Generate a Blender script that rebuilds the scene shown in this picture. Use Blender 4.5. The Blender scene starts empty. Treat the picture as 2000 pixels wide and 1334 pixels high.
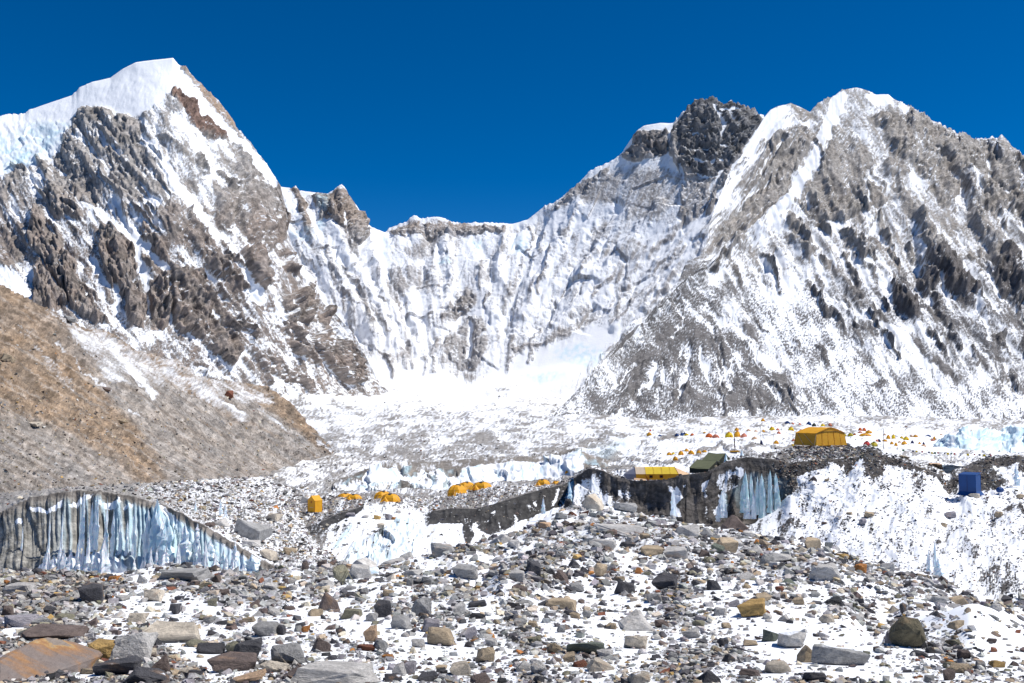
import bpy, bmesh, math, random
import numpy as np
from mathutils import Vector, Matrix

# ------------------------------------------------------------------ camera, sky, sun, exposure
SC = bpy.context.scene
COL = SC.collection
FPX, CX, CY, HOR = 1963.0, 1000.0, 667.0, 800.0
PITCH = math.atan((HOR - CY) / FPX)
SP, CP = math.sin(PITCH), math.cos(PITCH)
cam_d = bpy.data.cameras.new("camera")
cam_d.sensor_width = 36.0
cam_d.lens = 36.0 * FPX / 2000.0
cam_d.clip_start, cam_d.clip_end = 0.1, 20000.0
cam = bpy.data.objects.new("camera", cam_d)
COL.objects.link(cam)
cam.location = (0, 0, 0)
cam.rotation_euler = (math.pi / 2 + PITCH, 0, 0)
SC.camera = cam

SUN_EL, SUN_AZ = math.radians(57), math.radians(88)      # azimuth clockwise from the view direction (+Y)
world = bpy.data.worlds.new("World")
SC.world = world
world.use_nodes = True
wn, wl = world.node_tree.nodes, world.node_tree.links
wn.clear()
sky = wn.new("ShaderNodeTexSky")
sky.sky_type = 'NISHITA'
sky.sun_disc = False
sky.sun_elevation = SUN_EL
sky.sun_rotation = SUN_AZ
sky.altitude = 5300
sky.air_density = 1.0
sky.dust_density = 0.0
sky.ozone_density = 3.0
hs = wn.new("ShaderNodeHueSaturation")
hs.inputs['Hue'].default_value = 0.503
hs.inputs['Saturation'].default_value = 1.40
hs.inputs['Value'].default_value = 1.0
bg = wn.new("ShaderNodeBackground")
bg.inputs['Strength'].default_value = 0.095
wo = wn.new("ShaderNodeOutputWorld")
wl.new(sky.outputs[0], hs.inputs['Color'])
wl.new(hs.outputs[0], bg.inputs['Color'])
wl.new(bg.outputs[0], wo.inputs['Surface'])

sun_d = bpy.data.lights.new("sun", 'SUN')
sun_d.energy = 4.6
sun_d.angle = math.radians(0.53)
sun_d.color = (1.0, 0.96, 0.91)
sun = bpy.data.objects.new("sun", sun_d)
COL.objects.link(sun)
sdir = Vector((math.cos(SUN_EL) * math.sin(SUN_AZ), math.cos(SUN_EL) * math.cos(SUN_AZ), math.sin(SUN_EL)))
sun.rotation_euler = sdir.to_track_quat('Z', 'Y').to_euler()
sun.location = sdir * 100

SC.view_settings.view_transform = 'Standard'
SC.view_settings.look = 'None'
SC.view_settings.exposure = 0.24
SC.view_settings.gamma = 1.0
SC.view_settings.use_curve_mapping = False
SC.cycles.max_bounces = 4
SC.cycles.diffuse_bounces = 2
SC.cycles.glossy_bounces = 2
SC.cycles.transmission_bounces = 2
SC.cycles.use_denoising = True

# ------------------------------------------------------------------ noise
rng = np.random.default_rng(7)
random.seed(7)
_ang = np.linspace(0, 2 * np.pi, 256, endpoint=False)
_GX, _GY = np.cos(_ang), np.sin(_ang)


def _hash(ix, iy, seed):
    with np.errstate(over='ignore'):
        h = ix.astype(np.uint32) * np.uint32(374761393) + iy.astype(np.uint32) * np.uint32(668265263) + np.uint32((seed * 2246822519 + 3266489917) & 0xffffffff)
        h = (h ^ (h >> np.uint32(13))) * np.uint32(1274126177)
        h = h ^ (h >> np.uint32(16))
        h = h * np.uint32(2654435769)
    return h >> np.uint32(24)


def perlin(x, y, seed=0):
    x0, y0 = np.floor(x), np.floor(y)
    fx, fy = x - x0, y - y0
    ix, iy = x0.astype(np.int64), y0.astype(np.int64)
    u, v = fx * fx * fx * (fx * (fx * 6 - 15) + 10), fy * fy * fy * (fy * (fy * 6 - 15) + 10)

    def g(dx, dy):
        h = _hash(ix + dx, iy + dy, seed)
        return _GX[h] * (fx - dx) + _GY[h] * (fy - dy)
    a = g(0, 0) * (1 - u) + g(1, 0) * u
    b = g(0, 1) * (1 - u) + g(1, 1) * u
    return (a * (1 - v) + b * v) * 1.5          # about -1..1


def fbm(x, y, octv=4, seed=0, gain=0.5, lac=2.03):
    s, a, t = 0.0, 1.0, 0.0
    for i in range(octv):
        s = s + a * perlin(x, y, seed + i * 17)
        t += a
        a *= gain
        x, y = x * lac + 3.7, y * lac - 1.3
    return s / t


def ridged(x, y, octv=4, seed=0, gain=0.5, lac=2.1):
    s, a, t = 0.0, 1.0, 0.0
    w = 1.0
    for i in range(octv):
        n = (1 - np.abs(perlin(x, y, seed + i * 31))) ** 2
        s = s + a * n * w
        w = np.clip(n * 1.6, 0, 1)
        t += a
        a *= gain
        x, y = x * lac + 5.1, y * lac + 2.2
    return s / t


def facets(x, y, seed=0, tilt=0.9):
    """Angular blocks: every cell of a jittered grid is a small tilted plane."""
    x0, y0 = np.floor(x), np.floor(y)
    ix, iy = x0.astype(np.int64), y0.astype(np.int64)
    best = np.full(x.shape, 9e9)
    h = np.zeros(x.shape)
    for dx in (-1, 0, 1):
        for dy in (-1, 0, 1):
            r1 = _hash(ix + dx, iy + dy, seed) / 255.0
            r2 = _hash(ix + dx, iy + dy, seed + 1) / 255.0
            r3 = _hash(ix + dx, iy + dy, seed + 2) / 255.0
            r4 = _hash(ix + dx, iy + dy, seed + 3) / 255.0
            px, py = x0 + dx + r1, y0 + dy + r2
            ddx, ddy = x - px, y - py
            d = ddx * ddx + ddy * ddy
            m = d < best
            best = np.where(m, d, best)
            h = np.where(m, r3 - 0.5 + tilt * ((r4 - 0.5) * 2 * ddx + (r1 - 0.5) * 2 * ddy), h)
    return h


def sstep(e0, e1, x):
    t = np.clip((x - e0) / (e1 - e0), 0, 1)
    return t * t * (3 - 2 * t)


# ------------------------------------------------------------------ photograph bearings -> places
def unproj(X, Y, D):
    """The place seen at bearing (X, Y) that lies D metres ahead of the viewpoint."""
    xc, yc = (np.asarray(X, float) - CX) / FPX, (CY - np.asarray(Y, float)) / FPX
    t = D / (CP - yc * SP)
    return np.stack([xc * t, np.broadcast_to(D, np.shape(t)) * 1.0, (SP + yc * CP) * t], -1)


def proj(p):
    f = p[..., 1] * CP + p[..., 2] * SP
    u = -p[..., 1] * SP + p[..., 2] * CP
    return CX + FPX * p[..., 0] / f, CY - FPX * u / f


def seg_min(X, Y, pts, closed):
    """Distance to a polyline, and inside-ness for a polygon, for flat arrays."""
    best = np.full(X.shape, 1e9)
    inside = np.zeros(X.shape, bool)
    n = len(pts)
    for i in range(n if closed else n - 1):
        ax, ay = pts[i]
        bx, by = pts[(i + 1) % n]
        dx, dy = bx - ax, by - ay
        L = dx * dx + dy * dy + 1e-9
        t = np.clip(((X - ax) * dx + (Y - ay) * dy) / L, 0, 1)
        best = np.minimum(best, np.hypot(X - ax - t * dx, Y - ay - t * dy))
        if closed and dy != 0:
            c = ((ay > Y) != (by > Y)) & (X < dx * (Y - ay) / dy + ax)
            inside ^= c
    return best, inside


def paint_w(X, Y, pts, feather, closed=True, width=0.0):
    """Weight 0..1 of a soft polygon (closed) or stroke."""
    w = np.zeros(X.shape)
    xs, ys = [p[0] for p in pts], [p[1] for p in pts]
    m = feather + width
    sel = (X > min(xs) - m) & (X < max(xs) + m) & (Y > min(ys) - m) & (Y < max(ys) + m)
    if not sel.any():
        return w
    d, ins = seg_min(X[sel], Y[sel], pts, closed)
    if closed:
        sd = np.where(ins, d, -d)
        w[sel] = sstep(-feather, feather, sd)
    else:
        w[sel] = 1 - sstep(max(width - feather, 0), width + feather, d)
    return w


def paint(f, X, Y, pts, val, feather=6, closed=True, width=0.0):
    w = paint_w(X, Y, pts, feather, closed, width)
    return f + (val - f) * w


# ------------------------------------------------------------------ terrain sheets
class Sheet:
    """A grid of places. rows: polylines (X, Y, distance) from the near foot to the far crest, seg: steps between rows."""

    def __init__(s, rows, x0, x1, nu, segs, jag=None):
        xs = np.linspace(x0, x1, nu)
        ys, ld = [], []
        for r in rows:
            a = np.array(r, float)
            ys.append(np.interp(xs, a[:, 0], a[:, 1]))
            l_ = np.interp(xs, a[:, 0], np.log(a[:, 2]))
            kw = max(int(14 / ((x1 - x0) / (nu - 1))), 0)      # distances run smoothly from side to side
            if kw:
                for _ in range(2):
                    l_ = np.convolve(np.pad(l_, kw, mode='edge'), np.ones(2 * kw + 1) / (2 * kw + 1), 'valid')
            ld.append(l_)
        for xa, xb, am in (jag or ()):                     # broken rock teeth on parts of the skyline
            jm = sstep(xa - 6, xa + 6, xs) * sstep(xb + 6, xb - 6, xs)
            ys[-1] = ys[-1] + jm * am * (1.2 * fbm(xs / 9, xs * 0 + 3.3, 4, 5) - 0.9 * np.abs(fbm(xs / 4.5, xs * 0, 2, 6)))
        kk = max(int(34 / ((x1 - x0) / (nu - 1))), 1)      # crest teeth fade out quickly below the skyline
        sm = [np.convolve(np.pad(np.convolve(np.pad(y_, kk, mode='edge'), np.ones(2 * kk + 1) / (2 * kk + 1), 'valid'), kk, mode='edge'), np.ones(2 * kk + 1) / (2 * kk + 1), 'valid') for y_ in ys]
        Y, D = [], []
        for k, n in enumerate(segs):
            for i in range(n):
                t = i / n
                Y.append(ys[k] * (1 - t) + sm[k + 1] * t + (ys[k + 1] - sm[k + 1]) * t ** 18 if k == len(segs) - 1 and n > 90 else ys[k] * (1 - t) + ys[k + 1] * t)
                D.append(ld[k] * (1 - t) + ld[k + 1] * t)
        Y.append(ys[-1])
        D.append(ld[-1])
        s.rowv = np.cumsum([0] + list(segs))
        s.Y, s.D = np.array(Y), np.exp(np.array(D))
        s.X = np.broadcast_to(xs, s.Y.shape).copy()
        s.P = unproj(s.X, s.Y, s.D)
        s.nv, s.nu = s.Y.shape
        s.px = s.D / FPX                      # metres per photograph pixel
        s.rock = np.zeros(s.Y.shape)
        s.ice = np.zeros(s.Y.shape)
        s.tone = np.zeros(s.Y.shape + (3,))
        s.V = np.broadcast_to(np.arange(s.nv)[:, None], s.Y.shape)

    def normals(s):
        a = np.gradient(s.P, axis=1)
        b = np.gradient(s.P, axis=0)
        n = np.cross(a, b)
        n /= np.linalg.norm(n, axis=-1, keepdims=True) + 1e-12
        return n

    def smooth_v(s, k=3):
        for _ in range(k):
            P = s.P
            P[1:-1] = 0.5 * P[1:-1] + 0.25 * (P[2:] + P[:-2])

    def push(s, amp_px, n=None):
        if n is None:
            n = s.normals()
        s.P = s.P + n * (amp_px * s.px)[..., None]

    def warp(s, amp, size, seed):
        return (s.X + amp * fbm(s.X / size, s.Y / size, 4, seed), s.Y + amp * fbm(s.X / size, s.Y / size, 4, seed + 50))

    def build(s, name, mat, back=None, smooth=True, kind='structure', cut=None):
        """back: list of (distance factor, height drop in metres) rows that close the far side."""
        P, rock, ice, tone = s.P, s.rock, s.ice, s.tone
        if back:
            ex = []
            for f, dz in back:
                q = P[-1].copy()
                q[:, 0] *= f
                q[:, 1] *= f
                q[:, 2] -= dz
                ex.append(q)
            P = np.concatenate([P, np.array(ex)])
            pad = lambda a: np.concatenate([a] + [a[-1:]] * len(ex))
            rock, ice, tone = pad(rock), pad(ice), pad(tone)
        nv, nu = P.shape[:2]
        idx = np.arange(nv * nu).reshape(nv, nu)
        quads = np.stack([idx[:-1, :-1], idx[:-1, 1:], idx[1:, 1:], idx[1:, :-1]], -1).reshape(-1, 4)
        o = mesh_from(name, P.reshape(-1, 3), quads, mat, smooth)
        me = o.data
        a = me.attributes.new('rock', 'FLOAT', 'POINT')
        a.data.foreach_set('value', np.clip(rock, 0, 1.5).astype(np.float32).ravel())
        a = me.attributes.new('ice', 'FLOAT', 'POINT')
        a.data.foreach_set('value', np.clip(ice, 0, 1).astype(np.float32).ravel())
        a = me.attributes.new('tone', 'FLOAT_COLOR', 'POINT')
        c4 = np.ones(tone.shape[:2] + (4,), np.float32)
        c4[..., :3] = tone
        a.data.foreach_set('color', c4.ravel())
        if kind:
            o['kind'] = kind
        s.obj = o
        return o

    def at(s, X, Y, vmin=0, vmax=None):
        """Grid index of the surface point seen nearest to bearing (X, Y)."""
        px, py = proj(s.P[vmin:vmax])
        i = np.argmin((px - X) ** 2 + (py - Y) ** 2)
        return np.unravel_index(i, px.shape)[0] + vmin, np.unravel_index(i, px.shape)[1]

    def place(s, X, Y, vmin=0, vmax=None):
        j, i = s.at(X, Y, vmin, vmax)
        return Vector(s.P[j, i])


def mesh_from(name, verts, faces, mat, smooth=True, parent=None):
    me = bpy.data.meshes.new(name)
    verts = np.asarray(verts, np.float32)
    faces = np.asarray(faces, np.int32)
    k = faces.shape[1]
    me.vertices.add(len(verts))
    me.vertices.foreach_set('co', verts.ravel())
    me.loops.add(faces.size)
    me.loops.foreach_set('vertex_index', faces.ravel())
    me.polygons.add(len(faces))
    me.polygons.foreach_set('loop_start', np.arange(0, faces.size, k, dtype=np.int32))
    me.polygons.foreach_set('loop_total', np.full(len(faces), k, np.int32))
    me.polygons.foreach_set('use_smooth', np.full(len(faces), smooth, bool))
    me.update(calc_edges=True)
    me.validate(verbose=False)
    if mat:
        me.materials.append(mat)
    o = bpy.data.objects.new(name, me)
    COL.objects.link(o)
    if parent:
        o.parent = parent
    return o


# ------------------------------------------------------------------ materials
def nmat(name):
    m = bpy.data.materials.new(name)
    m.use_nodes = True
    nt = m.node_tree
    b = nt.nodes['Principled BSDF']
    return m, nt, b


def N(nt, t, **kw):
    n = nt.nodes.new(t)
    for k, v in kw.items():
        if k.startswith('i_'):
            n.inputs[k[2:].replace('_', ' ')].default_value = v
        else:
            setattr(n, k, v)
    return n


def mixcol(nt, fac, a, b, mode='MIX'):
    m = N(nt, 'ShaderNodeMix', data_type='RGBA', blend_type=mode)
    for sock, v in ((m.inputs[0], fac), (m.inputs[6], a), (m.inputs[7], b)):
        if hasattr(v, 'is_linked'):
            nt.links.new(v, sock)
        elif isinstance(v, (int, float)):
            sock.default_value = v
        else:
            sock.default_value = tuple(v) + ((1,) if len(v) == 3 else ())
    return m.outputs[2]


def math_n(nt, op, a, b=None, c=None, clamp=False):
    m = N(nt, 'ShaderNodeMath', operation=op, use_clamp=clamp)
    for i, v in enumerate((a, b, c)):
        if v is None:
            continue
        if hasattr(v, 'is_linked'):
            nt.links.new(v, m.inputs[i])
        else:
            m.inputs[i].default_value = v
    return m.outputs[0]


def attr(nt, name):
    return N(nt, 'ShaderNodeAttribute', attribute_name=name)


SNOW = (0.86, 0.88, 0.91)


def terrain_mat(name, size, edge=0.5, bump=0.6, rock_rough=0.9, soft=0.12):
    """size: metres of the finest grain. Snow, bare ground and ice by the 'rock', 'tone' and 'ice' attributes, edges broken by noise."""
    m, nt, b = nmat(name)
    L = nt.links
    pos = N(nt, 'ShaderNodeNewGeometry').outputs['Position']
    n1 = N(nt, 'ShaderNodeTexNoise', i_Scale=1.0 / size, i_Detail=3.0, i_Roughness=0.6)
    n2 = N(nt, 'ShaderNodeTexNoise', i_Scale=0.22 / size, i_Detail=4.0, i_Roughness=0.6)
    L.new(pos, n1.inputs['Vector'])
    L.new(pos, n2.inputs['Vector'])
    r = attr(nt, 'rock').outputs['Fac']
    f = math_n(nt, 'MULTIPLY_ADD', math_n(nt, 'SUBTRACT', n1.outputs['Fac'], 0.5), edge * 2, r)
    mr = N(nt, 'ShaderNodeMapRange', interpolation_type='SMOOTHSTEP')
    mr.inputs[1].default_value, mr.inputs[2].default_value = 0.5 - soft, 0.5 + soft
    L.new(f, mr.inputs[0])
    fac = mr.outputs[0]
    tone = attr(nt, 'tone').outputs['Color']
    v = N(nt, 'ShaderNodeMapRange')
    v.inputs[1].default_value, v.inputs[2].default_value, v.inputs[3].default_value, v.inputs[4].default_value = 0.3, 0.7, 0.62, 1.42
    L.new(n2.outputs['Fac'], v.inputs[0])
    rk = N(nt, 'ShaderNodeVectorMath', operation='SCALE')
    L.new(tone, rk.inputs[0])
    L.new(v.outputs[0], rk.inputs['Scale'])
    col = mixcol(nt, fac, SNOW, rk.outputs[0])
    icef = attr(nt, 'ice').outputs['Fac']
    icec = mixcol(nt, n2.outputs['Fac'], (0.34, 0.62, 0.74), (0.72, 0.84, 0.90))
    col = mixcol(nt, icef, col, icec)
    L.new(col, b.inputs['Base Color'])
    rough = math_n(nt, 'MULTIPLY_ADD', icef, -0.5, rock_rough)
    L.new(rough, b.inputs['Roughness'])
    b.inputs['Specular IOR Level'].default_value = 0.25
    bp = N(nt, 'ShaderNodeBump', i_Strength=bump, i_Distance=size * 1.2)
    hh = math_n(nt, 'MULTIPLY', math_n(nt, 'ADD', n1.outputs['Fac'], n2.outputs['Fac']), math_n(nt, 'MULTIPLY_ADD', fac, 0.85, 0.15))
    L.new(hh, bp.inputs['Height'])
    L.new(bp.outputs[0], b.inputs['Normal'])
    return m


def tones(s, base, alt, size, seed, w=None):
    """Mineral colour: two rock colours mixed by broad noise."""
    k = np.clip(0.5 + 0.9 * fbm(s.X / size, s.Y / size, 4, seed), 0, 1)[..., None]
    return np.array(base) * (1 - k) + np.array(alt) * k
# ------------------------------------------------------------------ mountains
GREY, BROWN, DARK, TAN = (0.30, 0.285, 0.27), (0.25, 0.195, 0.162), (0.11, 0.10, 0.10), (0.36, 0.27, 0.19)


def slope_ribs(s, lean, sizes, amps, seed, mask=1.0):
    """Ribs and gullies that run down the fall line; lean = sideways run per unit of fall."""
    u = s.X - (s.Y - 500) * lean
    w = 14 * fbm(s.X / 90, s.Y / 90, 3, seed + 9)
    h = 0
    for i, (sz, am) in enumerate(zip(sizes, amps)):
        h = h + am * (ridged((u + w) / sz, (s.Y + w) / (sz * 3.2), 2, seed + 100 * i) - 0.5)
    return h * mask


def crags(s, size, amp, seed, mask=1.0):
    wx_, wy_ = s.X + 0.25 * size * fbm(s.X / size, s.Y / size, 3, seed + 3), s.Y + 0.25 * size * fbm(s.X / size, s.Y / size, 3, seed + 4)
    a = facets(wx_ / (size * 0.75), wy_ / (size * 1.15), seed) * 0.75 + facets(wx_ / (size * 0.33), wy_ / (size * 0.45), seed + 40) * 0.40
    return amp * (a + 0.35 * (ridged(s.X / size, s.Y / size, 3, seed) - 0.45)) * mask


def ribs_and_chutes(s, cov, h, lean, n, seed, box, wx, wy, rock=(0.6, 0.95), share=0.65, allow=None):
    """Narrow rock ribs and snow chutes that run down the face."""
    r = np.random.default_rng(seed)
    x0, y0, x1, y1 = box
    for q in range(n):
        x, y = r.uniform(x0, x1), r.uniform(y0, y1)
        i = int(np.clip(np.searchsorted(s.X[0], x), 0, s.nu - 1))
        j = int(np.argmin(np.abs(s.Y[:, i] - y)))
        if abs(s.Y[j, i] - y) > 6 or (allow is not None and allow[j, i] < r.uniform(0, 1)):
            continue
        k = lean[j, i] if hasattr(lean, 'shape') else lean
        L, w = r.uniform(18, 95), r.uniform(1.2, 4.5)
        m = 4
        pts, px, py = [], x, y
        for t in range(m):
            pts.append((px, py))
            dy = L / m * r.uniform(0.7, 1.2)
            px += (k + r.normal(0, 0.28)) * dy
            py += dy
        up = r.uniform(0, 1) < share
        ww = paint_w(wx, wy, pts, w * 0.9 + 1.5, closed=False, width=w)
        cov = cov + ((r.uniform(*rock) if up else r.uniform(0.05, 0.2)) - cov) * ww * r.uniform(0.6, 1.0)
        h = h + ww * (w * 1.3 + 1) * (1 if up else -0.8)
    return cov, h


def paint_all(s, base, polys, wx, wy):
    f = np.full(s.X.shape, float(base)) if np.isscalar(base) else base
    for p in polys:
        pts, val = p[0], p[1]
        fe = p[2] if len(p) > 2 else 6
        if len(p) > 3:
            f = paint(f, wx, wy, pts, val, fe, closed=False, width=p[3])
        else:
            f = paint(f, wx, wy, pts, val, fe)
    return f


def finish_cover(s, cov, speck, seed, slope_k=0.9, jag=0.22, lean=0.0, sx=13.0, sy=42.0, strata=0.0):
    """Break the painted cover up: snow keeps to the flatter facets and lies in streaks down the slope."""
    n = s.normals()
    nz = n[..., 2]
    sm = nz.copy()
    for _ in range(6):
        sm[1:-1] = (sm[2:] + sm[:-2] + 2 * sm[1:-1]) / 4
        sm[:, 1:-1] = (sm[:, 2:] + sm[:, :-2] + 2 * sm[:, 1:-1]) / 4
    steep = np.clip(sm - nz, -0.35, 0.35)
    u = s.X - s.Y * lean
    st = 0.95 * fbm(u / sx, s.Y / sy, 4, seed) + 0.75 * fbm(s.X / speck, s.Y / speck, 4, seed + 5) + 0.6 * fbm(s.X / 48, s.Y / 40, 3, seed + 9)
    rz = sstep(0.55, 0.85, cov)
    ledge = 0 if not strata else fbm(s.X / 10 + 0.3 * s.Y / 10, (s.Y + 0.25 * s.X) / 3.2, 3, seed + 13)
    st = st + rz * (0.40 * ledge + 0.45 * fbm(s.X / 3.5, s.Y / 3.5, 2, seed + 15) + 0.5 * fbm(u / 5, s.Y / 16, 3, seed + 16))
    s.tone = s.tone * (1 + rz * 0.55 * facets(s.X / 9, s.Y / 8, seed + 17, 0.5) + rz * 0.35 * fbm(s.X / 24, s.Y / 24, 3, seed + 19) + rz * strata * np.sin((s.Y + 0.28 * s.X + 14 * fbm(s.X / 60, s.Y / 60, 3, seed + 21)) * 1.1))[..., None]
    slope_k = slope_k * (1 + 0.15 * rz)
    lim = sstep(0.0, 0.16, cov)                  # clean snowfields stay clean
    s.rock = np.clip(cov + (steep * slope_k + st * jag) * lim, 0, 1.2)


# ---- left peak
LP = Sheet([
    [(-80, 720, 1250), (0, 700, 1250), (250, 790, 1350), (450, 850, 1500), (740, 900, 1900), (830, 920, 1950)],
    [(-80, 500, 1560), (0, 500, 1560), (150, 480, 1560), (340, 440, 1590), (500, 520, 1640), (566, 610, 1720), (640, 690, 1800), (740, 800, 1960), (830, 890, 2000)],
    [(-80, 235, 1950), (-40, 232, 1960), (0, 226, 1970), (20, 222, 1980), (45, 224, 1980), (60, 214, 1985), (100, 200, 1990), (140, 186, 1995), (155, 172, 2000), (180, 160, 2000),
     (215, 152, 2005), (240, 134, 2010), (265, 122, 2010), (300, 117, 2010), (338, 113, 2010), (350, 128, 2010), (362, 130, 2010), (375, 148, 2005), (395, 165, 2005), (420, 190, 2000),
     (440, 215, 1995), (462, 250, 1990), (490, 278, 1985), (510, 305, 1980), (530, 335, 1970), (548, 362, 1960), (556, 400, 1950), (562, 440, 1930), (566, 480, 1900), (585, 535, 1880),
     (600, 552, 1870), (625, 590, 1880), (645, 600, 1885), (690, 650, 1900), (718, 700, 1950), (740, 745, 2000), (770, 790, 2020), (830, 860, 2050)],
], -80, 830, 540, [130, 160], [(-80, 60, 4), (140, 175, 3), (345, 560, 4)])
LP.smooth_v(12)
s = LP
wx, wy = s.warp(13, 46, 11)
wx2, wy2 = s.warp(6, 16, 14)
wx, wy = wx + wx2 - s.X, wy + wy2 - s.Y
SNOWFIELD = [(-80, 225), (60, 200), (140, 175), (240, 124), (338, 100), (352, 130), (335, 165), (318, 190), (290, 213), (262, 226), (220, 219), (180, 210), (163, 207), (140, 232), (100, 242), (40, 240), (-80, 245)]
left_polys = [
    ([(165, 207), (185, 213), (200, 222), (232, 222), (262, 232), (282, 268), (275, 300), (296, 345), (300, 372), (262, 352), (240, 330), (222, 350), (212, 310), (196, 262), (182, 232)], 0.85),
    ([(130, 260), (165, 208), (195, 240), (205, 300), (180, 300), (160, 262)], 0.8),
    ([(290, 262), (330, 300), (365, 350), (395, 410), (430, 470), (480, 520), (490, 570), (440, 550), (400, 510), (350, 475), (310, 430), (262, 395), (225, 345), (250, 320)], 0.74, 10),
    ([(440, 320), (490, 332), (520, 345), (548, 362), (557, 400), (562, 445), (548, 472), (520, 490), (495, 470), (460, 440), (425, 410), (415, 370), (420, 335)], 0.82, 8),
    ([(395, 400), (440, 420), (455, 450), (430, 460), (400, 440)], 0.75),
    ([(270, 330), (310, 330), (350, 360), (370, 400), (340, 395), (300, 370)], 0.66),
    ([(325, 160), (345, 162), (370, 193), (400, 222), (440, 252), (463, 274), (418, 273), (398, 262), (372, 240), (355, 216), (342, 190)], 1.05, 3),
    ([(262, 228), (290, 214), (318, 190), (330, 175), (345, 200), (330, 240), (310, 240), (285, 236)], 0.5),
    ([(352, 120), (375, 140), (395, 160), (420, 185), (440, 210), (462, 245), (478, 270), (464, 268), (440, 236), (418, 210), (395, 185), (370, 160), (350, 145)], 0.62, 4),
    ([(490, 272), (512, 300), (532, 332), (548, 360), (530, 352), (505, 318)], 0.6, 4),
    # brown lower cliffs
    ([(118, 268), (150, 262), (180, 300), (205, 360), (182, 400), (150, 428), (108, 425), (86, 385), (92, 320)], 0.80),
    ([(-40, 330), (40, 335), (70, 370), (40, 380), (-40, 370)], 0.7),
    ([(-80, 365), (0, 368), (20, 400), (50, 420), (62, 455), (40, 500), (10, 520), (-80, 500)], 0.66),
    ([(62, 408), (85, 410), (90, 450), (110, 470), (118, 540), (132, 600), (95, 606), (62, 600), (75, 520), (60, 460)], 0.98, 4),
    ([(100, 480), (130, 470), (148, 505), (158, 560), (185, 600), (215, 640), (160, 620), (135, 600), (122, 540)], 0.95, 4),
    ([(130, 420), (170, 430), (190, 470), (196, 540), (170, 560), (150, 500)], 0.55),
    ([(198, 452), (235, 440), (258, 470), (262, 510), (256, 560), (240, 585), (212, 562), (200, 520)], 1.0, 4),
    ([(245, 560), (275, 555), (285, 600), (280, 640), (255, 640)], 0.95, 4),
    ([(270, 440), (300, 460), (330, 500), (350, 530), (330, 545), (300, 530), (275, 490)], 0.85),
    ([(335, 525), (375, 520), (400, 545), (410, 600), (432, 622), (470, 650), (472, 690), (445, 712), (405, 680), (370, 650), (345, 640), (330, 590)], 0.98, 5),
    ([(292, 560), (325, 540), (330, 600), (320, 640), (296, 640)], 0.9, 4),
    ([(372, 450), (405, 455), (455, 495), (480, 520), (470, 545), (420, 535), (385, 500)], 0.72),
    ([(375, 545), (405, 560), (435, 600), (470, 620), (475, 655), (440, 640), (400, 600)], 0.9, 5),
    ([(410, 497), (446, 498), (450, 540), (420, 545)], 0.9, 4),
    ([(474, 488), (505, 480), (522, 530), (512, 572), (480, 560)], 0.92, 5),
    ([(440, 590), (470, 585), (505, 620), (490, 650), (460, 630)], 0.6),
    ([(578, 575), (603, 553), (613, 590), (608, 632), (584, 626)], 1.0, 4),
    ([(556, 618), (575, 610), (592, 650), (604, 700), (580, 690), (560, 650)], 0.95, 4),
    ([(618, 622), (640, 600), (650, 640), (640, 655)], 0.95, 4),
    ([(612, 650), (650, 640), (690, 670), (718, 705), (715, 742), (690, 748), (662, 728), (630, 700)], 0.82, 5),
    ([(498, 690), (540, 700), (580, 730), (625, 748), (604, 757), (560, 745), (515, 722)], 0.75, 5),
    ([(468, 640), (500, 650), (520, 690), (490, 695), (465, 680)], 0.5),
    # snow gullies
    ([(285, 275), (330, 330), (372, 390), (420, 450), (470, 510), (505, 580)], 0.10, 8, 9),
    ([(350, 235), (395, 300), (440, 350)], 0.22, 10, 16),
    ([(225, 560), (228, 610)], 0.05, 4, 6),
    ([(262, 440), (268, 500), (292, 560)], 0.06, 5, 7),
    ([(160, 400), (230, 440), (320, 520)], 0.12, 6, 7),
    ([(182, 510), (196, 575)], 0.06, 4, 8),
    ([(-80, 505), (20, 520), (60, 560), (62, 600), (-80, 640)], 0.05, 8),
    ([(350, 150), (385, 195), (430, 245), (470, 280), (510, 325), (536, 355)], 0.02, 4, 10),
    (SNOWFIELD, 0.0, 4),
    ([(-60, 226), (30, 222), (28, 240), (-60, 250)], 0.35, 8),
    ([(140, 187), (172, 163), (176, 167), (146, 192)], 0.6, 3),
    ([(-80, 248), (60, 240), (138, 234), (112, 290), (70, 322), (0, 345), (-80, 340)], 0.0, 5),
]
cov = paint_all(s, 0.47 + 0.14 * fbm(s.X / 60, s.Y / 60, 3, 13), left_polys, wx, wy)
clean = paint_w(wx, wy, SNOWFIELD, 8)
cov = cov * (1 - clean)
icef = paint_w(wx, wy, [(-80, 255), (30, 262), (62, 246), (132, 240), (120, 275), (70, 318), (0, 345), (-80, 340)], 10)
cov, h0 = ribs_and_chutes(s, cov, np.zeros(s.X.shape), 0.75, 70, 51, (20, 250, 480, 560), wx, wy)
cov, h0 = ribs_and_chutes(s, cov, h0, 0.75, 40, 52, (330, 480, 700, 740), wx, wy)
proud = sstep(0.58, 0.95, cov)
h = h0 + slope_ribs(s, 0.55, (84, 36, 14), (15, 7, 2.5), 21, 0.3 + 0.7 * sstep(0.1, 0.6, cov)) * (1 - 0.93 * clean)
low = sstep(360, 470, s.Y)
h += proud * (4 + 9 * low)
h += proud * slope_ribs(s, 0.12, (44, 17), (13, 6), 29, 0.3 + 0.9 * low)
h += crags(s, 36, 11, 31, proud * (0.5 + 0.7 * low)) + crags(s, 13, 5, 33, sstep(0.45, 0.9, cov) + 0.1) + crags(s, 6, 2.6, 34, sstep(0.45, 0.9, cov))
h += low * proud * 0.8 * np.abs(((s.Y + 0.25 * s.X + 14 * fbm(s.X / 50, s.Y / 50, 3, 44)) / 7.0) % 1.0 - 0.5)
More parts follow.
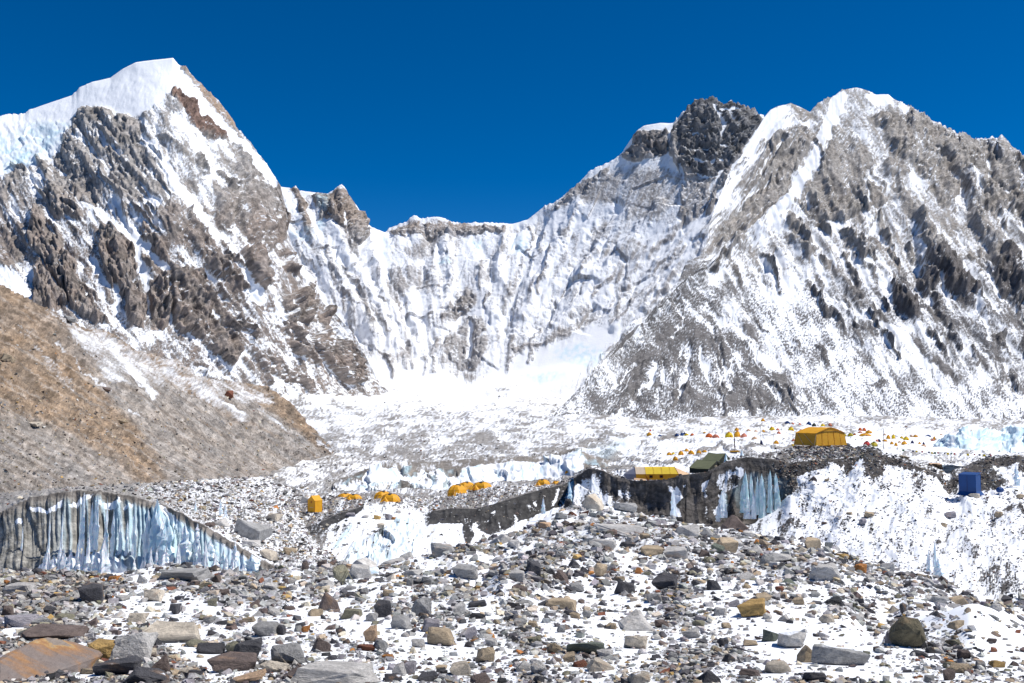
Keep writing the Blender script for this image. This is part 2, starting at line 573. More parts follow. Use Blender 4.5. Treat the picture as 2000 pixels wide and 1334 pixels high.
h += (1 - clean) * 1.6 * fbm(s.X / 7, s.Y / 7, 3, 35)
h += clean * (0.55 * fbm((s.X + 0.4 * s.Y) / 11, (s.Y - 0.4 * s.X) / 60, 3, 37) + 2.5 * fbm(s.X / 60, s.Y / 40, 3, 38))
h += icef * (3 * (ridged(wx / 50, wy / 16, 3, 39) - 0.5) + 3 * facets(wx / 30, wy / 18, 40, 0.7))
crest = np.clip((s.nv - 1 - s.V) / 10.0, 0, 1)
s.push(h * (0.25 + 0.75 * crest))
s.tone = tones(s, (0.36, 0.345, 0.33), (0.29, 0.262, 0.238), 40, 41)
bw = np.clip(sstep(330, 470, s.Y + 22 * fbm(s.X / 40, s.Y / 40, 3, 43)), 0, 1)[..., None] * 0.85
strata = 0.5 + 0.5 * np.sin((s.Y + 0.25 * s.X + 12 * fbm(s.X / 60, s.Y / 60, 3, 44)) * 0.75)
s.tone = s.tone * (1 - bw) + (tones(s, BROWN, (0.20, 0.178, 0.163), 30, 45) * (0.8 + 0.35 * strata[..., None])) * bw
cw = paint_w(wx, wy, left_polys[6][0], 4)[..., None]
s.tone = s.tone * (1 - cw) + np.array((0.20, 0.135, 0.11)) * cw
cw = paint_w(s.X, s.Y, [(350, 118), (380, 118), (470, 250), (440, 250)], 6)[..., None]
s.tone = s.tone * (1 - cw) + np.array((0.36, 0.27, 0.20)) * cw
finish_cover(s, cov, 3.8, 47, 0.55, 0.55, 0.55, strata=0.13)
s.ice = icef * np.clip(0.42 + 1.0 * fbm(wx / 34 + wy / 60, wy / 12, 4, 49), 0, 0.9)
M_LP = terrain_mat("left_peak_snow_and_rock", 2.2, 0.26, 0.8, soft=0.19)
LP.build("rocky_mountain", M_LP, back=[(1.04, 60), (1.3, 500)])

# ---- centre wall with the dark tower at its right
CW = Sheet([
    [(480, 870, 2150), (900, 870, 2150), (1050, 870, 2030), (1200, 865, 1900), (1600, 860, 1500)],
    [(480, 745, 2420), (700, 735, 2450), (900, 742, 2450), (1050, 722, 2440), (1200, 690, 2430), (1600, 650, 2400)],
    [(480, 560, 2700), (650, 560, 2700), (900, 580, 2720), (1200, 480, 2740), (1400, 380, 2760), (1600, 370, 2760)],
    [(480, 330, 2990), (540, 362, 2990), (552, 366, 2990), (570, 368, 2990), (577, 361, 2990), (585, 372, 2990), (600, 374, 2990), (640, 379, 2990), (650, 374, 2990), (667, 359, 2980), (676, 372, 2985),
     (700, 410, 3000), (722, 444, 3020), (740, 450, 3040), (752, 457, 3040), (760, 446, 3020), (775, 440, 3010), (795, 432, 3000), (808, 421, 3000), (820, 426, 3000), (850, 422, 3000), (870, 428, 3000),
     (895, 436, 3000), (930, 434, 3000), (960, 436, 3000), (1000, 436, 3000), (1030, 428, 3000), (1055, 408, 3000), (1085, 394, 3000), (1110, 376, 3000), (1140, 350, 3000), (1150, 335, 3000),
     (1190, 318, 3000), (1215, 298, 3000), (1230, 275, 3000), (1245, 255, 3000), (1258, 246, 3000), (1290, 241, 3000), (1316, 242, 3000), (1322, 232, 3000), (1342, 210, 2990), (1362, 197, 2985),
     (1378, 198, 2985), (1391, 188, 2985), (1400, 198, 2985), (1445, 206, 2985), (1470, 212, 2990), (1491, 232, 2990), (1520, 250, 3000), (1600, 300, 3000)],
], 480, 1600, 600, [40, 110, 140], [(570, 592, 4), (640, 740, 4), (757, 990, 3), (1060, 1220, 4), (1316, 1495, 9)])
CW.smooth_v(12)
s = CW
wx, wy = s.warp(12, 42, 61)
wx2, wy2 = s.warp(6, 15, 64)
wx, wy = wx + wx2 - s.X, wy + wy2 - s.Y
APRON = [(480, 750), (640, 712), (700, 676), (760, 705), (830, 690), (870, 725), (920, 742), (960, 725), (1000, 692), (1100, 665), (1200, 620), (1225, 640), (1120, 780), (480, 860)]
centre_polys = [
    ([(570, 366), (578, 360), (592, 385), (606, 430), (612, 470), (596, 450), (582, 400)], 0.78, 4),
    ([(606, 380), (640, 380), (640, 400), (620, 410)], 0.8, 4),
    ([(645, 378), (666, 362), (678, 372), (702, 410), (724, 446), (715, 470), (690, 478), (676, 470), (660, 440), (622, 425), (625, 400)], 0.88, 5),
    ([(680, 440), (700, 470), (690, 480), (672, 460)], 0.9, 4),
    ([(600, 380), (652, 372)], 0.0, 2, 3),
    ([(600, 470), (640, 480), (650, 520), (625, 530)], 0.5, 10),
    ([(758, 448), (800, 432), (850, 428), (900, 440), (990, 440), (985, 452), (930, 462), (880, 458), (850, 466), (810, 462), (770, 462)], 0.72, 4),
    ([(830, 462), (860, 455), (862, 480), (835, 500), (800, 505), (790, 490)], 0.55),
    ([(755, 525), (780, 520), (800, 560), (790, 575), (770, 560)], 0.65),
    ([(790, 520), (830, 515), (870, 545), (850, 565), (800, 560)], 0.52, 10),
    ([(895, 575), (915, 560), (933, 580), (930, 600), (905, 612), (880, 625), (862, 620), (872, 600)], 0.78, 6),
    ([(905, 612), (945, 620), (952, 650), (920, 660), (895, 650)], 0.7, 6),
    ([(875, 655), (910, 660), (948, 660), (955, 690), (930, 722), (900, 725), (872, 700), (862, 672)], 0.7, 6),
    ([(850, 690), (880, 705), (860, 712)], 0.6),
    ([(800, 725), (850, 730), (845, 745), (810, 742)], 0.55),
    ([(870, 720), (930, 740), (960, 735), (905, 748)], 0.55),
    ([(620, 655), (700, 680), (760, 690), (800, 690), (770, 705), (700, 690), (640, 680)], 0.5),
    ([(995, 682), (1050, 670), (1090, 650), (1120, 640), (1110, 660), (1050, 685), (1010, 695)], 0.72, 5),
    ([(1045, 700), (1080, 690), (1070, 706), (1050, 710)], 0.7, 4),
    ([(1100, 620), (1180, 590), (1200, 610), (1130, 640)], 0.45, 10),
    ([(1055, 412), (1090, 396), (1140, 352), (1160, 335), (1195, 322), (1190, 345), (1170, 370), (1130, 388), (1090, 410)], 0.72, 5),
    ([(1130, 385), (1200, 335), (1250, 322), (1300, 330), (1330, 345), (1320, 400), (1280, 430), (1240, 425), (1200, 390), (1160, 395)], 0.58, 8),
    ([(1230, 280), (1250, 258), (1270, 256), (1312, 262), (1306, 285), (1300, 300), (1262, 312), (1225, 318), (1215, 302)], 0.95, 4),
    ([(1318, 250), (1345, 200), (1378, 190), (1391, 176), (1402, 192), (1445, 200), (1475, 208), (1495, 240), (1470, 262), (1452, 300), (1428, 318), (1420, 350), (1400, 370), (1392, 410), (1370, 420), (1352, 400), (1340, 430), (1326, 420), (1332, 350), (1318, 310), (1306, 300)], 0.92, 4),
    ([(1396, 205), (1412, 222), (1420, 245), (1408, 262)], 0.2, 3, 4), ([(1412, 208), (1438, 214)], 0.1, 2, 3), ([(1425, 218), (1440, 240)], 0.25, 3, 3), ([(1335, 262), (1375, 268), (1400, 262)], 0.3, 2, 2), ([(1330, 285), (1360, 292), (1395, 284), (1425, 290)], 0.3, 2, 2.2), ([(1345, 310), (1375, 318), (1410, 310)], 0.25, 2, 2.4),
    ([(1340, 340), (1375, 346), (1400, 338)], 0.3, 2, 2.5), ([(1350, 235), (1372, 240)], 0.3, 2, 1.8), ([(1435, 262), (1455, 255)], 0.3, 2, 2), ([(1365, 370), (1385, 380)], 0.3, 2, 2.5), ([(1330, 320), (1338, 365)], 0.25, 3, 3), ([(1405, 330), (1380, 400), (1360, 440)], 0.15, 3, 3.5),
    ([(1340, 350), (1400, 345), (1380, 400), (1350, 440), (1325, 430)], 0.68),
    ([(1140, 488), (1170, 478), (1210, 485), (1260, 478), (1265, 495), (1230, 508), (1180, 500)], 0.55, 6),
    ([(1160, 440), (1200, 445), (1190, 470), (1160, 465)], 0.5, 6),
    ([(1090, 455), (1115, 445), (1125, 465), (1100, 470)], 0.6, 5),
    ([(1225, 470), (1260, 475), (1250, 500), (1225, 500)], 0.62, 5),
    ([(800, 421), (850, 423), (880, 430), (930, 435), (1000, 436), (1040, 425)], 0.0, 2, 3.5),
    ([(1245, 252), (1290, 241), (1318, 243), (1314, 256), (1260, 256)], 0.0, 3),
    ([(725, 446), (755, 456), (752, 540)], 0.03, 6, 8),
    ([(1140, 352), (1190, 320), (1230, 278), (1245, 255)], 0.05, 2, 4),
    ([(480, 760), (700, 690), (760, 715), (830, 700), (920, 755), (1000, 700), (1200, 625), (1210, 640), (1100, 760), (480, 860)], 0.08, 12),
    ([(1000, 455), (1030, 450), (1030, 490), (1000, 492)], 0.0, 6),
    ([(640, 520), (668, 580), (690, 640)], 0.62, 4, 3), ([(690, 560), (735, 615), (760, 650)], 0.6, 4, 3), ([(757, 540), (775, 580), (790, 640), (800, 700)], 0.66, 4, 4), ([(1180, 430), (1150, 480)], 0.55, 5, 5), ([(1270, 520), (1220, 570), (1190, 590)], 0.5, 6, 5),
    ([(1330, 470), (1290, 520)], 0.5, 6, 6), ([(1290, 560), (1240, 610)], 0.5, 6, 6), ([(1100, 500), (1085, 540)], 0.5, 6, 5), ([(1040, 560), (1030, 600)], 0.48, 6, 5), ([(960, 500), (955, 540)], 0.5, 6, 4), ([(1150, 540), (1120, 570)], 0.5, 6, 5),
]
cov = paint_all(s, 0.24 + 0.20 * fbm(s.X / 70, s.Y / 50, 3, 71), centre_polys, wx, wy)
lean = np.interp(s.X, [480, 650, 780, 900, 1100, 1300, 1600], [0.60, 0.52, 0.2, 0.0, -0.4, -0.75, -0.8])
gentle = paint_w(wx, wy, APRON, 20)
cov, h0 = ribs_and_chutes(s, cov, np.zeros(s.X.shape), lean, 150, 87, (570, 400, 1420, 700), wx, wy, (0.45, 0.72), 0.7, 1 - gentle)
proud = sstep(0.55, 0.9, cov)
h = h0 * 0.6 + slope_ribs(s, lean, (95, 38, 14), (9, 4, 1.2), 73, (1 - 0.92 * gentle) * (0.75 + 0.5 * fbm(s.X / 90, s.Y / 70, 3, 74)))
h += (1 - gentle) * 5 * facets((s.X + 0.4 * s.Y) / 60, s.Y / 50, 76, 0.9)
h += proud * 7 + crags(s, 28, 11, 75, proud) + crags(s, 12, 5.5, 77, proud + 0.12 * (1 - gentle)) + crags(s, 6, 2.4, 78, proud)
h += 0.8 * (1 - gentle) * fbm(s.X / 6, s.Y / 6, 3, 79)
for pts, am in [([(562, 470), (625, 560), (660, 610), (700, 660)], -7), ([(620, 480), (700, 560), (735, 610)], -8), ([(690, 480), (760, 600), (800, 690)], -10), ([(760, 540), (780, 590), (800, 640)], -12),
                ([(930, 470), (960, 540), (990, 640)], -6), ([(1330, 430), (1230, 560), (1130, 630)], -9), ([(1400, 440), (1290, 560), (1200, 640)], 9), ([(1290, 400), (1190, 520), (1090, 640)], 10), ([(1200, 400), (1120, 520), (1050, 640)], -9), ([(1130, 400), (1080, 500), (1020, 620)], 9), ([(1060, 420), (1020, 520), (985, 650)], -8), ([(985, 450), (975, 540), (965, 620)], 8), ([(870, 450), (880, 560)], 9), ([(840, 460), (820, 560), (835, 660)], -8), ([(590, 430), (650, 520), (690, 590), (740, 670)], 9), ([(650, 450), (710, 550), (770, 670)], 8), ([(720, 460), (745, 560), (780, 640)], 9)]:
    h += am * paint_w(wx, wy, pts, 16, closed=False, width=3)
crest = np.clip((s.nv - 1 - s.V) / 20.0, 0, 1)
s.push(h * (0.22 + 0.78 * crest))
s.tone = tones(s, (0.36, 0.35, 0.35), (0.30, 0.275, 0.255), 40, 81)
cw = paint_w(wx, wy, [(1322, 240), (1345, 200), (1391, 180), (1445, 200), (1495, 235), (1420, 330), (1360, 350), (1330, 320)], 8)[..., None]
s.tone = s.tone * (1 - cw) + np.array((0.15, 0.15, 0.155)) * cw
cw = (paint_w(wx, wy, [(1215, 305), (1250, 256), (1312, 260), (1300, 305)], 8) * 0.7)[..., None]
s.tone = s.tone * (1 - cw) + np.array((0.18, 0.165, 0.16)) * cw
cw = (sstep(470, 430, s.Y) * (s.X < 1010))[..., None] * 0.7
s.tone = s.tone * (1 - cw) + np.array((0.26, 0.20, 0.155)) * cw
finish_cover(s, cov, 3.8, 83, 0.8, 0.40, lean, strata=0.13)
ic = np.zeros(s.X.shape)
for cx_, cy_, rx, ry in [(1014, 478, 16, 18), (590, 458, 26, 12), (870, 515, 18, 7), (930, 478, 16, 7), (630, 400, 14, 20), (1130, 690, 50, 20), (1060, 735, 45, 12), (1160, 700, 30, 26), (752, 480, 8, 25), (625, 440, 10, 20)]:
    ic = np.maximum(ic, sstep(1.25, 0.5, np.hypot((wx - cx_) / rx, (wy - cy_) / ry)))
s.ice = ic * np.clip(0.35 + fbm(s.X / 10, s.Y / 8, 3, 85), 0, 0.8)
M_CW = terrain_mat("far_wall_snow_and_rock", 3.4, 0.22, 0.7, soft=0.30)
CW.build("snowy_mountain", M_CW, back=[(1.04, 80), (1.3, 500)])

# ---- right massif with its pyramid spur
RM = Sheet([
    [(1040, 905, 800), (1150, 890, 800), (1250, 870, 850), (1400, 840, 950), (1600, 840, 950), (1800, 850, 900), (2090, 870, 800)],
    [(1040, 880, 830), (1150, 830, 940), (1250, 760, 1090), (1360, 690, 1180), (1500, 680, 1220), (1700, 690, 1220), (2090, 720, 1200)],
    [(1040, 850, 860), (1150, 770, 1040), (1250, 690, 1180), (1360, 600, 1310), (1500, 540, 1420), (1700, 500, 1480), (2090, 540, 1450)],
    [(1040, 833, 880), (1075, 812, 930), (1100, 790, 990), (1147, 742, 1080), (1205, 682, 1190), (1230, 658, 1215), (1265, 620, 1260), (1300, 588, 1310), (1330, 558, 1340), (1365, 526, 1390), (1378, 480, 1440), (1388, 425, 1510),
     (1418, 352, 1620), (1452, 298, 1720), (1492, 230, 1830), (1505, 215, 1840), (1520, 208, 1850), (1535, 205, 1860), (1545, 201, 1870), (1560, 206, 1880), (1582, 218, 1890), (1600, 200, 1910), (1610, 192, 1920),
     (1630, 188, 1930), (1645, 176, 1950), (1672, 172, 1970), (1700, 180, 1970), (1708, 186, 1970), (1735, 184, 1970), (1745, 192, 1970), (1770, 205, 1960), (1800, 220, 1950), (1820, 236, 1940), (1850, 250, 1930),
     (1870, 262, 1930), (1880, 255, 1930), (1900, 268, 1920), (1945, 272, 1910), (1960, 266, 1900), (1975, 284, 1900), (2000, 300, 1890), (2090, 320, 1860)],
], 1040, 2090, 600, [80, 95, 170], [(1590, 1650, 5), (1700, 1712, 4), (1750, 2090, 8)])
RM.smooth_v(10)
s = RM
wx, wy = s.warp(12, 40, 91)
wx2, wy2 = s.warp(7, 15, 94)
wx, wy = wx + wx2 - s.X, wy + wy2 - s.Y
right_polys = [
    # scree and dusting
    ([(1350, 550), (1420, 620), (1500, 690), (1570, 790), (1540, 805), (1300, 800), (1200, 775), (1205, 735), (1230, 690), (1290, 610)], 0.66, 14),
    ([(1210, 640), (1290, 590), (1280, 640), (1220, 720), (1150, 830), (1080, 840), (1120, 780)], 0.46, 10),
    ([(1480, 540), (1600, 570), (1650, 650), (1750, 760), (1660, 800), (1540, 720), (1480, 640), (1450, 590)], 0.37, 20),
    ([(1215, 800), (1262, 795), (1292, 815), (1290, 850), (1240, 850), (1205, 830)], 0.72, 6),
    ([(1700, 640), (1800, 690), (1960, 780), (1900, 790), (1750, 720)], 0.33, 12),
    # upper faces
    ([(1505, 262), (1540, 250), (1570, 250), (1590, 262), (1570, 300), (1545, 350), (1520, 400), (1470, 440), (1430, 480), (1400, 490), (1398, 450), (1440, 420), (1462, 350)], 0.78, 8),
    ([(1470, 250), (1540, 215), (1580, 225), (1600, 240), (1560, 250), (1500, 262)], 0.3, 8),
    ([(1596, 250), (1640, 240), (1680, 280), (1700, 320), (1690, 360), (1650, 400), (1600, 400), (1560, 392), (1595, 340), (1610, 300)], 0.72, 7),
    ([(1555, 395), (1600, 392), (1660, 400), (1690, 380), (1700, 410), (1660, 425), (1640, 440), (1590, 425)], 0.88, 6),
    ([(1655, 380), (1690, 350), (1720, 370), (1732, 400), (1700, 415), (1670, 420)], 0.75, 6),
    ([(1700, 232), (1760, 222), (1800, 228), (1850, 256), (1900, 272), (1960, 276), (2000, 304), (2090, 320), (2090, 430), (1990, 440), (1970, 405), (1945, 430), (1915, 395), (1885, 350), (1862, 395), (1838, 405), (1815, 360), (1770, 320), (1735, 290)], 0.86, 8),
    ([(1640, 180), (1672, 172), (1720, 190), (1710, 210), (1670, 205)], 0.55, 6),
    ([(1540, 205), (1570, 212), (1585, 225), (1570, 235), (1550, 220)], 0.75, 4),
    # spurs
    ([(1735, 330), (1770, 400), (1795, 450), (1835, 500), (1862, 560)], 0.72, 8, 12),
    ([(1790, 440), (1830, 520), (1800, 480)], 0.8, 5, 6),
    ([(1900, 350), (1905, 420), (1925, 460), (1950, 500), (1985, 570)], 0.75, 8, 16),
    ([(1955, 500), (1985, 515), (2000, 560), (1960, 580), (1945, 545)], 0.95, 4),
    ([(1808, 505), (1830, 510), (1870, 540), (1905, 560), (1930, 610), (1900, 600), (1850, 570), (1795, 565), (1800, 530)], 0.92, 5),
    ([(1866, 497), (1878, 530), (1862, 530)], 1.0, 3),
    ([(1640, 455), (1670, 450), (1695, 480), (1702, 520), (1720, 550), (1700, 540), (1670, 490)], 0.78, 6),
    ([(1530, 440), (1548, 422), (1562, 450), (1545, 460)], 0.8, 5),
    ([(1545, 470), (1580, 490), (1600, 520), (1570, 500)], 0.6, 6),
    ([(1740, 560), (1765, 560), (1795, 600), (1795, 625), (1765, 612), (1750, 590)], 0.95, 4),
    ([(1580, 560), (1610, 590), (1640, 630), (1650, 645), (1620, 620)], 0.85, 5),
    ([(1620, 520), (1680, 570), (1710, 610), (1660, 580)], 0.75, 8),
    ([(1690, 600), (1740, 640), (1820, 700), (1870, 740)], 0.68, 8, 9),
    ([(1830, 600), (1900, 640), (1960, 690)], 0.66, 8, 14),
    ([(1880, 590), (1950, 610), (2000, 640), (2090, 690)], 0.6, 10, 14),
    ([(1940, 655), (1965, 650), (1970, 690), (1950, 680)], 0.9, 4),
    ([(1930, 735), (1970, 735), (1965, 750)], 0.75, 5),
    ([(1460, 660), (1490, 690), (1500, 710)], 0.95, 4, 6),
    ([(1690, 750), (1720, 745), (1740, 755), (1715, 760)], 0.75, 4),
    ([(1300, 640), (1285, 690), (1215, 740)], 0.8, 6, 8),
    # snow ramps
    ([(1640, 195), (1622, 240), (1600, 285), (1572, 345), (1535, 400), (1512, 432)], 0.0, 5, 12),
    ([(1500, 222), (1482, 262), (1452, 315), (1425, 362), (1400, 408)], 0.04, 5, 11),
    ([(1502, 215), (1535, 207), (1520, 260), (1490, 290)], 0.0, 5),
    ([(1690, 186), (1740, 186), (1745, 200), (1700, 210)], 0.05, 4),
    ([(1755, 205), (1775, 212), (1765, 222)], 0.05, 3),
    ([(1330, 590), (1400, 650), (1470, 740)], 0.25, 6, 4),
    ([(1372, 600), (1430, 640), (1520, 720)], 0.20, 8, 6),
    ([(1700, 612), (1760, 650), (1830, 720), (1800, 700), (1730, 650)], 0.03, 6),
    ([(1495, 540), (1560, 530), (1570, 580), (1520, 610)], 0.18, 10),
    ([(1600, 810), (1750, 800), (2090, 790), (2090, 860), (1600, 850)], 0.30, 20),
]
cov = paint_all(s, 0.45 + 0.14 * fbm(s.X / 60, s.Y / 60, 3, 101), right_polys, wx, wy)
scree = np.maximum(paint_w(wx, wy, right_polys[0][0], 14), np.maximum(paint_w(wx, wy, right_polys[2][0], 24), sstep(700, 780, s.Y)))
proud = sstep(0.52, 0.92, cov) * (1 - scree)
left = s.X < np.interp(s.Y, [170, 300, 400, 528, 740, 840], [1540, 1560, 1530, 1372, 1160, 1060])
lean = np.where(left, -0.85, np.interp(s.X, [1150, 1400, 2000], [0.25, 0.45, 0.55]))
pyr = paint_w(wx, wy, right_polys[0][0], 14)
plean = (s.X - 1355) / 190.0
cov, h0 = ribs_and_chutes(s, cov, np.zeros(s.X.shape), plean, 60, 118, (1190, 570, 1560, 780), wx, wy, (0.8, 1.0), 0.5, pyr)
cov, h0 = ribs_and_chutes(s, cov, h0, lean, 170, 119, (1420, 260, 2050, 760), wx, wy, (0.6, 0.9), 0.66, 1 - 0.8 * scree)
proud = sstep(0.55, 0.92, cov) * (1 - scree)
h = h0 + slope_ribs(s, lean, (90, 40, 15), (16, 7, 2), 103, 1 - 0.75 * scree) + pyr * slope_ribs(s, plean, (50, 20), (9, 4), 120)
h += proud * slope_ribs(s, 0.15, (46, 18), (12, 5), 104, 1.0)
h += proud * 9 + crags(s, 36, 9, 105, 0.12 + 0.95 * proud - 0.1 * scree) + crags(s, 13, 6.5, 107, 0.14 + 0.86 * proud) + crags(s, 6, 2.6, 108, proud) + 1.0 * fbm(s.X / 6, s.Y / 6, 3, 109)
for p in right_polys[13:24]:
    if len(p) > 3:
        h += 16 * paint_w(wx, wy, p[0], 16, closed=False, width=8)
    else:
        h += 12 * paint_w(wx, wy, p[0], 8)
h += 20 * paint_w(wx, wy, [(1540, 400), (1450, 470), (1365, 526), (1265, 620), (1147, 740)], 26, closed=False, width=4)
crest = np.clip((s.nv - 1 - s.V) / 18.0, 0, 1)
s.push(h * (0.26 + 0.74 * crest))
s.tone = tones(s, (0.34, 0.322, 0.302), (0.285, 0.258, 0.232), 36, 111)
cw = (sstep(470, 590, s.Y))[..., None]
s.tone = s.tone * (1 - cw) + tones(s, (0.18, 0.172, 0.168), (0.13, 0.122, 0.12), 30, 113) * cw
for p in (right_polys[16], right_polys[17], right_polys[22]):
    cw = (paint_w(wx, wy, p[0], 10) * 0.8)[..., None]
    s.tone = s.tone * (1 - cw) + np.array(DARK) * cw
finish_cover(s, cov, 3.8, 115, 0.9, 0.48, lean, strata=0.13)
s.rock += scree * sstep(0.1, 0.3, cov) * 0.6 * fbm(s.X / 3.0, s.Y / 3.0, 2, 117)
M_RM = terrain_mat("right_massif_snow_and_rock", 1.8, 0.26, 0.8, soft=0.20)
RM.build("craggy_mountain", M_RM, back=[(1.04, 60), (1.3, 400)])
# ------------------------------------------------------------------ glacier floor with the far camp's plateau
GL = Sheet([
    [(420, 1010, 95), (650, 1010, 95), (900, 1010, 100), (1150, 960, 110), (1400, 940, 105), (1560, 915, 98), (1700, 905, 95), (2090, 915, 92)],
    [(420, 950, 180), (650, 950, 190), (900, 945, 190), (1150, 925, 170), (1240, 912, 150), (1330, 905, 150), (1400, 900, 150), (1560, 885, 145), (1700, 885, 140), (1850, 905, 150), (2090, 905, 150)],
    [(420, 905, 300), (650, 900, 300), (900, 900, 300), (1150, 895, 270), (1300, 880, 250), (1500, 868, 260), (1700, 872, 250), (2090, 885, 260)],
    [(420, 870, 480), (650, 865, 520), (900, 860, 560), (1150, 860, 540), (1300, 855, 480), (1500, 845, 460), (1700, 850, 440), (2090, 862, 420)],
    [(420, 810, 1100), (650, 805, 1100), (900, 800, 1150), (1150, 805, 1020), (1300, 832, 800), (1500, 826, 760), (1700, 830, 740), (2090, 840, 700)],
    [(420, 740, 2500), (520, 738, 2400), (560, 752, 2300), (610, 744, 2350), (660, 758, 2250), (720, 768, 2200), (780, 758, 2250), (840, 772, 2150), (900, 776, 2100), (950, 764, 2200), (1000, 750, 2250), (1050, 762, 2200), (1100, 772, 2050), (1150, 782, 1900), (1300, 800, 1300), (1500, 800, 1250), (1700, 800, 1200), (2090, 810, 1100)],
], 420, 2090, 520, [26, 32, 24, 34, 40])
GL.smooth_v(6)
s = GL
wx, wy = s.warp(14, 40, 121)
far = sstep(880, 800, s.Y)
mid = sstep(900, 930, s.Y)
h = 6.5 * fbm(s.X / 90, s.Y / 13, 3, 121) * (1 - 0.5 * far) + 4.5 * (ridged(s.X / 46 + 0.4 * fbm(s.X / 90, s.Y / 20, 2, 122), s.Y / 11, 4, 123) - 0.5) * (1 - 0.4 * far) + 1.5 * facets(s.X / 12, s.Y / 5, 124) + 1.3 * fbm(s.X / 7, s.Y / 3.5, 3, 125)
for pts, am in [([(1150, 900), (1230, 862), (1300, 852)], 2), ([(1280, 893), (1330, 868), (1410, 862)], 0), ([(1370, 885), (1412, 868), (1440, 880)], 5), ([(1455, 876), (1490, 866), (1530, 876)], 3), ([(1560, 872), (1600, 868), (1650, 872)], 4)]:
    h += am * paint_w(wx, wy, pts, 9, closed=False, width=2)
s.push(h)
cov = 0.44 + 0.22 * fbm(s.X / 50, s.Y / 16, 4, 127)
cov = paint_all(s, cov, [
    ([(620, 780), (900, 775), (1100, 790), (1080, 840), (900, 850), (640, 850)], 0.40, 20),
    ([(500, 735), (720, 735), (900, 752), (1060, 740), (1150, 760), (1100, 782), (900, 800), (700, 785), (560, 770)], 0.16, 16),
    ([(660, 850), (900, 840), (1080, 845), (1150, 870), (1080, 895), (860, 900), (680, 905)], 0.56, 14),
    ([(1180, 860), (1330, 850), (1700, 835), (2090, 845), (2090, 880), (1700, 885), (1450, 880), (1250, 905)], 0.22, 12),
    ([(1150, 895), (1200, 880), (1240, 900), (1220, 925), (1160, 925)], 0.66, 10),
    ([(1370, 888), (1410, 868), (1445, 884)], 0.75, 4, 5),
    ([(1300, 908), (1335, 898), (1372, 902)], 0.8, 3, 3),
    ([(1455, 876), (1486, 867), (1530, 878), (1545, 872)], 0.85, 3, 3.5),
    ([(1290, 858), (1310, 848), (1322, 853)], 0.85, 3, 3),
    ([(1540, 880), (1560, 870), (1600, 869), (1660, 870), (1700, 880), (1690, 900), (1540, 905)], 0.92, 5),
    ([(560, 950), (700, 930), (1150, 930), (1150, 1010), (560, 1010)], 0.6, 10),
], wx, wy)
s.tone = tones(s, (0.31, 0.295, 0.28), (0.24, 0.225, 0.21), 26, 129)
finish_cover(s, cov, 4, 131, 0.9, 0.55, 0, 40, 9)
s.rock += 0.5 * fbm(s.X / 2.8, s.Y / 1.8, 2, 133)
s.ice = paint_w(wx, wy, [(1150, 880), (1200, 862), (1240, 866), (1180, 900)], 10) * 0.3
M_GL = terrain_mat("glacier_debris", 0.7, 0.30, 0.6, soft=0.22)
GL.build("glacier", M_GL)

# ---- left moraine
MO = Sheet([
    [(-90, 1000, 118), (0, 990, 118), (150, 975, 122), (300, 965, 135), (450, 955, 170), (560, 945, 225), (640, 930, 300), (690, 922, 420)],
    [(-90, 975, 130), (0, 968, 130), (150, 958, 135), (300, 950, 150), (450, 940, 195), (560, 928, 255), (640, 915, 335), (690, 910, 440)],
    [(-90, 800, 148), (0, 800, 148), (200, 860, 160), (400, 895, 205), (560, 905, 275), (640, 905, 350), (690, 909, 440)],
    [(-90, 530, 180), (0, 556, 182), (25, 572, 184), (60, 590, 187), (95, 603, 192), (130, 622, 196), (170, 640, 202), (200, 650, 207), (230, 668, 212), (260, 690, 218), (330, 708, 235), (370, 728, 245), (400, 743, 255), (440, 742, 268), (470, 744, 276), (510, 752, 290),
     (545, 768, 305), (570, 790, 318), (590, 812, 328), (605, 832, 337), (622, 850, 347), (640, 868, 365), (656, 882, 385), (672, 902, 430), (690, 909, 445)],
], -90, 690, 420, [12, 88, 112])
MO.smooth_v(6)
s = MO
wx, wy = s.warp(10, 36, 141)
wx2, wy2 = s.warp(5, 12, 144)
wx, wy = wx + wx2 - s.X, wy + wy2 - s.Y
q = -0.52 * s.X + 0.854 * s.Y
t = 0.854 * s.X + 0.52 * s.Y
screes = [
    [(140, 640), (190, 670), (290, 730), (400, 785), (520, 850), (640, 905), (690, 925), (560, 950), (300, 955), (322, 930), (300, 880), (250, 820), (190, 745), (120, 670)],
    [(-90, 790), (0, 800), (50, 815), (140, 850), (210, 890), (280, 945), (150, 975), (-90, 985)],
    [(430, 740), (520, 800), (600, 860), (660, 905), (600, 890), (500, 840), (420, 780)],
]
scr = np.zeros(s.X.shape)
for p in screes:
    scr = np.maximum(scr, paint_w(s.X + 14 * fbm(q / 16, t / 90, 4, 142), s.Y + 12 * fbm(q / 16, t / 90, 4, 143), p, 12))
ridge_brown = paint_w(wx, wy, [(430, 742), (545, 768), (640, 868), (672, 900), (600, 855), (520, 805)], 8)
h = (1 - 0.88 * scr) * (7 * (ridged(q / 34, t / 120, 3, 145) - 0.5) + 5 * (ridged(s.X / 18, s.Y / 14, 4, 147) - 0.5) + 2.5 * facets(s.X / 16, s.Y / 12, 148, 0.8) + 2 * facets(s.X / 6, s.Y / 5, 150, 0.8)) + scr * 0.6 * facets(s.X / 4, s.Y / 3, 152, 0.8) + 1.5 * fbm(s.X / 5, s.Y / 5, 3, 149)
for pts, am in [([(100, 640), (240, 740), (330, 850)], 7), ([(190, 640), (330, 720), (480, 820), (600, 890)], 8), ([(0, 690), (120, 780), (240, 900)], 9), ([(-20, 770), (60, 800), (150, 850)], 6), ([(330, 715), (480, 790), (580, 850)], 6)]:
    h += am * paint_w(wx, wy, pts, 20, closed=False, width=4)
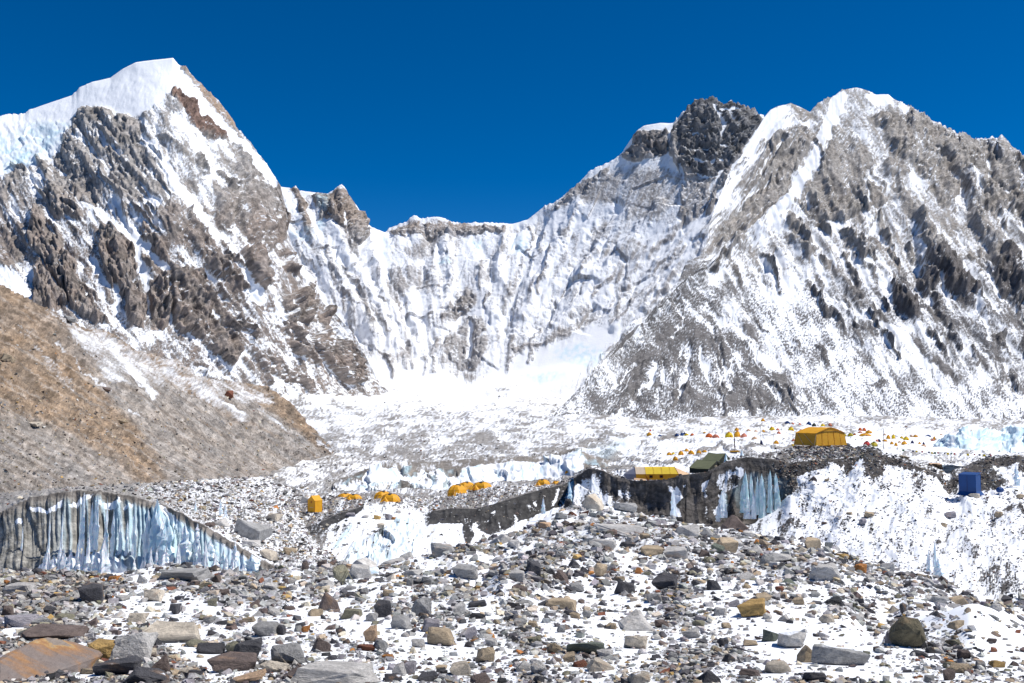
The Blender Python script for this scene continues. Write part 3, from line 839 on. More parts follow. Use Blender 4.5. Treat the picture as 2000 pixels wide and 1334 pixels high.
s.push(h)
tb = tones(s, (0.285, 0.20, 0.13), (0.23, 0.18, 0.135), 34, 151)
tg = tones(s, (0.30, 0.265, 0.23), (0.24, 0.225, 0.21), 50, 153)
streak = np.clip(0.5 + 1.3 * fbm(q / 7, t / 170, 4, 155), 0, 1)
g = np.clip(scr * (0.62 + 0.5 * streak) + (1 - scr) * sstep(0.62, 0.9, streak) * 0.6, 0, 1)
dk = paint_w(wx, wy, [(60, 600), (150, 660), (210, 720), (180, 720), (90, 660)], 10) * 0.6 + paint_w(wx, wy, [(-90, 560), (20, 590), (80, 640), (0, 640)], 10) * 0.4
s.tone = tb * (1 - g[..., None]) + tg * g[..., None]
s.tone = s.tone * (1 - dk[..., None]) + np.array((0.19, 0.155, 0.125)) * dk[..., None]
gritty = fbm(s.X / 2.4, s.Y / 2.4, 2, 157) + 0.7 * (streak - 0.5)
s.tone = s.tone * np.clip(1 + 0.55 * gritty, 0.5, 1.6)[..., None]
topd = sstep(95, 0, s.Y - np.interp(s.X, [0, 130, 260, 400, 545, 640], [556, 622, 690, 743, 768, 868]))
cov = 1.25 - 0.55 * topd * sstep(40, 200, s.X) * (1 - 0.75 * ridge_brown)
cov = paint_all(s, cov, [
    ([(90, 605), (200, 650), (260, 692), (340, 712), (400, 745), (350, 760), (250, 735), (150, 670)], 0.50, 14),
    ([(140, 660), (200, 690), (260, 760), (200, 735)], 0.55, 8),
    ([(400, 742), (470, 744), (520, 760), (540, 790), (470, 790), (400, 775)], 0.58, 10),
    ([(215, 670), (270, 740), (300, 770)], 0.35, 6, 8),
    ([(330, 715), (420, 790), (470, 820)], 0.5, 8, 8),
    ([(110, 670), (160, 720), (215, 765)], 0.5, 4, 3),
    ([(40, 640), (90, 700), (140, 760)], 0.75, 8, 10),
    ([(430, 790), (470, 815)], 0.3, 3, 2), ([(620, 860), (650, 882)], 0.35, 3, 3), ([(250, 800), (280, 818)], 0.4, 3, 2), ([(500, 800), (560, 845)], 0.62, 4, 3),
    ([(-90, 952), (0, 955), (150, 945), (300, 935), (460, 925), (560, 915), (690, 905), (690, 940), (-90, 1010)], 0.86, 12),
], wx, wy)
finish_cover(s, cov, 4, 159, 0.12, 0.45, 1.5, 16, 30)
M_MO = terrain_mat("moraine_scree", 0.30, 0.26, 0.8, soft=0.36)
MO.build("moraine_slope", M_MO, back=[(1.03, 6), (1.15, 40)])

# ---- left ice cliff and the rubble shelf above it
IC = Sheet([
    [(-90, 1150, 43), (0, 1150, 43), (100, 1150, 43), (250, 1150, 42), (400, 1150, 41), (500, 1150, 39.5), (540, 1140, 39.5), (600, 1125, 40), (700, 1130, 40.5), (790, 1130, 42)],
    [(-90, 1120, 44.5), (0, 1118, 44.5), (100, 1120, 44), (250, 1118, 43.5), (400, 1128, 42), (480, 1133, 40.5), (520, 1128, 40.2), (600, 1115, 40.8), (690, 1118, 41.5), (790, 1120, 43)],
    [(-90, 1012, 46), (0, 1000, 46), (30, 985, 46.2), (60, 972, 46.4), (100, 965, 46.6), (150, 958, 46.8), (200, 960, 46.8), (250, 968, 46.6), (300, 980, 46.2), (350, 1000, 45.4), (400, 1028, 44.2), (450, 1058, 43), (500, 1088, 41.6), (535, 1108, 41), (600, 1105, 41.4), (690, 1114, 42.2), (790, 1118, 44)],
    [(-90, 1008, 50), (0, 996, 50), (60, 969, 50), (100, 962, 50), (150, 955, 50), (200, 957, 50), (250, 963, 50), (300, 973, 51), (350, 988, 51), (400, 1008, 51), (450, 1030, 50), (500, 1048, 50), (540, 1058, 51), (600, 1062, 52), (640, 1085, 52), (690, 1112, 48), (790, 1117, 48)],
    [(-90, 985, 80), (0, 975, 80), (60, 962, 80), (150, 953, 80), (250, 956, 80), (350, 965, 80), (450, 978, 84), (540, 990, 88), (590, 1012, 84), (630, 1070, 66), (690, 1111, 52), (790, 1116, 52)],
    [(-90, 968, 135), (0, 962, 135), (150, 950, 138), (300, 942, 155), (450, 932, 205), (560, 928, 260), (600, 930, 260), (640, 1060, 90), (690, 1110, 56), (790, 1115, 56)],
], -90, 790, 500, [8, 62, 12, 44, 26])
s = IC
wx, wy = s.warp(6, 26, 161)
RAG = 5 * fbm(s.X[0] / 26, s.X[0] * 0, 4, 162) + 2 * fbm(s.X[0] / 6, s.X[0] * 0, 2, 164)
ragw = np.clip(1 - np.abs(s.V - s.rowv[2]) / 22.0, 0, 1)
s.P[..., 2] -= ragw * RAG[None, :] * s.px
top = RAG[None, :] + np.interp(s.X[0], [-90, 0, 30, 60, 100, 150, 200, 250, 300, 350, 400, 450, 500, 535], [1012, 1000, 985, 972, 965, 958, 960, 968, 980, 1000, 1028, 1058, 1088, 1108])[None, :]
onface = (s.V <= s.rowv[2]) & (s.X < 545)
fv = np.clip((s.V - s.rowv[1]) / (s.rowv[2] - s.rowv[1]), 0, 1)
facew = onface * sstep(0, 0.06, fv) * sstep(1.02, 0.90, fv) * sstep(545, 520, s.X)
wob = 5 * fbm(s.X / 40, s.Y / 70, 3, 163)
fl1 = 1 - np.abs(perlin((s.X + wob) / 17, s.Y / 260, 165))
fl2 = 1 - np.abs(perlin((s.X + wob) / 8, s.Y / 160, 167))
icy = sstep(225, 300, s.X + 30 * fbm(s.X / 40, s.Y / 40, 2, 169)) * onface
h = facew * (8 * facets((s.X + wob) / 34, s.Y / 300, 168, 1.0) + 7 * (fl1 ** 3 - 0.4) * (0.45 + 0.55 * sstep(60, 140, s.X)) + 3 * (fl2 ** 2 - 0.4))
h -= facew * 10 * np.sin(np.pi * np.clip((fv - 0.15) / 0.7, 0, 1)) * (1 - icy) * 0.8
h += facew * icy * 10 * (ridged((s.X + wob) / 30, s.Y / 90, 3, 171) - 0.35) * (1.3 - fv)
h += (~onface) * (2.6 * (ridged(s.X / 22, s.Y / 9, 4, 173) - 0.5) + 1.2 * fbm(s.X / 5, s.Y / 3, 3, 175))
n = s.normals()
s.push(h, n)
cov = np.where(onface, 0.95, 0.72 + 0.16 * fbm(s.X / 60, s.Y / 20, 3, 177) + 0.14 * sstep(200, 60, s.X) - 0.27 * sstep(240, 420, s.X))
face_tone = tones(s, (0.30, 0.285, 0.25), (0.23, 0.225, 0.205), 30, 179)
vst = np.clip(0.5 + 0.8 * fbm((s.X + wob) / 5, s.Y / 120, 4, 181), 0, 1)[..., None]
face_tone = face_tone * (0.70 + 0.6 * vst) * (1 + 0.5 * fbm(s.X / 90, (s.Y - top) / 5, 3, 182))[..., None]
rim = (sstep(26, 5, s.Y - top - 3 * fbm(s.X / 9, s.Y / 9, 3, 183)) * onface)[..., None]
face_tone = face_tone * (1 - 0.75 * rim) + np.array((0.15, 0.13, 0.115)) * 0.75 * rim
s.tone = np.where(onface[..., None], face_tone, tones(s, (0.34, 0.32, 0.295), (0.26, 0.245, 0.23), 18, 185))
cov = paint_all(s, cov, [
    ([(52, 992), (82, 991), (92, 997), (124, 976), (122, 990), (96, 1002), (60, 998)], 0.1, 2.5),
    ([(28, 1016), (42, 1010), (44, 1020), (30, 1024)], 0.1, 2.5), ([(134, 988), (160, 968), (186, 966), (170, 980), (140, 992)], 0.2, 3),
    ([(190, 982), (235, 976), (240, 984), (225, 994), (196, 990)], 0.12, 3), ([(240, 994), (262, 984), (262, 992), (244, 1000)], 0.15, 3),
    ([(310, 985), (335, 1000), (360, 1030), (380, 1060), (350, 1040), (318, 1005)], 0.06, 4), ([(420, 1055), (450, 1070), (505, 1108), (520, 1130), (460, 1120), (425, 1080)], 0.25, 8),
    ([(355, 1020), (380, 1040), (395, 1060), (370, 1055)], 0.15, 4), ([(70, 1112), (100, 1095), (210, 1075), (250, 1110), (250, 1135), (70, 1135)], 0.05, 4),
    ([(262, 950), (330, 945), (345, 965), (300, 972)], 0.5, 8), ([(680, 1110), (690, 1090), (790, 1085), (790, 1130)], 0.1, 5),
], s.X + 2 * fbm(s.X / 6, s.Y / 6, 2, 187), s.Y + 3 * fbm(s.X / 4, s.Y / 8, 3, 189))
finish_cover(s, cov, 4, 191, 0.35, 0.10, 0)
s.rock = np.where(onface, s.rock, cov + 0.42 * fbm(s.X / 3.4, s.Y / 2.2, 3, 193))
thin = np.clip(sstep(0.45, 0.85, fl1 ** 2) * sstep(80, 190, s.X) * 0.75, 0, 1)
s.ice = np.clip(facew * (icy * (0.72 + 0.3 * fbm(s.X / 8, s.Y / 30, 3, 195)) + (1 - icy) * thin) * sstep(12, 24, s.Y - top), 0, 0.95)
M_IC = terrain_mat("dirty_glacier_ice", 0.10, 0.26, 0.5)
IC.build("ice_cliff", M_IC)

# ---- white serac ridge in the middle distance
SR = Sheet([
    [(650, 1000, 165), (760, 1005, 160), (900, 985, 160), (1000, 970, 165), (1100, 960, 160), (1210, 960, 150)],
    [(650, 950, 178), (690, 935, 182), (720, 918, 185), (745, 914, 186), (790, 918, 186), (830, 930, 184), (860, 920, 186), (900, 915, 188), (960, 908, 190), (1010, 902, 190), (1060, 903, 190), (1090, 892, 190), (1115, 882, 190), (1128, 880, 190), (1145, 888, 188), (1175, 906, 182), (1210, 925, 175)],
    [(650, 940, 215), (760, 900, 225), (850, 902, 230), (960, 892, 235), (1060, 890, 235), (1120, 876, 225), (1160, 890, 225), (1210, 905, 215)],
], 650, 1210, 320, [58, 12])
s = SR
wx, wy = s.warp(6, 26, 201)
fv = np.clip(s.V / s.rowv[1], 0, 1)
up = s.V <= s.rowv[1]
xw = s.X + 16 * fbm(s.X / 50, s.Y / 30, 3, 202)
h = up * (7 * (ridged(xw / 15, s.Y / 26, 3, 203) - 0.45) * (0.6 + 0.9 * fbm(s.X / 40, s.Y / 30, 2, 204)) + 9 * facets(xw / 30, s.Y / 22, 206, 0.8) + 6 * (ridged(s.X / 60, s.Y / 18, 3, 205) - 0.5)) * sstep(0, 0.15, fv) + 1.2 * fbm(s.X / 5, s.Y / 5, 2, 207)
s.push(h)
cov = np.where(up, 0.12 + 0.15 * fbm(s.X / 40, s.Y / 20, 3, 209), 0.6)
cov = paint_all(s, cov, [([(655, 950), (690, 930), (720, 914), (700, 945), (670, 965)], 0.9, 3), ([(775, 915), (815, 918), (815, 935), (790, 935)], 0.85, 4), ([(855, 915), (905, 912), (900, 922), (865, 925)], 0.85, 3), ([(770, 975), (850, 925), (870, 960), (820, 1000)], 0.7, 6),
                         ([(1100, 885), (1125, 878), (1148, 888), (1190, 915), (1160, 905), (1130, 886)], 0.95, 3), ([(1140, 895), (1210, 925), (1210, 960), (1140, 960)], 0.8, 6), ([(650, 940), (1210, 940), (1210, 1010), (650, 1010)], 0.35, 8)], wx, wy)
s.tone = tones(s, (0.25, 0.225, 0.195), (0.16, 0.145, 0.13), 20, 211)
finish_cover(s, cov, 4, 213, 0.8, 0.4, 0, 14, 20)
s.ice = up * np.clip(0.10 + 1.1 * fbm(xw / 16, s.Y / 16, 3, 215), 0, 0.65) * sstep(0.25, 0.5, fv)
M_SR = terrain_mat("serac_ice", 0.4, 0.3, 0.5)
SR.build("serac_ridge", M_SR, back=[(1.05, 12)])

# ---- central ridge: tent shelf, dark ice cliff, white ice slope below
CR = Sheet([
    [(560, 1075, 62), (620, 1100, 58), (690, 1112, 54), (760, 1110, 53), (840, 1100, 55), (900, 1080, 60), (960, 1060, 66), (1000, 1048, 70), (1060, 1018, 76), (1110, 1000, 78), (1200, 1000, 78)],
    [(560, 1040, 68), (600, 1038, 70), (640, 1026, 72), (690, 1024, 72), (760, 1020, 74), (830, 1020, 76), (850, 1012, 77), (930, 1018, 77), (980, 1028, 76), (1020, 1015, 79), (1060, 998, 82), (1100, 985, 84), (1200, 985, 82)],
    [(560, 1034, 72), (600, 1030, 74), (635, 1016, 76), (660, 1004, 77), (700, 992, 79), (730, 984, 80), (790, 995, 80), (830, 1004, 80), (850, 998, 80), (880, 993, 80), (930, 994, 80), (960, 986, 81), (1000, 974, 83), (1060, 955, 86), (1100, 947, 88), (1130, 930, 89), (1160, 918, 90), (1200, 930, 88)],
    [(560, 1005, 88), (640, 996, 92), (700, 984, 92), (760, 980, 92), (830, 985, 92), (880, 976, 92), (930, 968, 93), (960, 955, 95), (1000, 952, 95), (1060, 950, 96), (1100, 944, 97), (1140, 920, 98), (1200, 925, 97)],
    [(560, 978, 120), (640, 968, 128), (760, 968, 125), (860, 972, 118), (900, 960, 118), (960, 950, 118), (1060, 947, 118), (1110, 941, 118), (1140, 918, 115), (1200, 922, 112)],
], 560, 1200, 400, [54, 38, 22, 16])
s = CR
wx, wy = s.warp(7, 26, 221)
fv = np.clip((s.V - s.rowv[1]) / (s.rowv[2] - s.rowv[1]), 0, 1)
cl = (s.V <= s.rowv[2]) & (s.V >= s.rowv[1] - 6)
lowr = s.V < s.rowv[1]
dark_px = sstep(820, 850, s.X)
h = cl * (5 * (ridged(s.X / 20, s.Y / 60, 3, 223) - 0.45) * dark_px) * sstep(1.0, 0.85, fv)
icew = paint_w(wx, wy, [(672, 1100), (690, 1060), (740, 1045), (770, 1015), (800, 1012), (820, 1030), (830, 1060), (800, 1085), (740, 1098)], 6)
h += icew * (8 * (ridged(wx / 17, wy / 30, 3, 225) - 0.4) + 10 * facets(wx / 26, wy / 20, 228, 0.8) + 5 * (ridged(s.X / 30, s.Y / 12, 2, 226) - .4))
h += lowr * (1 - icew) * 4 * (ridged((s.X + 0.6 * s.Y) / 16, s.Y / 60, 3, 227) - 0.5) * sstep(560, 640, s.X)
h += (s.V > s.rowv[2]) * (2.4 * (ridged(s.X / 18, s.Y / 7, 3, 229) - 0.5)) + 1.0 * fbm(s.X / 4, s.Y / 3, 3, 231)
s.push(h)
cov = np.where(s.V > s.rowv[2], 0.50, np.where(cl, 0.2 + 0.75 * dark_px, 0.18))
cov = paint_all(s, cov, [
    ([(560, 1000), (640, 1015), (660, 1030), (640, 1060), (600, 1100), (560, 1100)], 0.62, 10),
    ([(622, 1022), (660, 1000), (700, 988), (712, 990), (702, 1002), (668, 1014), (632, 1032)], 1.0, 2.5),
    ([(842, 998), (880, 991), (930, 993), (960, 985), (1000, 972), (1060, 953), (1130, 935), (1130, 950), (1100, 972), (1050, 985), (1000, 1000), (975, 1006), (930, 1008), (880, 1004), (852, 1006)], 1.0, 3),
    ([(930, 1030), (960, 1010), (1000, 1002), (1050, 985), (1090, 975), (1060, 1002), (1010, 1020), (985, 1036), (960, 1045)], 0.95, 4),
    ([(905, 1012), (920, 1010), (925, 1040), (915, 1070), (906, 1050)], 0.85, 3),
    ([(935, 1024), (962, 1008), (954, 1020)], 0.2, 6), ([(955, 1003), (968, 996), (965, 1008)], 0.2, 5), ([(1030, 986), (1038, 980), (1036, 998)], 0.2, 4), ([(1042, 984), (1050, 978), (1046, 994)], 0.2, 4), ([(1084, 956), (1096, 952), (1086, 978), (1074, 990)], 0.15, 5), ([(975, 1020), (980, 1040)], 0.4, 3, 2), ([(1005, 1005), (1008, 1022)], 0.4, 3, 2),
    ([(720, 1035), (760, 1030), (740, 1045)], 0.7, 4), ([(560, 1060), (640, 1085), (690, 1100), (680, 1125), (560, 1110)], 0.6, 8),
    ([(700, 984), (830, 984), (840, 1000), (790, 1000), (720, 992)], 0.3, 6), ([(640, 1040), (700, 1020), (690, 1060), (650, 1070)], 0.3, 8),
    ([(1090, 970), (1140, 935), (1200, 930), (1200, 985), (1090, 1000)], 0.55, 8),
], wx, wy)
s.tone = np.where((s.V > s.rowv[2])[..., None], tones(s, (0.27, 0.25, 0.23), (0.19, 0.175, 0.165), 16, 233), tones(s, (0.060, 0.058, 0.056), (0.038, 0.036, 0.035), 20, 235))
cw = paint_w(wx, wy, [(560, 1050), (640, 1050), (690, 1100), (560, 1120)], 10)[..., None]
s.tone = s.tone * (1 - cw) + np.array((0.22, 0.205, 0.19)) * cw
finish_cover(s, cov, 4, 237, 0.7, 0.5, -0.4)
s.rock += (s.V > s.rowv[2]) * 0.40 * fbm(s.X / 3.2, s.Y / 2.0, 3, 239)
s.ice = np.clip(icew * (0.35 + 0.8 * fbm(s.X / 10, s.Y / 24, 3, 241)), 0, 0.9)
s.ice = np.maximum(s.ice, paint_w(s.X, s.Y, [(645, 1070), (672, 1038), (690, 1020), (682, 1045), (660, 1072)], 3) * 0.6)
s.ice = np.maximum(s.ice, paint_w(s.X, s.Y, [(1110, 945), (1128, 935), (1122, 955), (1116, 978), (1108, 978)], 3) * 0.75)
M_CR = terrain_mat("dark_ice_and_rubble", 0.16, 0.28, 0.5)
CR.build("ice_ridge", M_CR, back=[(1.05, 5)])

# ---- right: dark ice cliff running into the snow bank
RB = Sheet([
    [(1120, 1030, 70), (1200, 1025, 70), (1260, 1030, 69), (1330, 1045, 68), (1420, 1055, 66), (1500, 1055, 64), (1600, 1080, 60), (1700, 1115, 54), (1800, 1155, 47), (1900, 1190, 41), (2000, 1225, 36), (2090, 1250, 33)],
    [(1120, 985, 80), (1200, 990, 79), (1260, 1006, 78), (1300, 1012, 77), (1340, 1022, 76), (1400, 1026, 76), (1440, 1024, 76), (1480, 1012, 76.5), (1520, 990, 76), (1545, 965, 75), (1600, 985, 70), (1700, 1010, 65), (1800, 1030, 61), (1860, 1020, 62), (1900, 1010, 64), (2000, 1080, 52), (2090, 1120, 47)],
    [(1120, 935, 84), (1150, 915, 83), (1175, 918, 82.5), (1200, 932, 81.5), (1240, 939, 80), (1300, 937, 79), (1330, 928, 78.5), (1380, 922, 78.5), (1420, 901, 79), (1460, 893, 79), (1500, 896, 79), (1520, 900, 79), (1540, 905, 79), (1560, 902, 79), (1600, 898, 79), (1660, 894, 79), (1700, 890, 79), (1720, 888, 79), (1750, 896, 78), (1790, 910, 77),
     (1830, 925, 76), (1850, 932, 77), (1875, 927, 79), (1900, 912, 82), (1930, 898, 84), (1960, 892, 84), (1990, 893, 83), (2030, 900, 82), (2090, 905, 82)],
    [(1120, 925, 96), (1160, 908, 96), (1200, 926, 98), (1235, 941, 98), (1300, 940, 97), (1340, 931, 96), (1385, 923, 96), (1420, 899, 96), (1460, 888, 95), (1500, 888, 95), (1540, 890, 96), (1600, 880, 98), (1660, 882, 98), (1720, 884, 96), (1790, 902, 94), (1850, 920, 94), (1900, 906, 95), (1930, 894, 95), (1960, 889, 94), (2090, 900, 94)],
    [(1120, 930, 112), (1160, 912, 112), (1235, 938, 112), (1300, 937, 112), (1340, 928, 112), (1385, 918, 112), (1420, 900, 112), (1500, 884, 115), (1540, 876, 118), (1600, 870, 120), (1660, 872, 120), (1720, 884, 114), (1790, 906, 108), (1850, 925, 106), (1930, 905, 108), (2090, 905, 110)],
], 1120, 2090, 560, [48, 84, 22, 12])
s = RB
wx, wy = s.warp(9, 30, 251)
wx2, wy2 = s.warp(5, 10, 253)
wx, wy = wx + wx2 - s.X, wy + wy2 - s.Y
fv = np.clip((s.V - s.rowv[1]) / (s.rowv[2] - s.rowv[1]), 0, 1)
cliff = sstep(1545, 1500, s.X) * (s.V >= s.rowv[1] - 4) * (s.V <= s.rowv[2])
bank = sstep(1500, 1560, s.X) * (s.V <= s.rowv[2])
flu = 1 - np.abs(perlin((s.X + 6 * fbm(s.X / 30, s.Y / 60, 2, 254)) / 22, s.Y / 200, 255))
h = cliff * (6 * (flu ** 2 - 0.5) + 9 * facets(s.X / 40, s.Y / 60, 256, 0.8) + 3 * (ridged(s.X / 10, s.Y / 40, 3, 257) - 0.5)) * sstep(1.0, 0.86, fv) * sstep(0, 0.08, fv)
h -= cliff * 9 * np.sin(np.pi * np.clip(fv, 0, 1) ** 0.8)
h += bank * (3.5 * fbm(s.X / 24, s.Y / 14, 3, 258) + 9 * (ridged((s.X * 0.8 + s.Y * 0.5) / 60, (s.Y - s.X * 0.4) / 50, 3, 259) - 0.5) + 2.0 * fbm(s.X / 10, s.Y / 7, 3, 261))
for pts, am, wd in [([(1700, 890), (1680, 960), (1640, 1050)], 10, 30), ([(1885, 975), (1960, 1000), (2090, 1010)], 8, 30), ([(1850, 935), (1868, 985), (1830, 1060)], -10, 24), ([(1540, 920), (1500, 990), (1440, 1040)], -4, 10), ([(1895, 905), (1960, 880), (2060, 890)], 3, 8)]:
    h += am * paint_w(wx, wy, pts, wd, closed=False, width=2)
h += (s.V > s.rowv[2]) * 2.2 * (ridged(s.X / 16, s.Y / 6, 3, 263) - 0.5) + 0.7 * fbm(s.X / 4, s.Y / 3, 3, 265)
s.push(h)
edge = np.interp(s.X, [1120, 1150, 1175, 1200, 1240, 1300, 1330, 1380, 1420, 1460, 1500, 1520, 1540, 1600, 1660, 1720, 1750, 1790, 1830, 1850, 1875, 1900, 1930, 1960, 1990, 2090], [935, 915, 918, 932, 939, 937, 928, 922, 901, 893, 896, 900, 905, 898, 894, 888, 896, 910, 925, 932, 927, 912, 898, 892, 893, 905])
band = np.interp(s.X, [1120, 1540, 1580, 1640, 1700, 1740, 1800, 1850, 1900, 1960, 2090], [30, 40, 22, 14, 26, 22, 12, 16, 34, 40, 34])
dy = wy - edge
cov = np.where(s.V > s.rowv[2], 0.55, 0.24 + 0.24 * fbm(s.X / 44, s.Y / 30, 4, 267))
cov = np.maximum(cov, 1.05 * sstep(band, band * 0.62, dy + 8 * fbm(s.X / 5, s.Y / 26, 3, 269)) * (dy > -6) * (s.V <= s.rowv[2]))
cov = paint_all(s, cov, [
    ([(1150, 915), (1240, 940), (1380, 925), (1450, 893), (1545, 905), (1555, 945), (1520, 985), (1480, 1015), (1420, 1030), (1320, 1020), (1240, 1000), (1175, 960)], 1.02, 4),
    ([(1120, 930), (1160, 925), (1190, 960), (1215, 985), (1150, 1000), (1120, 990)], 0.42, 10),
    ([(1308, 952), (1324, 948), (1332, 965), (1322, 985), (1330, 1010), (1314, 1012), (1312, 980)], 0.25, 3), ([(1375, 938), (1386, 936), (1380, 960), (1384, 975), (1374, 965)], 0.3, 3), ([(1378, 985), (1386, 985), (1384, 1010), (1376, 1010)], 0.4, 3),
    ([(1402, 930), (1425, 915), (1455, 914), (1458, 928), (1440, 950), (1420, 960), (1405, 950)], 0.32, 5), ([(1432, 925), (1450, 930), (1445, 950), (1432, 945)], 0.8, 3), ([(1402, 960), (1420, 955), (1424, 985), (1414, 1006), (1404, 990)], 0.3, 4),
    ([(1330, 943), (1345, 942), (1350, 952), (1338, 952)], 0.35, 3), ([(1390, 990), (1402, 985), (1410, 1015), (1398, 1015)], 0.5, 3),
    ([(1200, 950), (1230, 960), (1240, 990), (1215, 985)], 0.5, 6),
    ([(1690, 900), (1725, 905), (1720, 930), (1690, 945)], 0.8, 7), ([(1650, 905), (1665, 905), (1668, 920), (1655, 922)], 0.95, 3), ([(1600, 900), (1640, 905), (1620, 915)], 0.6, 4),
    ([(1895, 900), (1960, 905), (1975, 940), (1940, 960), (1905, 955), (1885, 945)], 0.78, 7), ([(1940, 908), (1990, 908), (1988, 940), (1960, 935)], 0.22, 5), ([(1882, 930), (1900, 925), (1905, 945), (1890, 950)], 0.3, 4),
    ([(1820, 925), (1880, 935), (1870, 960), (1850, 950)], 0.72, 5),
    ([(1570, 960), (1660, 990), (1700, 1040), (1620, 1040), (1580, 1000)], 0.30, 20), ([(1550, 975), (1500, 1010), (1440, 1050), (1470, 1050)], 0.42, 8), ([(1470, 1045), (1560, 1010), (1575, 1030), (1540, 1060), (1480, 1060)], 0.46, 10),
    ([(1880, 985), (1960, 1000), (1930, 1040), (1870, 1060)], 0.26, 12), ([(1830, 1050), (1860, 1030), (1905, 1010)], 0.55, 4, 4), ([(1900, 1100), (2000, 1090), (2000, 1160), (1930, 1170)], 0.44, 14),
    ([(1960, 1000), (1990, 990), (2000, 1010)], 0.6, 5, 4),
], wx, wy)
s.tone = tones(s, (0.065, 0.06, 0.056), (0.095, 0.085, 0.078), 22, 271)
cw = (s.V > s.rowv[2])[..., None] * 1.0
s.tone = s.tone * (1 - cw) + tones(s, (0.20, 0.185, 0.17), (0.13, 0.12, 0.112), 12, 273) * cw
vst = np.clip(0.5 + 0.8 * fbm(s.X / 6, s.Y / 60, 4, 275), 0, 1)[..., None] * cliff[..., None]
s.tone = s.tone * (0.8 + 0.5 * vst) * (1 + 0.9 * cliff * fbm(s.X / 80, dy / 5, 3, 276))[..., None]
finish_cover(s, cov, 3.5, 277, 0.5, 0.5, -0.3)
s.rock += bank * 0.30 * fbm(s.X / 2.6, s.Y / 2.2, 2, 279) + (s.V > s.rowv[2]) * 0.35 * fbm(s.X / 3, s.Y / 2, 2, 281)
icz = paint_w(wx, wy, [(1432, 955), (1455, 930), (1480, 922), (1540, 935), (1536, 960), (1500, 985), (1462, 1005), (1440, 985)], 6)
s.ice = 0.35 * np.clip(icz * (0.55 + 0.5 * fbm(s.X / 7, s.Y / 40, 3, 283)), 0, 0.85)
s.ice = np.maximum(s.ice, paint_w(wx, wy, [(1404, 975), (1420, 960), (1425, 990), (1412, 1005)], 3) * 0.5)
M_RB = terrain_mat("dark_ice_and_snow", 0.12, 0.30, 0.5)
RB.build("snow_bank", M_RB, back=[(1.05, 4)])

# ---- blue serac field at the right edge
SF = Sheet([
    [(1790, 905, 240), (1850, 905, 240), (1950, 900, 245), (2090, 895, 250)],
    [(1790, 888, 262), (1820, 880, 265), (1840, 864, 270), (1860, 850, 275), (1885, 836, 280), (1900, 832, 282), (1915, 833, 282), (1940, 842, 280), (1955, 850, 278), (1975, 846, 280), (1990, 836, 282), (2010, 832, 284), (2090, 830, 284)],
    [(1790, 880, 320), (1850, 850, 330), (1900, 834, 335), (1950, 842, 335), (2010, 830, 340), (2090, 830, 340)],
], 1790, 2090, 200, [60, 10])
s = SF
fv = np.clip(s.V / s.rowv[1], 0, 1)
h = 12 * facets(s.X / 34, s.Y / 18, 290) * sstep(0, 0.2, fv) + 9 * (ridged(s.X / 30, s.Y / 14, 4, 291) - 0.5) * sstep(0, 0.2, fv) + 2 * fbm(s.X / 6, s.Y / 5, 3, 293)
s.push(h)
s.rock[:] = 0
s.tone[:] = GREY
s.ice = np.clip(0.5 + 1.1 * fbm(s.X / 22, s.Y / 10, 3, 295) + 0.25 * fv, 0, 0.95)
M_SF = terrain_mat("blue_serac_ice", 0.8, 0.2, 0.4)
SF.build("serac_field", M_SF, back=[(1.03, 10)])

# ---- foreground moraine
FG = Sheet([
    [(-420, 1700, 2.6), (1000, 1700, 2.6), (2420, 1700, 2.6)],
    [(-420, 1420, 5.2), (1000, 1420, 5.2), (2420, 1420, 5.2)],
    [(-420, 1334, 7.0), (1000, 1334, 7.0), (2420, 1334, 7.0)],
    [(-420, 1230, 12), (0, 1225, 12), (1000, 1210, 13.5), (1700, 1230, 13), (2420, 1240, 13)],
    [(-420, 1150, 22), (0, 1150, 22), (500, 1150, 22), (1000, 1115, 25), (1300, 1100, 27), (1600, 1130, 25), (1800, 1180, 21), (2000, 1230, 18), (2420, 1280, 16)],
    [(-420, 1112, 32), (0, 1112, 32), (80, 1116, 32), (160, 1128, 31), (250, 1122, 32), (330, 1105, 33), (420, 1118, 33), (500, 1126, 33), (560, 1110, 35), (640, 1102, 37), (720, 1112, 37), (800, 1092, 40), (850, 1078, 42), (900, 1062, 45), (960, 1052, 48), (1000, 1042, 50), (1060, 1012, 54), (1110, 990, 58), (1160, 984, 60),
     (1200, 994, 60), (1260, 1010, 59), (1300, 1018, 58), (1340, 1030, 57), (1400, 1034, 57), (1440, 1036, 56), (1480, 1042, 55), (1520, 1048, 53), (1600, 1062, 50), (1640, 1076, 47), (1700, 1096, 43), (1760, 1112, 39.5), (1820, 1126, 36.5), (1880, 1150, 33), (1940, 1172, 30), (2000, 1192, 27.5), (2100, 1215, 25), (2420, 1260, 22)],
    [(-420, 1135, 38), (500, 1150, 39), (700, 1140, 42), (850, 1105, 48), (1000, 1065, 58), (1110, 1010, 66), (1260, 1030, 66), (1440, 1060, 63), (1600, 1090, 56), (1800, 1165, 41), (2000, 1235, 31), (2420, 1310, 25)],
], -420, 2420, 520, [10, 12, 46, 50, 62, 8])
FG.smooth_v(8)
s = FG
X3, Y3 = s.P[..., 0], s.P[..., 1]
dist = s.P[..., 1]
h = 0.24 * fbm(X3 / 3.6, Y3 / 3.6, 3, 301) + 0.05 * fbm(X3 / 0.8, Y3 / 0.8, 3, 303)
h = h * np.clip(dist / 14, 0.5, 2.0)
for pts, am in [([(990, 1150), (1200, 1050), (1330, 1060)], 0.25), ([(1700, 1200), (1900, 1190), (2000, 1165)], -0.3), ([(1790, 1180), (1900, 1230), (2000, 1180)], 0.3)]:
    h += am * paint_w(s.X, s.Y, pts, 50, closed=False, width=4)
nn = s.normals()
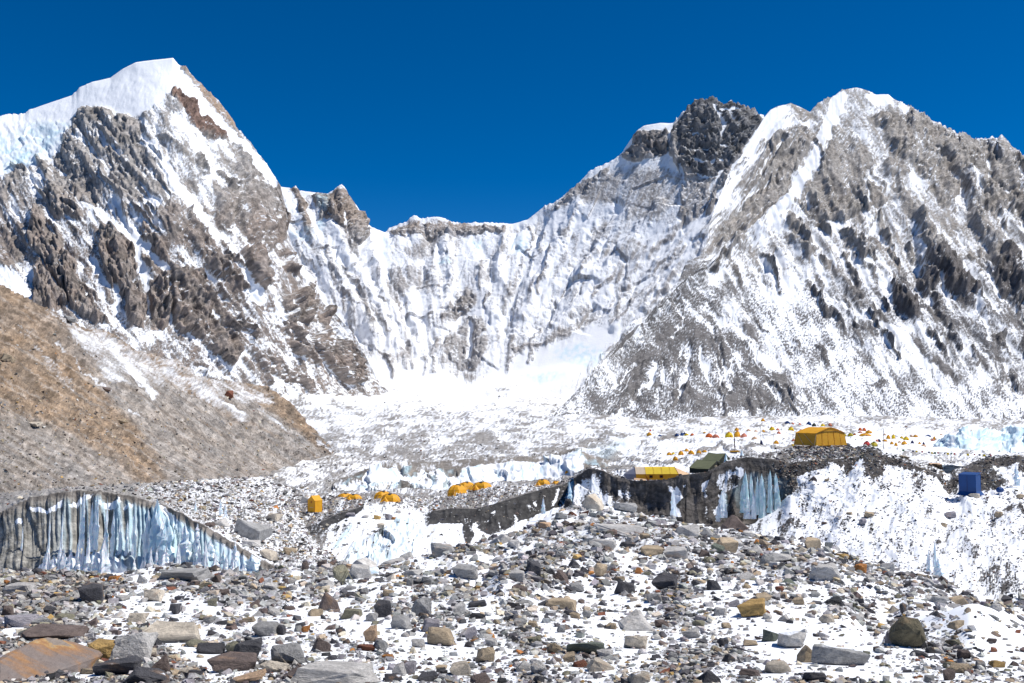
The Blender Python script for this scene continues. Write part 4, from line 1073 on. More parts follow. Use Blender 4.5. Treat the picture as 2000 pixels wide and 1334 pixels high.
s.P = s.P + np.array((0, 0, 1.0)) * h[..., None]
# how stony the ground is (drives bare ground here and the stones laid on it further down)
stony = 0.60 + 0.72 * fbm(s.X / 85, s.Y / 42, 4, 305)
wx, wy = s.X + 14 * fbm(s.X / 36, s.Y / 24, 3, 307), s.Y + 9 * fbm(s.X / 36, s.Y / 24, 3, 309)
stony = paint_all(s, stony, [
    ([(-420, 1100), (160, 1120), (240, 1160), (150, 1180), (170, 1210), (190, 1260), (440, 1260), (400, 1334), (560, 1500), (-420, 1700)], 1.0, 16),
    ([(320, 1100), (560, 1105), (560, 1190), (430, 1180), (330, 1150)], 0.85, 20),
    ([(1130, 990), (1500, 1035), (1640, 1120), (1500, 1130), (1380, 1100), (1150, 1080)], 0.75, 24),
    ([(1000, 1100), (1100, 1060), (1150, 1080), (1060, 1150), (1010, 1180)], 0.85, 14),
    ([(1490, 1050), (1640, 1085), (1780, 1120), (1900, 1170), (2000, 1180), (2000, 1200), (1870, 1195), (1700, 1140), (1600, 1110)], 0.72, 10),
    ([(1640, 1195), (1720, 1205), (1810, 1180), (1790, 1190), (1720, 1215)], 0.95, 6), ([(1890, 1200), (1920, 1185), (2000, 1168), (2000, 1178), (1920, 1205)], 1.0, 5),
    ([(1820, 1260), (1880, 1250), (1960, 1310), (1940, 1334), (1860, 1300)], 0.9, 12),
    ([(980, 1240), (1030, 1200), (1060, 1240), (1020, 1290)], 0.9, 12), ([(1230, 1230), (1380, 1265), (1420, 1320), (1330, 1340), (1290, 1280)], 0.85, 14),
    ([(1420, 1200), (1600, 1200), (1720, 1240), (1700, 1334), (1560, 1300), (1450, 1240)], 0.14, 24), ([(1780, 1180), (1900, 1215), (2100, 1215), (2100, 1334), (1960, 1300), (1800, 1230)], 0.12, 20),
    ([(1110, 1200), (1230, 1190), (1290, 1260), (1180, 1260)], 0.2, 18), ([(300, 1255), (380, 1275), (520, 1320), (420, 1320), (340, 1290)], 0.0, 8), ([(125, 1262), (168, 1260), (170, 1298), (130, 1300)], 0.0, 5), ([(0, 1228), (60, 1230), (40, 1244), (0, 1240)], 0.0, 4),
    ([(640, 1210), (850, 1250), (940, 1280), (820, 1290), (660, 1250)], 0.25, 16), ([(560, 1180), (700, 1210), (640, 1240), (560, 1215)], 0.3, 12), ([(230, 1180), (330, 1150), (420, 1200), (300, 1215)], 0.3, 12),
    ([(150, 1300), (200, 1320), (200, 1334), (150, 1334)], 0.0, 5),
], wx, wy)
STONY = stony
s.tone = tones(s, (0.24, 0.22, 0.20), (0.15, 0.14, 0.13), 20, 311)
s.rock = np.clip((stony - 0.1) * 0.72 + 0.20 * fbm(s.X / 7, s.Y / 4, 3, 313) + 0.16 * fbm(s.X / 2.6, s.Y / 1.8, 2, 315), 0, 1.0)
M_FG = terrain_mat("gravel_and_snow", 0.03, 0.30, 0.6)
FG.build("moraine_ground", M_FG)

# ---- one deep bed under everything, out to the horizon
bed = Sheet([[(-6000, 3000, 1.5), (8000, 3000, 1.5)], [(-6000, 1500, 4), (8000, 1500, 4)]], 0, 1, 2, [1])
th = np.linspace(0, 2 * np.pi, 97)[:-1]
rad = np.array([60, 140, 400, 1200, 3500, 9000.0])
zz = np.array([-22, -30, -45, -60, -80, -120.0])
bv = [(0, 0, -20)] + [(r * math.cos(t), r * math.sin(t), z) for r, z in zip(rad, zz) for t in th]
bf = []
for k in range(len(rad)):
    for i in range(96):
        j = (i + 1) % 96
        if k == 0:
            bf.append((0, 1 + i, 1 + j, 1 + j))
        else:
            a = 1 + (k - 1) * 96
            bf.append((a + i, a + 96 + i, a + 96 + j, a + j))
bme = bpy.data.meshes.new("valley_ground")
bme.from_pydata(bv, [], [f if f[2] != f[3] else f[:3] for f in bf])
bo = bpy.data.objects.new("valley_ground", bme)
COL.objects.link(bo)
bo['kind'] = 'structure'
bm_, bnt, bb = nmat("snowy_rubble_floor")
bn = N(bnt, 'ShaderNodeTexNoise', i_Scale=0.05, i_Detail=6.0)
bnt.links.new(N(bnt, 'ShaderNodeNewGeometry').outputs['Position'], bn.inputs['Vector'])
bnt.links.new(mixcol(bnt, math_n(bnt, 'GREATER_THAN', bn.outputs['Fac'], 0.5), SNOW, (0.22, 0.2, 0.18)), bb.inputs['Base Color'])
bme.materials.append(bm_)
# ------------------------------------------------------------------ stones
HUES = {
    'slate': ((0.078, 0.076, 0.082), 'dark slate'), 'black': ((0.042, 0.042, 0.045), 'black'), 'grey': ((0.33, 0.325, 0.315), 'grey'),
    'pale': ((0.52, 0.50, 0.47), 'pale grey'), 'cream': ((0.58, 0.51, 0.41), 'cream'), 'tan': ((0.43, 0.34, 0.23), 'tan'),
    'ochre': ((0.46, 0.30, 0.11), 'ochre'), 'orange': ((0.45, 0.19, 0.055), 'orange'), 'rust': ((0.22, 0.085, 0.05), 'rust red'),
    'brown': ((0.15, 0.115, 0.10), 'dark brown'), 'olive': ((0.25, 0.235, 0.165), 'olive'), 'green': ((0.15, 0.17, 0.135), 'grey green'),
    'lilac': ((0.32, 0.30, 0.32), 'lilac grey'), 'moss': ((0.155, 0.135, 0.085), 'brown green'), 'peach': ((0.56, 0.38, 0.24), 'peach'),
}


def hull_stone(kind, seed, n=14, bevel=0.0):
    """An angular stone as (verts, triangles) in the box -0.5..0.5, -0.5..0.5, 0..1."""
    r = np.random.default_rng(seed)
    if kind in ('block', 'slab'):
        c = np.array([(x, y, z) for x in (-1, 1) for y in (-1, 1) for z in (-1, 1)], float)
        c += r.normal(0, 0.34, c.shape)
        e = r.uniform(-1, 1, (max(n - 8, 2), 3))
        ax = r.integers(0, 3, len(e))
        e[np.arange(len(e)), ax] = np.sign(e[np.arange(len(e)), ax]) * r.uniform(0.8, 1.08, len(e))
        p = np.concatenate([c * 0.86, e])
    elif kind == 'wedge':
        c = np.array([(-1, -1, -1), (1, -1, -1), (1, 1, -1), (-1, 1, -1), (-0.4, -0.7, 1), (-0.1, 0.8, 0.8), (0.9, -0.9, 0.0), (0.8, 0.9, -0.1)], float)
        c += r.normal(0, 0.16, c.shape)
        p = np.concatenate([c, r.uniform(-0.75, 0.75, (3, 3))])
    else:
        v = r.normal(0, 1, (n + 8, 3))
        v /= np.linalg.norm(v, axis=1, keepdims=True)
        p = v * r.uniform(0.85, 1.08, (len(v), 1))
    bm = bmesh.new()
    for q in p:
        bm.verts.new(q)
    g = bmesh.ops.convex_hull(bm, input=bm.verts[:])
    bmesh.ops.delete(bm, geom=[x for x in g['geom_interior'] if isinstance(x, bmesh.types.BMVert)], context='VERTS')
    bmesh.ops.delete(bm, geom=[v for v in bm.verts if not v.link_faces], context='VERTS')
    if bevel:
        bmesh.ops.dissolve_limit(bm, angle_limit=0.16, verts=bm.verts[:], edges=bm.edges[:])
        bmesh.ops.bevel(bm, geom=bm.edges[:], offset=bevel, segments=1, affect='EDGES', profile=0.6)
        bmesh.ops.triangulate(bm, faces=bm.faces[:])
        bmesh.ops.subdivide_edges(bm, edges=[e for e in bm.edges if e.calc_length() > 0.55], cuts=1)
        bmesh.ops.triangulate(bm, faces=bm.faces[:])
        for v in bm.verts:
            x, y, z = v.co * 2.6
            v.co *= 1 + 0.07 * math.sin(3.1 * x + seed) * math.cos(2.7 * y + 1.3 * z) + r.normal(0, 0.012)
    bmesh.ops.triangulate(bm, faces=bm.faces[:])
    bmesh.ops.recalc_face_normals(bm, faces=bm.faces[:])
    bm.verts.index_update()
    V = np.array([v.co[:] for v in bm.verts])
    F = np.array([[v.index for v in f.verts] for f in bm.faces])
    bm.free()
    lo, hi = V.min(0), V.max(0)
    V = (V - lo) / (hi - lo)
    V[:, :2] -= 0.5
    return V, F


def stone_mat(name, per_object=True):
    m, nt, b = nmat(name)
    L = nt.links
    g = N(nt, 'ShaderNodeNewGeometry')
    tc = N(nt, 'ShaderNodeTexCoord')
    oi = N(nt, 'ShaderNodeObjectInfo')
    if per_object:
        base, co = oi.outputs['Color'], tc.outputs['Object']
        off = N(nt, 'ShaderNodeVectorMath', operation='ADD')
        cmb = N(nt, 'ShaderNodeCombineXYZ')
        for k in range(3):
            L.new(math_n(nt, 'MULTIPLY', oi.outputs['Random'], 37.0 + 11 * k), cmb.inputs[k])
        L.new(co, off.inputs[0])
        L.new(cmb.outputs[0], off.inputs[1])
        co = off.outputs[0]
        sc = 1.0
    else:
        base, co, sc = attr(nt, 'tone').outputs['Color'], g.outputs['Position'], 6.0
    n1 = N(nt, 'ShaderNodeTexNoise', i_Scale=2.6 * sc, i_Detail=6.0, i_Roughness=0.65)
    n2 = N(nt, 'ShaderNodeTexNoise', i_Scale=14.0 * sc, i_Detail=4.0, i_Roughness=0.7)
    n3 = N(nt, 'ShaderNodeTexNoise', i_Scale=1.3 * sc, i_Detail=3.0)
    wv = N(nt, 'ShaderNodeTexWave', i_Scale=1.7 * sc, i_Distortion=7.0, i_Detail=3.0, i_Detail_Scale=1.6)
    wv.bands_direction = 'DIAGONAL'
    for n in (n1, n2, n3, wv):
        L.new(co, n.inputs['Vector'])
    mr = N(nt, 'ShaderNodeMapRange')
    mr.inputs[1].default_value, mr.inputs[2].default_value, mr.inputs[3].default_value, mr.inputs[4].default_value = 0.32, 0.68, 0.48, 1.45
    L.new(math_n(nt, 'MULTIPLY_ADD', n2.outputs['Fac'], 0.45, math_n(nt, 'MULTIPLY', n1.outputs['Fac'], 0.55)), mr.inputs[0])
    col = N(nt, 'ShaderNodeVectorMath', operation='SCALE')
    L.new(base, col.inputs[0])
    L.new(mr.outputs[0], col.inputs['Scale'])
    band = mixcol(nt, math_n(nt, 'MULTIPLY', wv.outputs['Fac'], 0.30), col.outputs[0], (0.62, 0.60, 0.58), 'MULTIPLY')
    st = N(nt, 'ShaderNodeMapRange', interpolation_type='SMOOTHSTEP')
    st.inputs[1].default_value, st.inputs[2].default_value = 0.60, 0.72
    L.new(n3.outputs['Fac'], st.inputs[0])
    stained = mixcol(nt, math_n(nt, 'MULTIPLY', st.outputs[0], 0.40), band, (0.34, 0.20, 0.10))
    out = stained
    if per_object:                      # a dusting of snow on flat tops, as much as the object's alpha says
        sx = N(nt, 'ShaderNodeSeparateXYZ')
        L.new(g.outputs['Normal'], sx.inputs[0])
        a = math_n(nt, 'ADD', math_n(nt, 'MULTIPLY', math_n(nt, 'SUBTRACT', n3.outputs['Fac'], 0.5), 2.6), math_n(nt, 'SUBTRACT', oi.outputs['Alpha'], 0.5))
        sn = N(nt, 'ShaderNodeMapRange', interpolation_type='SMOOTHSTEP')
        sn.inputs[1].default_value, sn.inputs[2].default_value = 0.0, 0.16
        L.new(a, sn.inputs[0])
        up = N(nt, 'ShaderNodeMapRange', interpolation_type='SMOOTHSTEP')
        up.inputs[1].default_value, up.inputs[2].default_value = 0.80, 0.92
        L.new(sx.outputs['Z'], up.inputs[0])
        out = mixcol(nt, math_n(nt, 'MULTIPLY', sn.outputs[0], up.outputs[0]), stained, SNOW)
    L.new(out, b.inputs['Base Color'])
    b.inputs['Roughness'].default_value = 0.82
    b.inputs['Specular IOR Level'].default_value = 0.3
    bp = N(nt, 'ShaderNodeBump', i_Strength=0.8, i_Distance=0.06 if per_object else 0.012)
    L.new(math_n(nt, 'MULTIPLY_ADD', n2.outputs['Fac'], 0.5, n1.outputs['Fac']), bp.inputs['Height'])
    L.new(bp.outputs[0], b.inputs['Normal'])
    return m


M_STONE = stone_mat("weathered_stone")
M_RUBBLE = stone_mat("rubble_stone", False)
PROTO = [hull_stone(k, 500 + i, 11) for i, k in enumerate(['block'] * 12 + ['slab'] * 8 + ['wedge'] * 6 + ['lump'] * 8)]
P_HUE = ['slate', 'black', 'grey', 'pale', 'cream', 'tan', 'ochre', 'orange', 'rust', 'brown', 'olive', 'lilac']


GRIT = [hull_stone('lump', 700 + i, -2) for i in range(16)]


def scatter(name, pts, px, size_px, seed, hue_w, flat=(0.35, 0.85), label=None, protos_=None):
    """Loose stones too many to count, laid on the given places: ONE mesh."""
    r = np.random.default_rng(seed)
    n = len(pts)
    w = np.array(hue_w, float)
    hue = r.choice(len(P_HUE), n, p=w / w.sum())
    pal = np.array([HUES[h][0] for h in P_HUE])
    tone = np.clip(pal[hue] * r.uniform(0.65, 1.35, (n, 1)) * (1 + r.normal(0, 0.022, (n, 3))), 0.012, 0.75)
    protos_ = protos_ or PROTO
    pid = r.integers(0, len(protos_), n)
    L = size_px * px
    sx, sy, sz = L * r.uniform(0.8, 1.2, n), L * r.uniform(0.55, 1.05, n), L * r.uniform(flat[0], flat[1], n)
    yaw, t1, t2 = r.uniform(0, 2 * np.pi, n), r.normal(0, 0.30, n), r.normal(0, 0.30, n)
    VV, FF, CC, base = [], [], [], 0
    for k, (V, F) in enumerate(protos_):
        ids = np.where(pid == k)[0]
        if not len(ids):
            continue
        q = V[None] * np.stack([sx[ids], sy[ids], sz[ids]], -1)[:, None]
        q[..., 2] -= 0.28 * sz[ids][:, None]
        c, s_ = np.cos(t1[ids])[:, None], np.sin(t1[ids])[:, None]
        q = np.stack([q[..., 0], q[..., 1] * c - q[..., 2] * s_, q[..., 1] * s_ + q[..., 2] * c], -1)
        c, s_ = np.cos(t2[ids])[:, None], np.sin(t2[ids])[:, None]
        q = np.stack([q[..., 0] * c + q[..., 2] * s_, q[..., 1], -q[..., 0] * s_ + q[..., 2] * c], -1)
        c, s_ = np.cos(yaw[ids])[:, None], np.sin(yaw[ids])[:, None]
        q = np.stack([q[..., 0] * c - q[..., 1] * s_, q[..., 0] * s_ + q[..., 1] * c, q[..., 2]], -1)
        q += pts[ids][:, None]
        nvp = len(V)
        FF.append((F[None] + (base + np.arange(len(ids)) * nvp)[:, None, None]).reshape(-1, 3))
        VV.append(q.reshape(-1, 3))
        CC.append(np.repeat(tone[ids], nvp, 0))
        base += nvp * len(ids)
    VV, FF, CC = np.concatenate(VV), np.concatenate(FF), np.concatenate(CC)
    o = mesh_from(name, VV, FF, M_RUBBLE, False)
    a = o.data.attributes.new('tone', 'FLOAT_COLOR', 'POINT')
    a.data.foreach_set('color', np.concatenate([CC, np.ones((len(CC), 1))], 1).astype(np.float32).ravel())
    o['kind'] = 'stuff'
    if label:
        o['label'] = label
    return o


def pick(sh, weight, n, seed):
    """n random places on a sheet with the given weight per grid cell (times its size in view)."""
    r = np.random.default_rng(seed)
    px_, py_ = proj(sh.P)
    area = np.abs(np.gradient(py_, axis=0)) * np.abs(np.gradient(px_, axis=1))
    inview = (px_ > -60) & (px_ < 2060) & (py_ < 1400)
    w = (weight * area * inview)[:-1, :-1].ravel()
    c = np.cumsum(w)
    i = np.searchsorted(c, r.uniform(0, c[-1], n))
    j, k = np.unravel_index(np.clip(i, 0, len(w) - 1), (sh.nv - 1, sh.nu - 1))
    a, b = r.uniform(0, 1, n)[:, None], r.uniform(0, 1, n)[:, None]
    P = sh.P
    p = (P[j, k] * (1 - a) + P[j, k + 1] * a) * (1 - b) + (P[j + 1, k] * (1 - a) + P[j + 1, k + 1] * a) * b
    return p, sh.px[j, k], j, k


# hue weights in the order of P_HUE
W_MIX = [18, 3, 34, 22, 9, 9, 1.0, 0.5, 1.2, 9, 4, 6]
W_DARK = [30, 9, 24, 9, 3, 6, 0.6, 0.3, 2, 16, 3, 3]
W_SHELF = [14, 4, 32, 18, 9, 9, 0.6, 0.4, 2, 13, 3, 5]
ri = np.random.default_rng(99)


def psize(n, lo, hi, k=1.9):
    u = ri.uniform(0, 1, n)
    return (lo ** (1 - k) + u * (hi ** (1 - k) - lo ** (1 - k))) ** (1 / (1 - k))


fgv = (FG.V <= FG.rowv[5] + 2)
wgt = (0.06 + np.clip(STONY, 0, 1) ** 1.8) * fgv
p, px_, j, k = pick(FG, wgt, 19000, 401)
scatter('rubble', p, px_, psize(len(p), 5.5, 21, 1.9), 402, W_MIX, (0.3, 0.75), label='loose stones of every size strewn over the snowy foreground moraine')
p, px_, j, k = pick(FG, (0.03 + np.clip(STONY, 0, 1) ** 2) * fgv, 17000, 403)
scatter('gravel', p, px_, psize(len(p), 2.6, 5.5, 1.6), 404, W_DARK, label='small gravel between the stones of the foreground moraine', protos_=GRIT)
ICs = (IC.V > IC.rowv[2] + 1) * sstep(150, 420, IC.X) * (IC.X < 680) + (IC.V > IC.rowv[2] + 1) * 0.4
p, px_, j, k = pick(IC, ICs, 4800, 405)
scatter('rubble', p, px_, psize(len(p), 3, 12, 2.4), 406, W_SHELF, label='grey rubble covering the shelf behind the ice cliff', protos_=GRIT)
CRs = (CR.V > CR.rowv[2] + 1) * 1.0 + 0.25 * (CR.V < CR.rowv[1]) * sstep(700, 620, CR.X) + 0.05
p, px_, j, k = pick(CR, CRs, 2600, 407)
scatter('rubble', p, px_, psize(len(p), 2.6, 9, 2.4), 408, W_SHELF, label='rubble on the tent shelf above the dark ice', protos_=GRIT)
RBw = np.clip(RB.rock - 0.12, 0, 1) * (RB.V <= RB.rowv[2]) * sstep(1480, 1560, RB.X) * (0.5 + 0.9 * sstep(-0.2, 0.5, fbm(RB.X / 45, RB.Y / 30, 3, 411)))
p, px_, j, k = pick(RB, RBw + 0.05 * sstep(1480, 1560, RB.X), 4600, 409)
scatter('rubble', p, px_, psize(len(p), 2.2, 7, 2.3), 410, W_DARK, label='dark stone chips dotted over the snow bank', protos_=GRIT)
RBt = (RB.V > RB.rowv[2]) * (0.25 + 2.5 * paint_w(RB.X, RB.Y, [(1545, 868), (1650, 868), (1705, 885), (1690, 896), (1545, 896)], 6))
p, px_, j, k = pick(RB, RBt, 1500, 412)
scatter('rubble', p, px_, psize(len(p), 3, 8.5, 2.2), 413, W_DARK, label='dark stones heaped below the big orange tent')
GLw = (GL.rock > 0.45) * sstep(845, 900, GL.Y)
p, px_, j, k = pick(GL, GLw + 0.03, 2600, 415)
scatter('rubble', p, px_, psize(len(p), 2.0, 6, 2.3), 416, W_SHELF, label='far stones on the glacier around the seracs', protos_=GRIT)
MOw = sstep(0.5, 1.0, MO.rock) * sstep(560, 900, MO.Y)
p, px_, j, k = pick(MO, MOw + 0.02, 2600, 417)
scatter('rubble', p, px_, psize(len(p), 2.0, 8, 2.6), 418, [4, 1, 30, 14, 8, 24, 3, 1, 2, 12, 6, 3], label='stones caught on the brown moraine slope', protos_=GRIT)

# ---- boulders one can tell apart: (X, Y of the centre, width, height, shape, hue, snow on top, name if it serves as a landmark)
BOULDERS = [
    (171, 1158, 45, 46, 'block', 'slate', 0, 'tall dark slate block'), (36, 1145, 52, 24, 'slab', 'pale', 0, 'pale flat stone near the left edge'),
    (39, 1166, 23, 18, 'lump', 'slate', 0, ''), (298, 1163, 37, 28, 'block', 'cream', 0, 'cream cube-like stone'), (266, 1206, 37, 20, 'block', 'cream', 0, ''),
    (196, 1271, 66, 42, 'block', 'ochre', 0, 'big yellow ochre boulder'), (252, 1262, 78, 58, 'block', 'pale', 0, 'granite boulder beside the yellow one'),
    (338, 1238, 120, 46, 'slab', 'cream', .1, 'broad cream slab'), (98, 1278, 70, 38, 'slab', 'olive', 0, 'olive slab with a rusty side'),
    (96, 1240, 112, 26, 'slab', 'brown', 0, 'long brown slab'), (36, 1208, 62, 30, 'slab', 'lilac', 0, 'lilac grey slab'), (74, 1214, 40, 20, 'slab', 'grey', 0, ''),
    (226, 1300, 84, 40, 'slab', 'slate', 0, 'wide dark slate slab'), (280, 1322, 80, 36, 'slab', 'slate', 0, 'dark slab at the bottom edge'), (315, 1298, 34, 36, 'wedge', 'brown', 0, 'brown shard on snow'),
    (219, 1130, 21, 12, 'block', 'orange', 0, ''), (141, 1126, 15, 12, 'block', 'ochre', 0, ''), (68, 1117, 20, 16, 'lump', 'slate', 0, ''), (62, 1137, 26, 12, 'slab', 'tan', 0, ''),
    (122, 1206, 40, 17, 'slab', 'olive', 0, ''), (136, 1222, 30, 16, 'slab', 'pale', 0, ''), (165, 1312, 28, 14, 'slab', 'tan', 0, ''), (290, 1277, 26, 18, 'block', 'cream', 0, ''),
    (302, 1253, 20, 16, 'wedge', 'slate', 0, ''), (208, 1157, 26, 20, 'block', 'pale', 0, ''), (231, 1166, 30, 14, 'slab', 'pale', 0, ''), (344, 1190, 24, 22, 'lump', 'slate', 0, ''),
    (350, 1121, 92, 26, 'slab', 'grey', .2, 'long grey slab below the ice cliff'), (274, 1131, 18, 20, 'wedge', 'grey', 0, ''), (104, 1168, 22, 18, 'block', 'grey', 0, ''), (95, 1190, 24, 15, 'block', 'slate', 0, ''),
    (10, 1194, 24, 22, 'block', 'brown', 0, ''), (128, 1173, 18, 14, 'block', 'grey', 0, ''), (158, 1189, 18, 16, 'wedge', 'grey', 0, ''),
    (471, 1131, 42, 12, 'slab', 'ochre', 0, 'flat ochre stone'), (592, 1107, 20, 18, 'lump', 'brown', 0, 'round brown boulder'), (668, 1123, 39, 45, 'lump', 'olive', 0, 'speckled olive boulder'),
    (641, 1175, 38, 46, 'wedge', 'brown', 0, 'tall brown split boulder'), (612, 1197, 26, 18, 'block', 'tan', 0, ''), (516, 1229, 46, 30, 'block', 'grey', 0, 'grey boulder with a sharp left side'),
    (549, 1231, 20, 22, 'block', 'slate', 0, ''), (482, 1211, 26, 13, 'slab', 'tan', 0, ''), (600, 1228, 18, 14, 'block', 'orange', 0, ''), (377, 1254, 42, 22, 'lump', 'olive', 0, 'smooth olive boulder'),
    (404, 1270, 52, 20, 'slab', 'slate', 0, ''), (450, 1263, 30, 28, 'lump', 'olive', 0, ''), (484, 1275, 56, 52, 'block', 'slate', .2, 'jagged dark boulder with a grey top'), (560, 1278, 60, 42, 'block', 'grey', 0, 'broad grey boulder'),
    (446, 1296, 90, 38, 'block', 'brown', 0, 'lumpy dark brown boulder'), (530, 1297, 56, 32, 'lump', 'cream', 0, 'cream yellow boulder'), (476, 1326, 74, 16, 'slab', 'peach', 0, ''), (378, 1316, 30, 16, 'wedge', 'slate', 0, ''),
    (364, 1312, 26, 16, 'block', 'cream', 0, ''), (627, 1260, 36, 34, 'wedge', 'brown', 0, ''), (650, 1322, 150, 44, 'slab', 'pale', 0, 'large pale slab at the bottom edge'), (636, 1143, 30, 18, 'lump', 'pale', 0, ''),
    (586, 1220, 20, 12, 'slab', 'slate', 0, ''), (663, 1232, 20, 12, 'lump', 'slate', 0, ''), (592, 1317, 80, 26, 'block', 'brown', 0, 'dark boulder stained ochre'), (410, 1176, 17, 18, 'block', 'olive', 0, ''), (381, 1140, 18, 12, 'block', 'brown', 0, ''),
    (342, 1188, 22, 16, 'block', 'slate', 0, ''), (440, 1160, 17, 13, 'block', 'brown', 0, ''), (530, 1196, 24, 16, 'block', 'pale', 0, ''), (404, 1212, 20, 14, 'block', 'grey', 0, ''), (425, 1130, 20, 18, 'wedge', 'brown', 0, ''), (450, 1225, 18, 14, 'block', 'slate', 0, ''),
    (704, 1115, 38, 32, 'block', 'pale', .35, 'snow-streaked pale boulder'), (756, 1159, 22, 16, 'block', 'tan', 0, ''), (746, 1190, 36, 40, 'block', 'slate', 0, 'squarish purple black block'),
    (822, 1186, 40, 42, 'block', 'grey', 0, 'two-toned grey boulder'), (687, 1197, 42, 24, 'slab', 'olive', 0, 'olive yellow slab'), (722, 1208, 26, 20, 'block', 'pale', 0, ''), (785, 1216, 44, 28, 'block', 'grey', 0, ''),
    (841, 1218, 38, 36, 'slab', 'lilac', 0, 'tilted lilac grey slab'), (858, 1246, 60, 38, 'block', 'tan', 0, 'broad tan boulder'), (722, 1238, 24, 38, 'block', 'peach', 0, 'upright orange-stained stone'), (740, 1261, 27, 26, 'lump', 'grey', 0, ''),
    (713, 1264, 32, 14, 'slab', 'rust', 0, ''), (910, 1115, 46, 32, 'block', 'grey', 0, 'long grey boulder'), (901, 1188, 24, 27, 'block', 'pale', 0, ''), (932, 1181, 42, 14, 'slab', 'slate', 0, ''), (930, 1203, 32, 14, 'slab', 'black', 0, ''),
    (922, 1237, 24, 27, 'block', 'lilac', 0, ''), (946, 1279, 34, 36, 'block', 'tan', 0, 'tan boulder with an orange corner'), (778, 1306, 28, 28, 'wedge', 'pale', 0, ''), (798, 1304, 22, 28, 'block', 'lilac', 0, ''), (833, 1324, 40, 16, 'block', 'slate', 0, ''),
    (896, 1309, 42, 28, 'block', 'cream', 0, 'creamy lichen-flecked boulder'), (941, 1327, 42, 24, 'wedge', 'brown', 0, ''), (800, 1136, 14, 20, 'block', 'grey', 0, ''), (832, 1135, 22, 18, 'block', 'grey', 0, ''), (805, 1117, 36, 14, 'slab', 'pale', 0, ''),
    (816, 1257, 26, 18, 'block', 'pale', 0, ''), (770, 1323, 38, 18, 'slab', 'slate', 0, ''), (712, 1154, 15, 16, 'block', 'grey', 0, ''), (703, 1172, 18, 14, 'block', 'grey', 0, ''), (668, 1166, 16, 14, 'block', 'slate', 0, ''), (688, 1162, 18, 14, 'block', 'slate', 0, ''),
    (705, 1312, 34, 26, 'wedge', 'orange', 0, 'orange brown stone by the pale slab'), (958, 1255, 24, 18, 'block', 'pale', 0, ''), (756, 1285, 24, 12, 'slab', 'orange', 0, ''),
    (1041, 1107, 27, 42, 'slab', 'slate', 0, 'leaning dark slate slab'), (1178, 1113, 36, 28, 'lump', 'tan', 0, 'rounded tan boulder'), (1128, 1146, 26, 22, 'block', 'grey', 0, ''), (1221, 1147, 34, 28, 'block', 'slate', 0, 'dark block with a pale vein'),
    (1306, 1137, 46, 30, 'block', 'slate', 0, 'big charcoal boulder'), (1098, 1178, 60, 28, 'slab', 'tan', 0, 'long tan slab'), (1243, 1216, 62, 40, 'wedge', 'pale', 0, 'smooth pale boulder'), (1245, 1255, 46, 32, 'block', 'cream', .4, 'cream boulder with a snow pocket'),
    (1145, 1266, 72, 30, 'slab', 'green', 0, 'long green black boulder'), (1096, 1124, 26, 24, 'wedge', 'brown', 0, ''), (1015, 1150, 28, 18, 'slab', 'brown', 0, ''), (1022, 1175, 34, 18, 'lump', 'grey', 0, ''), (1185, 1277, 28, 18, 'block', 'pale', 0, ''),
    (1173, 1300, 50, 28, 'wedge', 'cream', 0, ''), (1280, 1168, 34, 18, 'wedge', 'grey', 0, ''), (1212, 1129, 22, 12, 'slab', 'tan', 0, ''), (1026, 1298, 34, 26, 'lump', 'pale', 0, 'pale granite boulder'), (1053, 1304, 30, 26, 'lump', 'pale', 0, ''),
    (1138, 1111, 18, 16, 'wedge', 'slate', 0, ''), (1249, 1325, 40, 24, 'block', 'cream', .5, ''), (1006, 1124, 32, 26, 'block', 'pale', .3, ''), (1014, 1216, 26, 18, 'block', 'grey', 0, ''), (1043, 1218, 18, 16, 'block', 'tan', 0, ''), (1097, 1228, 16, 18, 'block', 'grey', 0, ''),
    (1112, 1195, 26, 12, 'slab', 'slate', 0, ''), (1125, 1202, 20, 13, 'block', 'tan', 0, ''), (1152, 1202, 26, 15, 'lump', 'grey', 0, ''), (1078, 1266, 22, 22, 'block', 'tan', 0, ''), (1046, 1252, 24, 18, 'block', 'olive', 0, ''), (1112, 1285, 24, 20, 'block', 'tan', 0, ''), (1132, 1298, 26, 14, 'block', 'rust', 0, ''),
    (1475, 1188, 50, 38, 'block', 'ochre', 0, 'ochre boulder with a yellow top'), (1357, 1118, 30, 28, 'lump', 'slate', 0, ''), (1398, 1146, 24, 34, 'block', 'slate', 0, 'angular slate boulder'), (1545, 1142, 44, 22, 'wedge', 'green', 0, 'grey green wedge'),
    (1557, 1249, 60, 36, 'block', 'pale', .62, 'pale boulder holding a snow patch'), (1581, 1278, 38, 36, 'wedge', 'tan', 0, 'ribbed tan grey boulder'), (1643, 1282, 92, 44, 'slab', 'grey', .5, 'long grey slab with a snowy top'), (1520, 1303, 48, 30, 'slab', 'cream', 0, 'cream block'),
    (1415, 1256, 22, 18, 'lump', 'slate', 0, ''), (1507, 1240, 28, 26, 'block', 'green', 0, 'dark green stone'), (1490, 1168, 32, 15, 'block', 'tan', 0, ''), (1630, 1173, 34, 20, 'wedge', 'black', 0, 'black wedge'), (1615, 1207, 24, 20, 'block', 'cream', 0, ''),
    (1595, 1322, 42, 22, 'block', 'slate', 0, 'slate block at the bottom edge'), (1388, 1325, 42, 24, 'wedge', 'slate', 0, ''), (1355, 1236, 34, 20, 'slab', 'pale', 0, ''), (1406, 1192, 24, 18, 'block', 'pale', 0, ''), (1468, 1313, 40, 16, 'slab', 'brown', 0, ''),
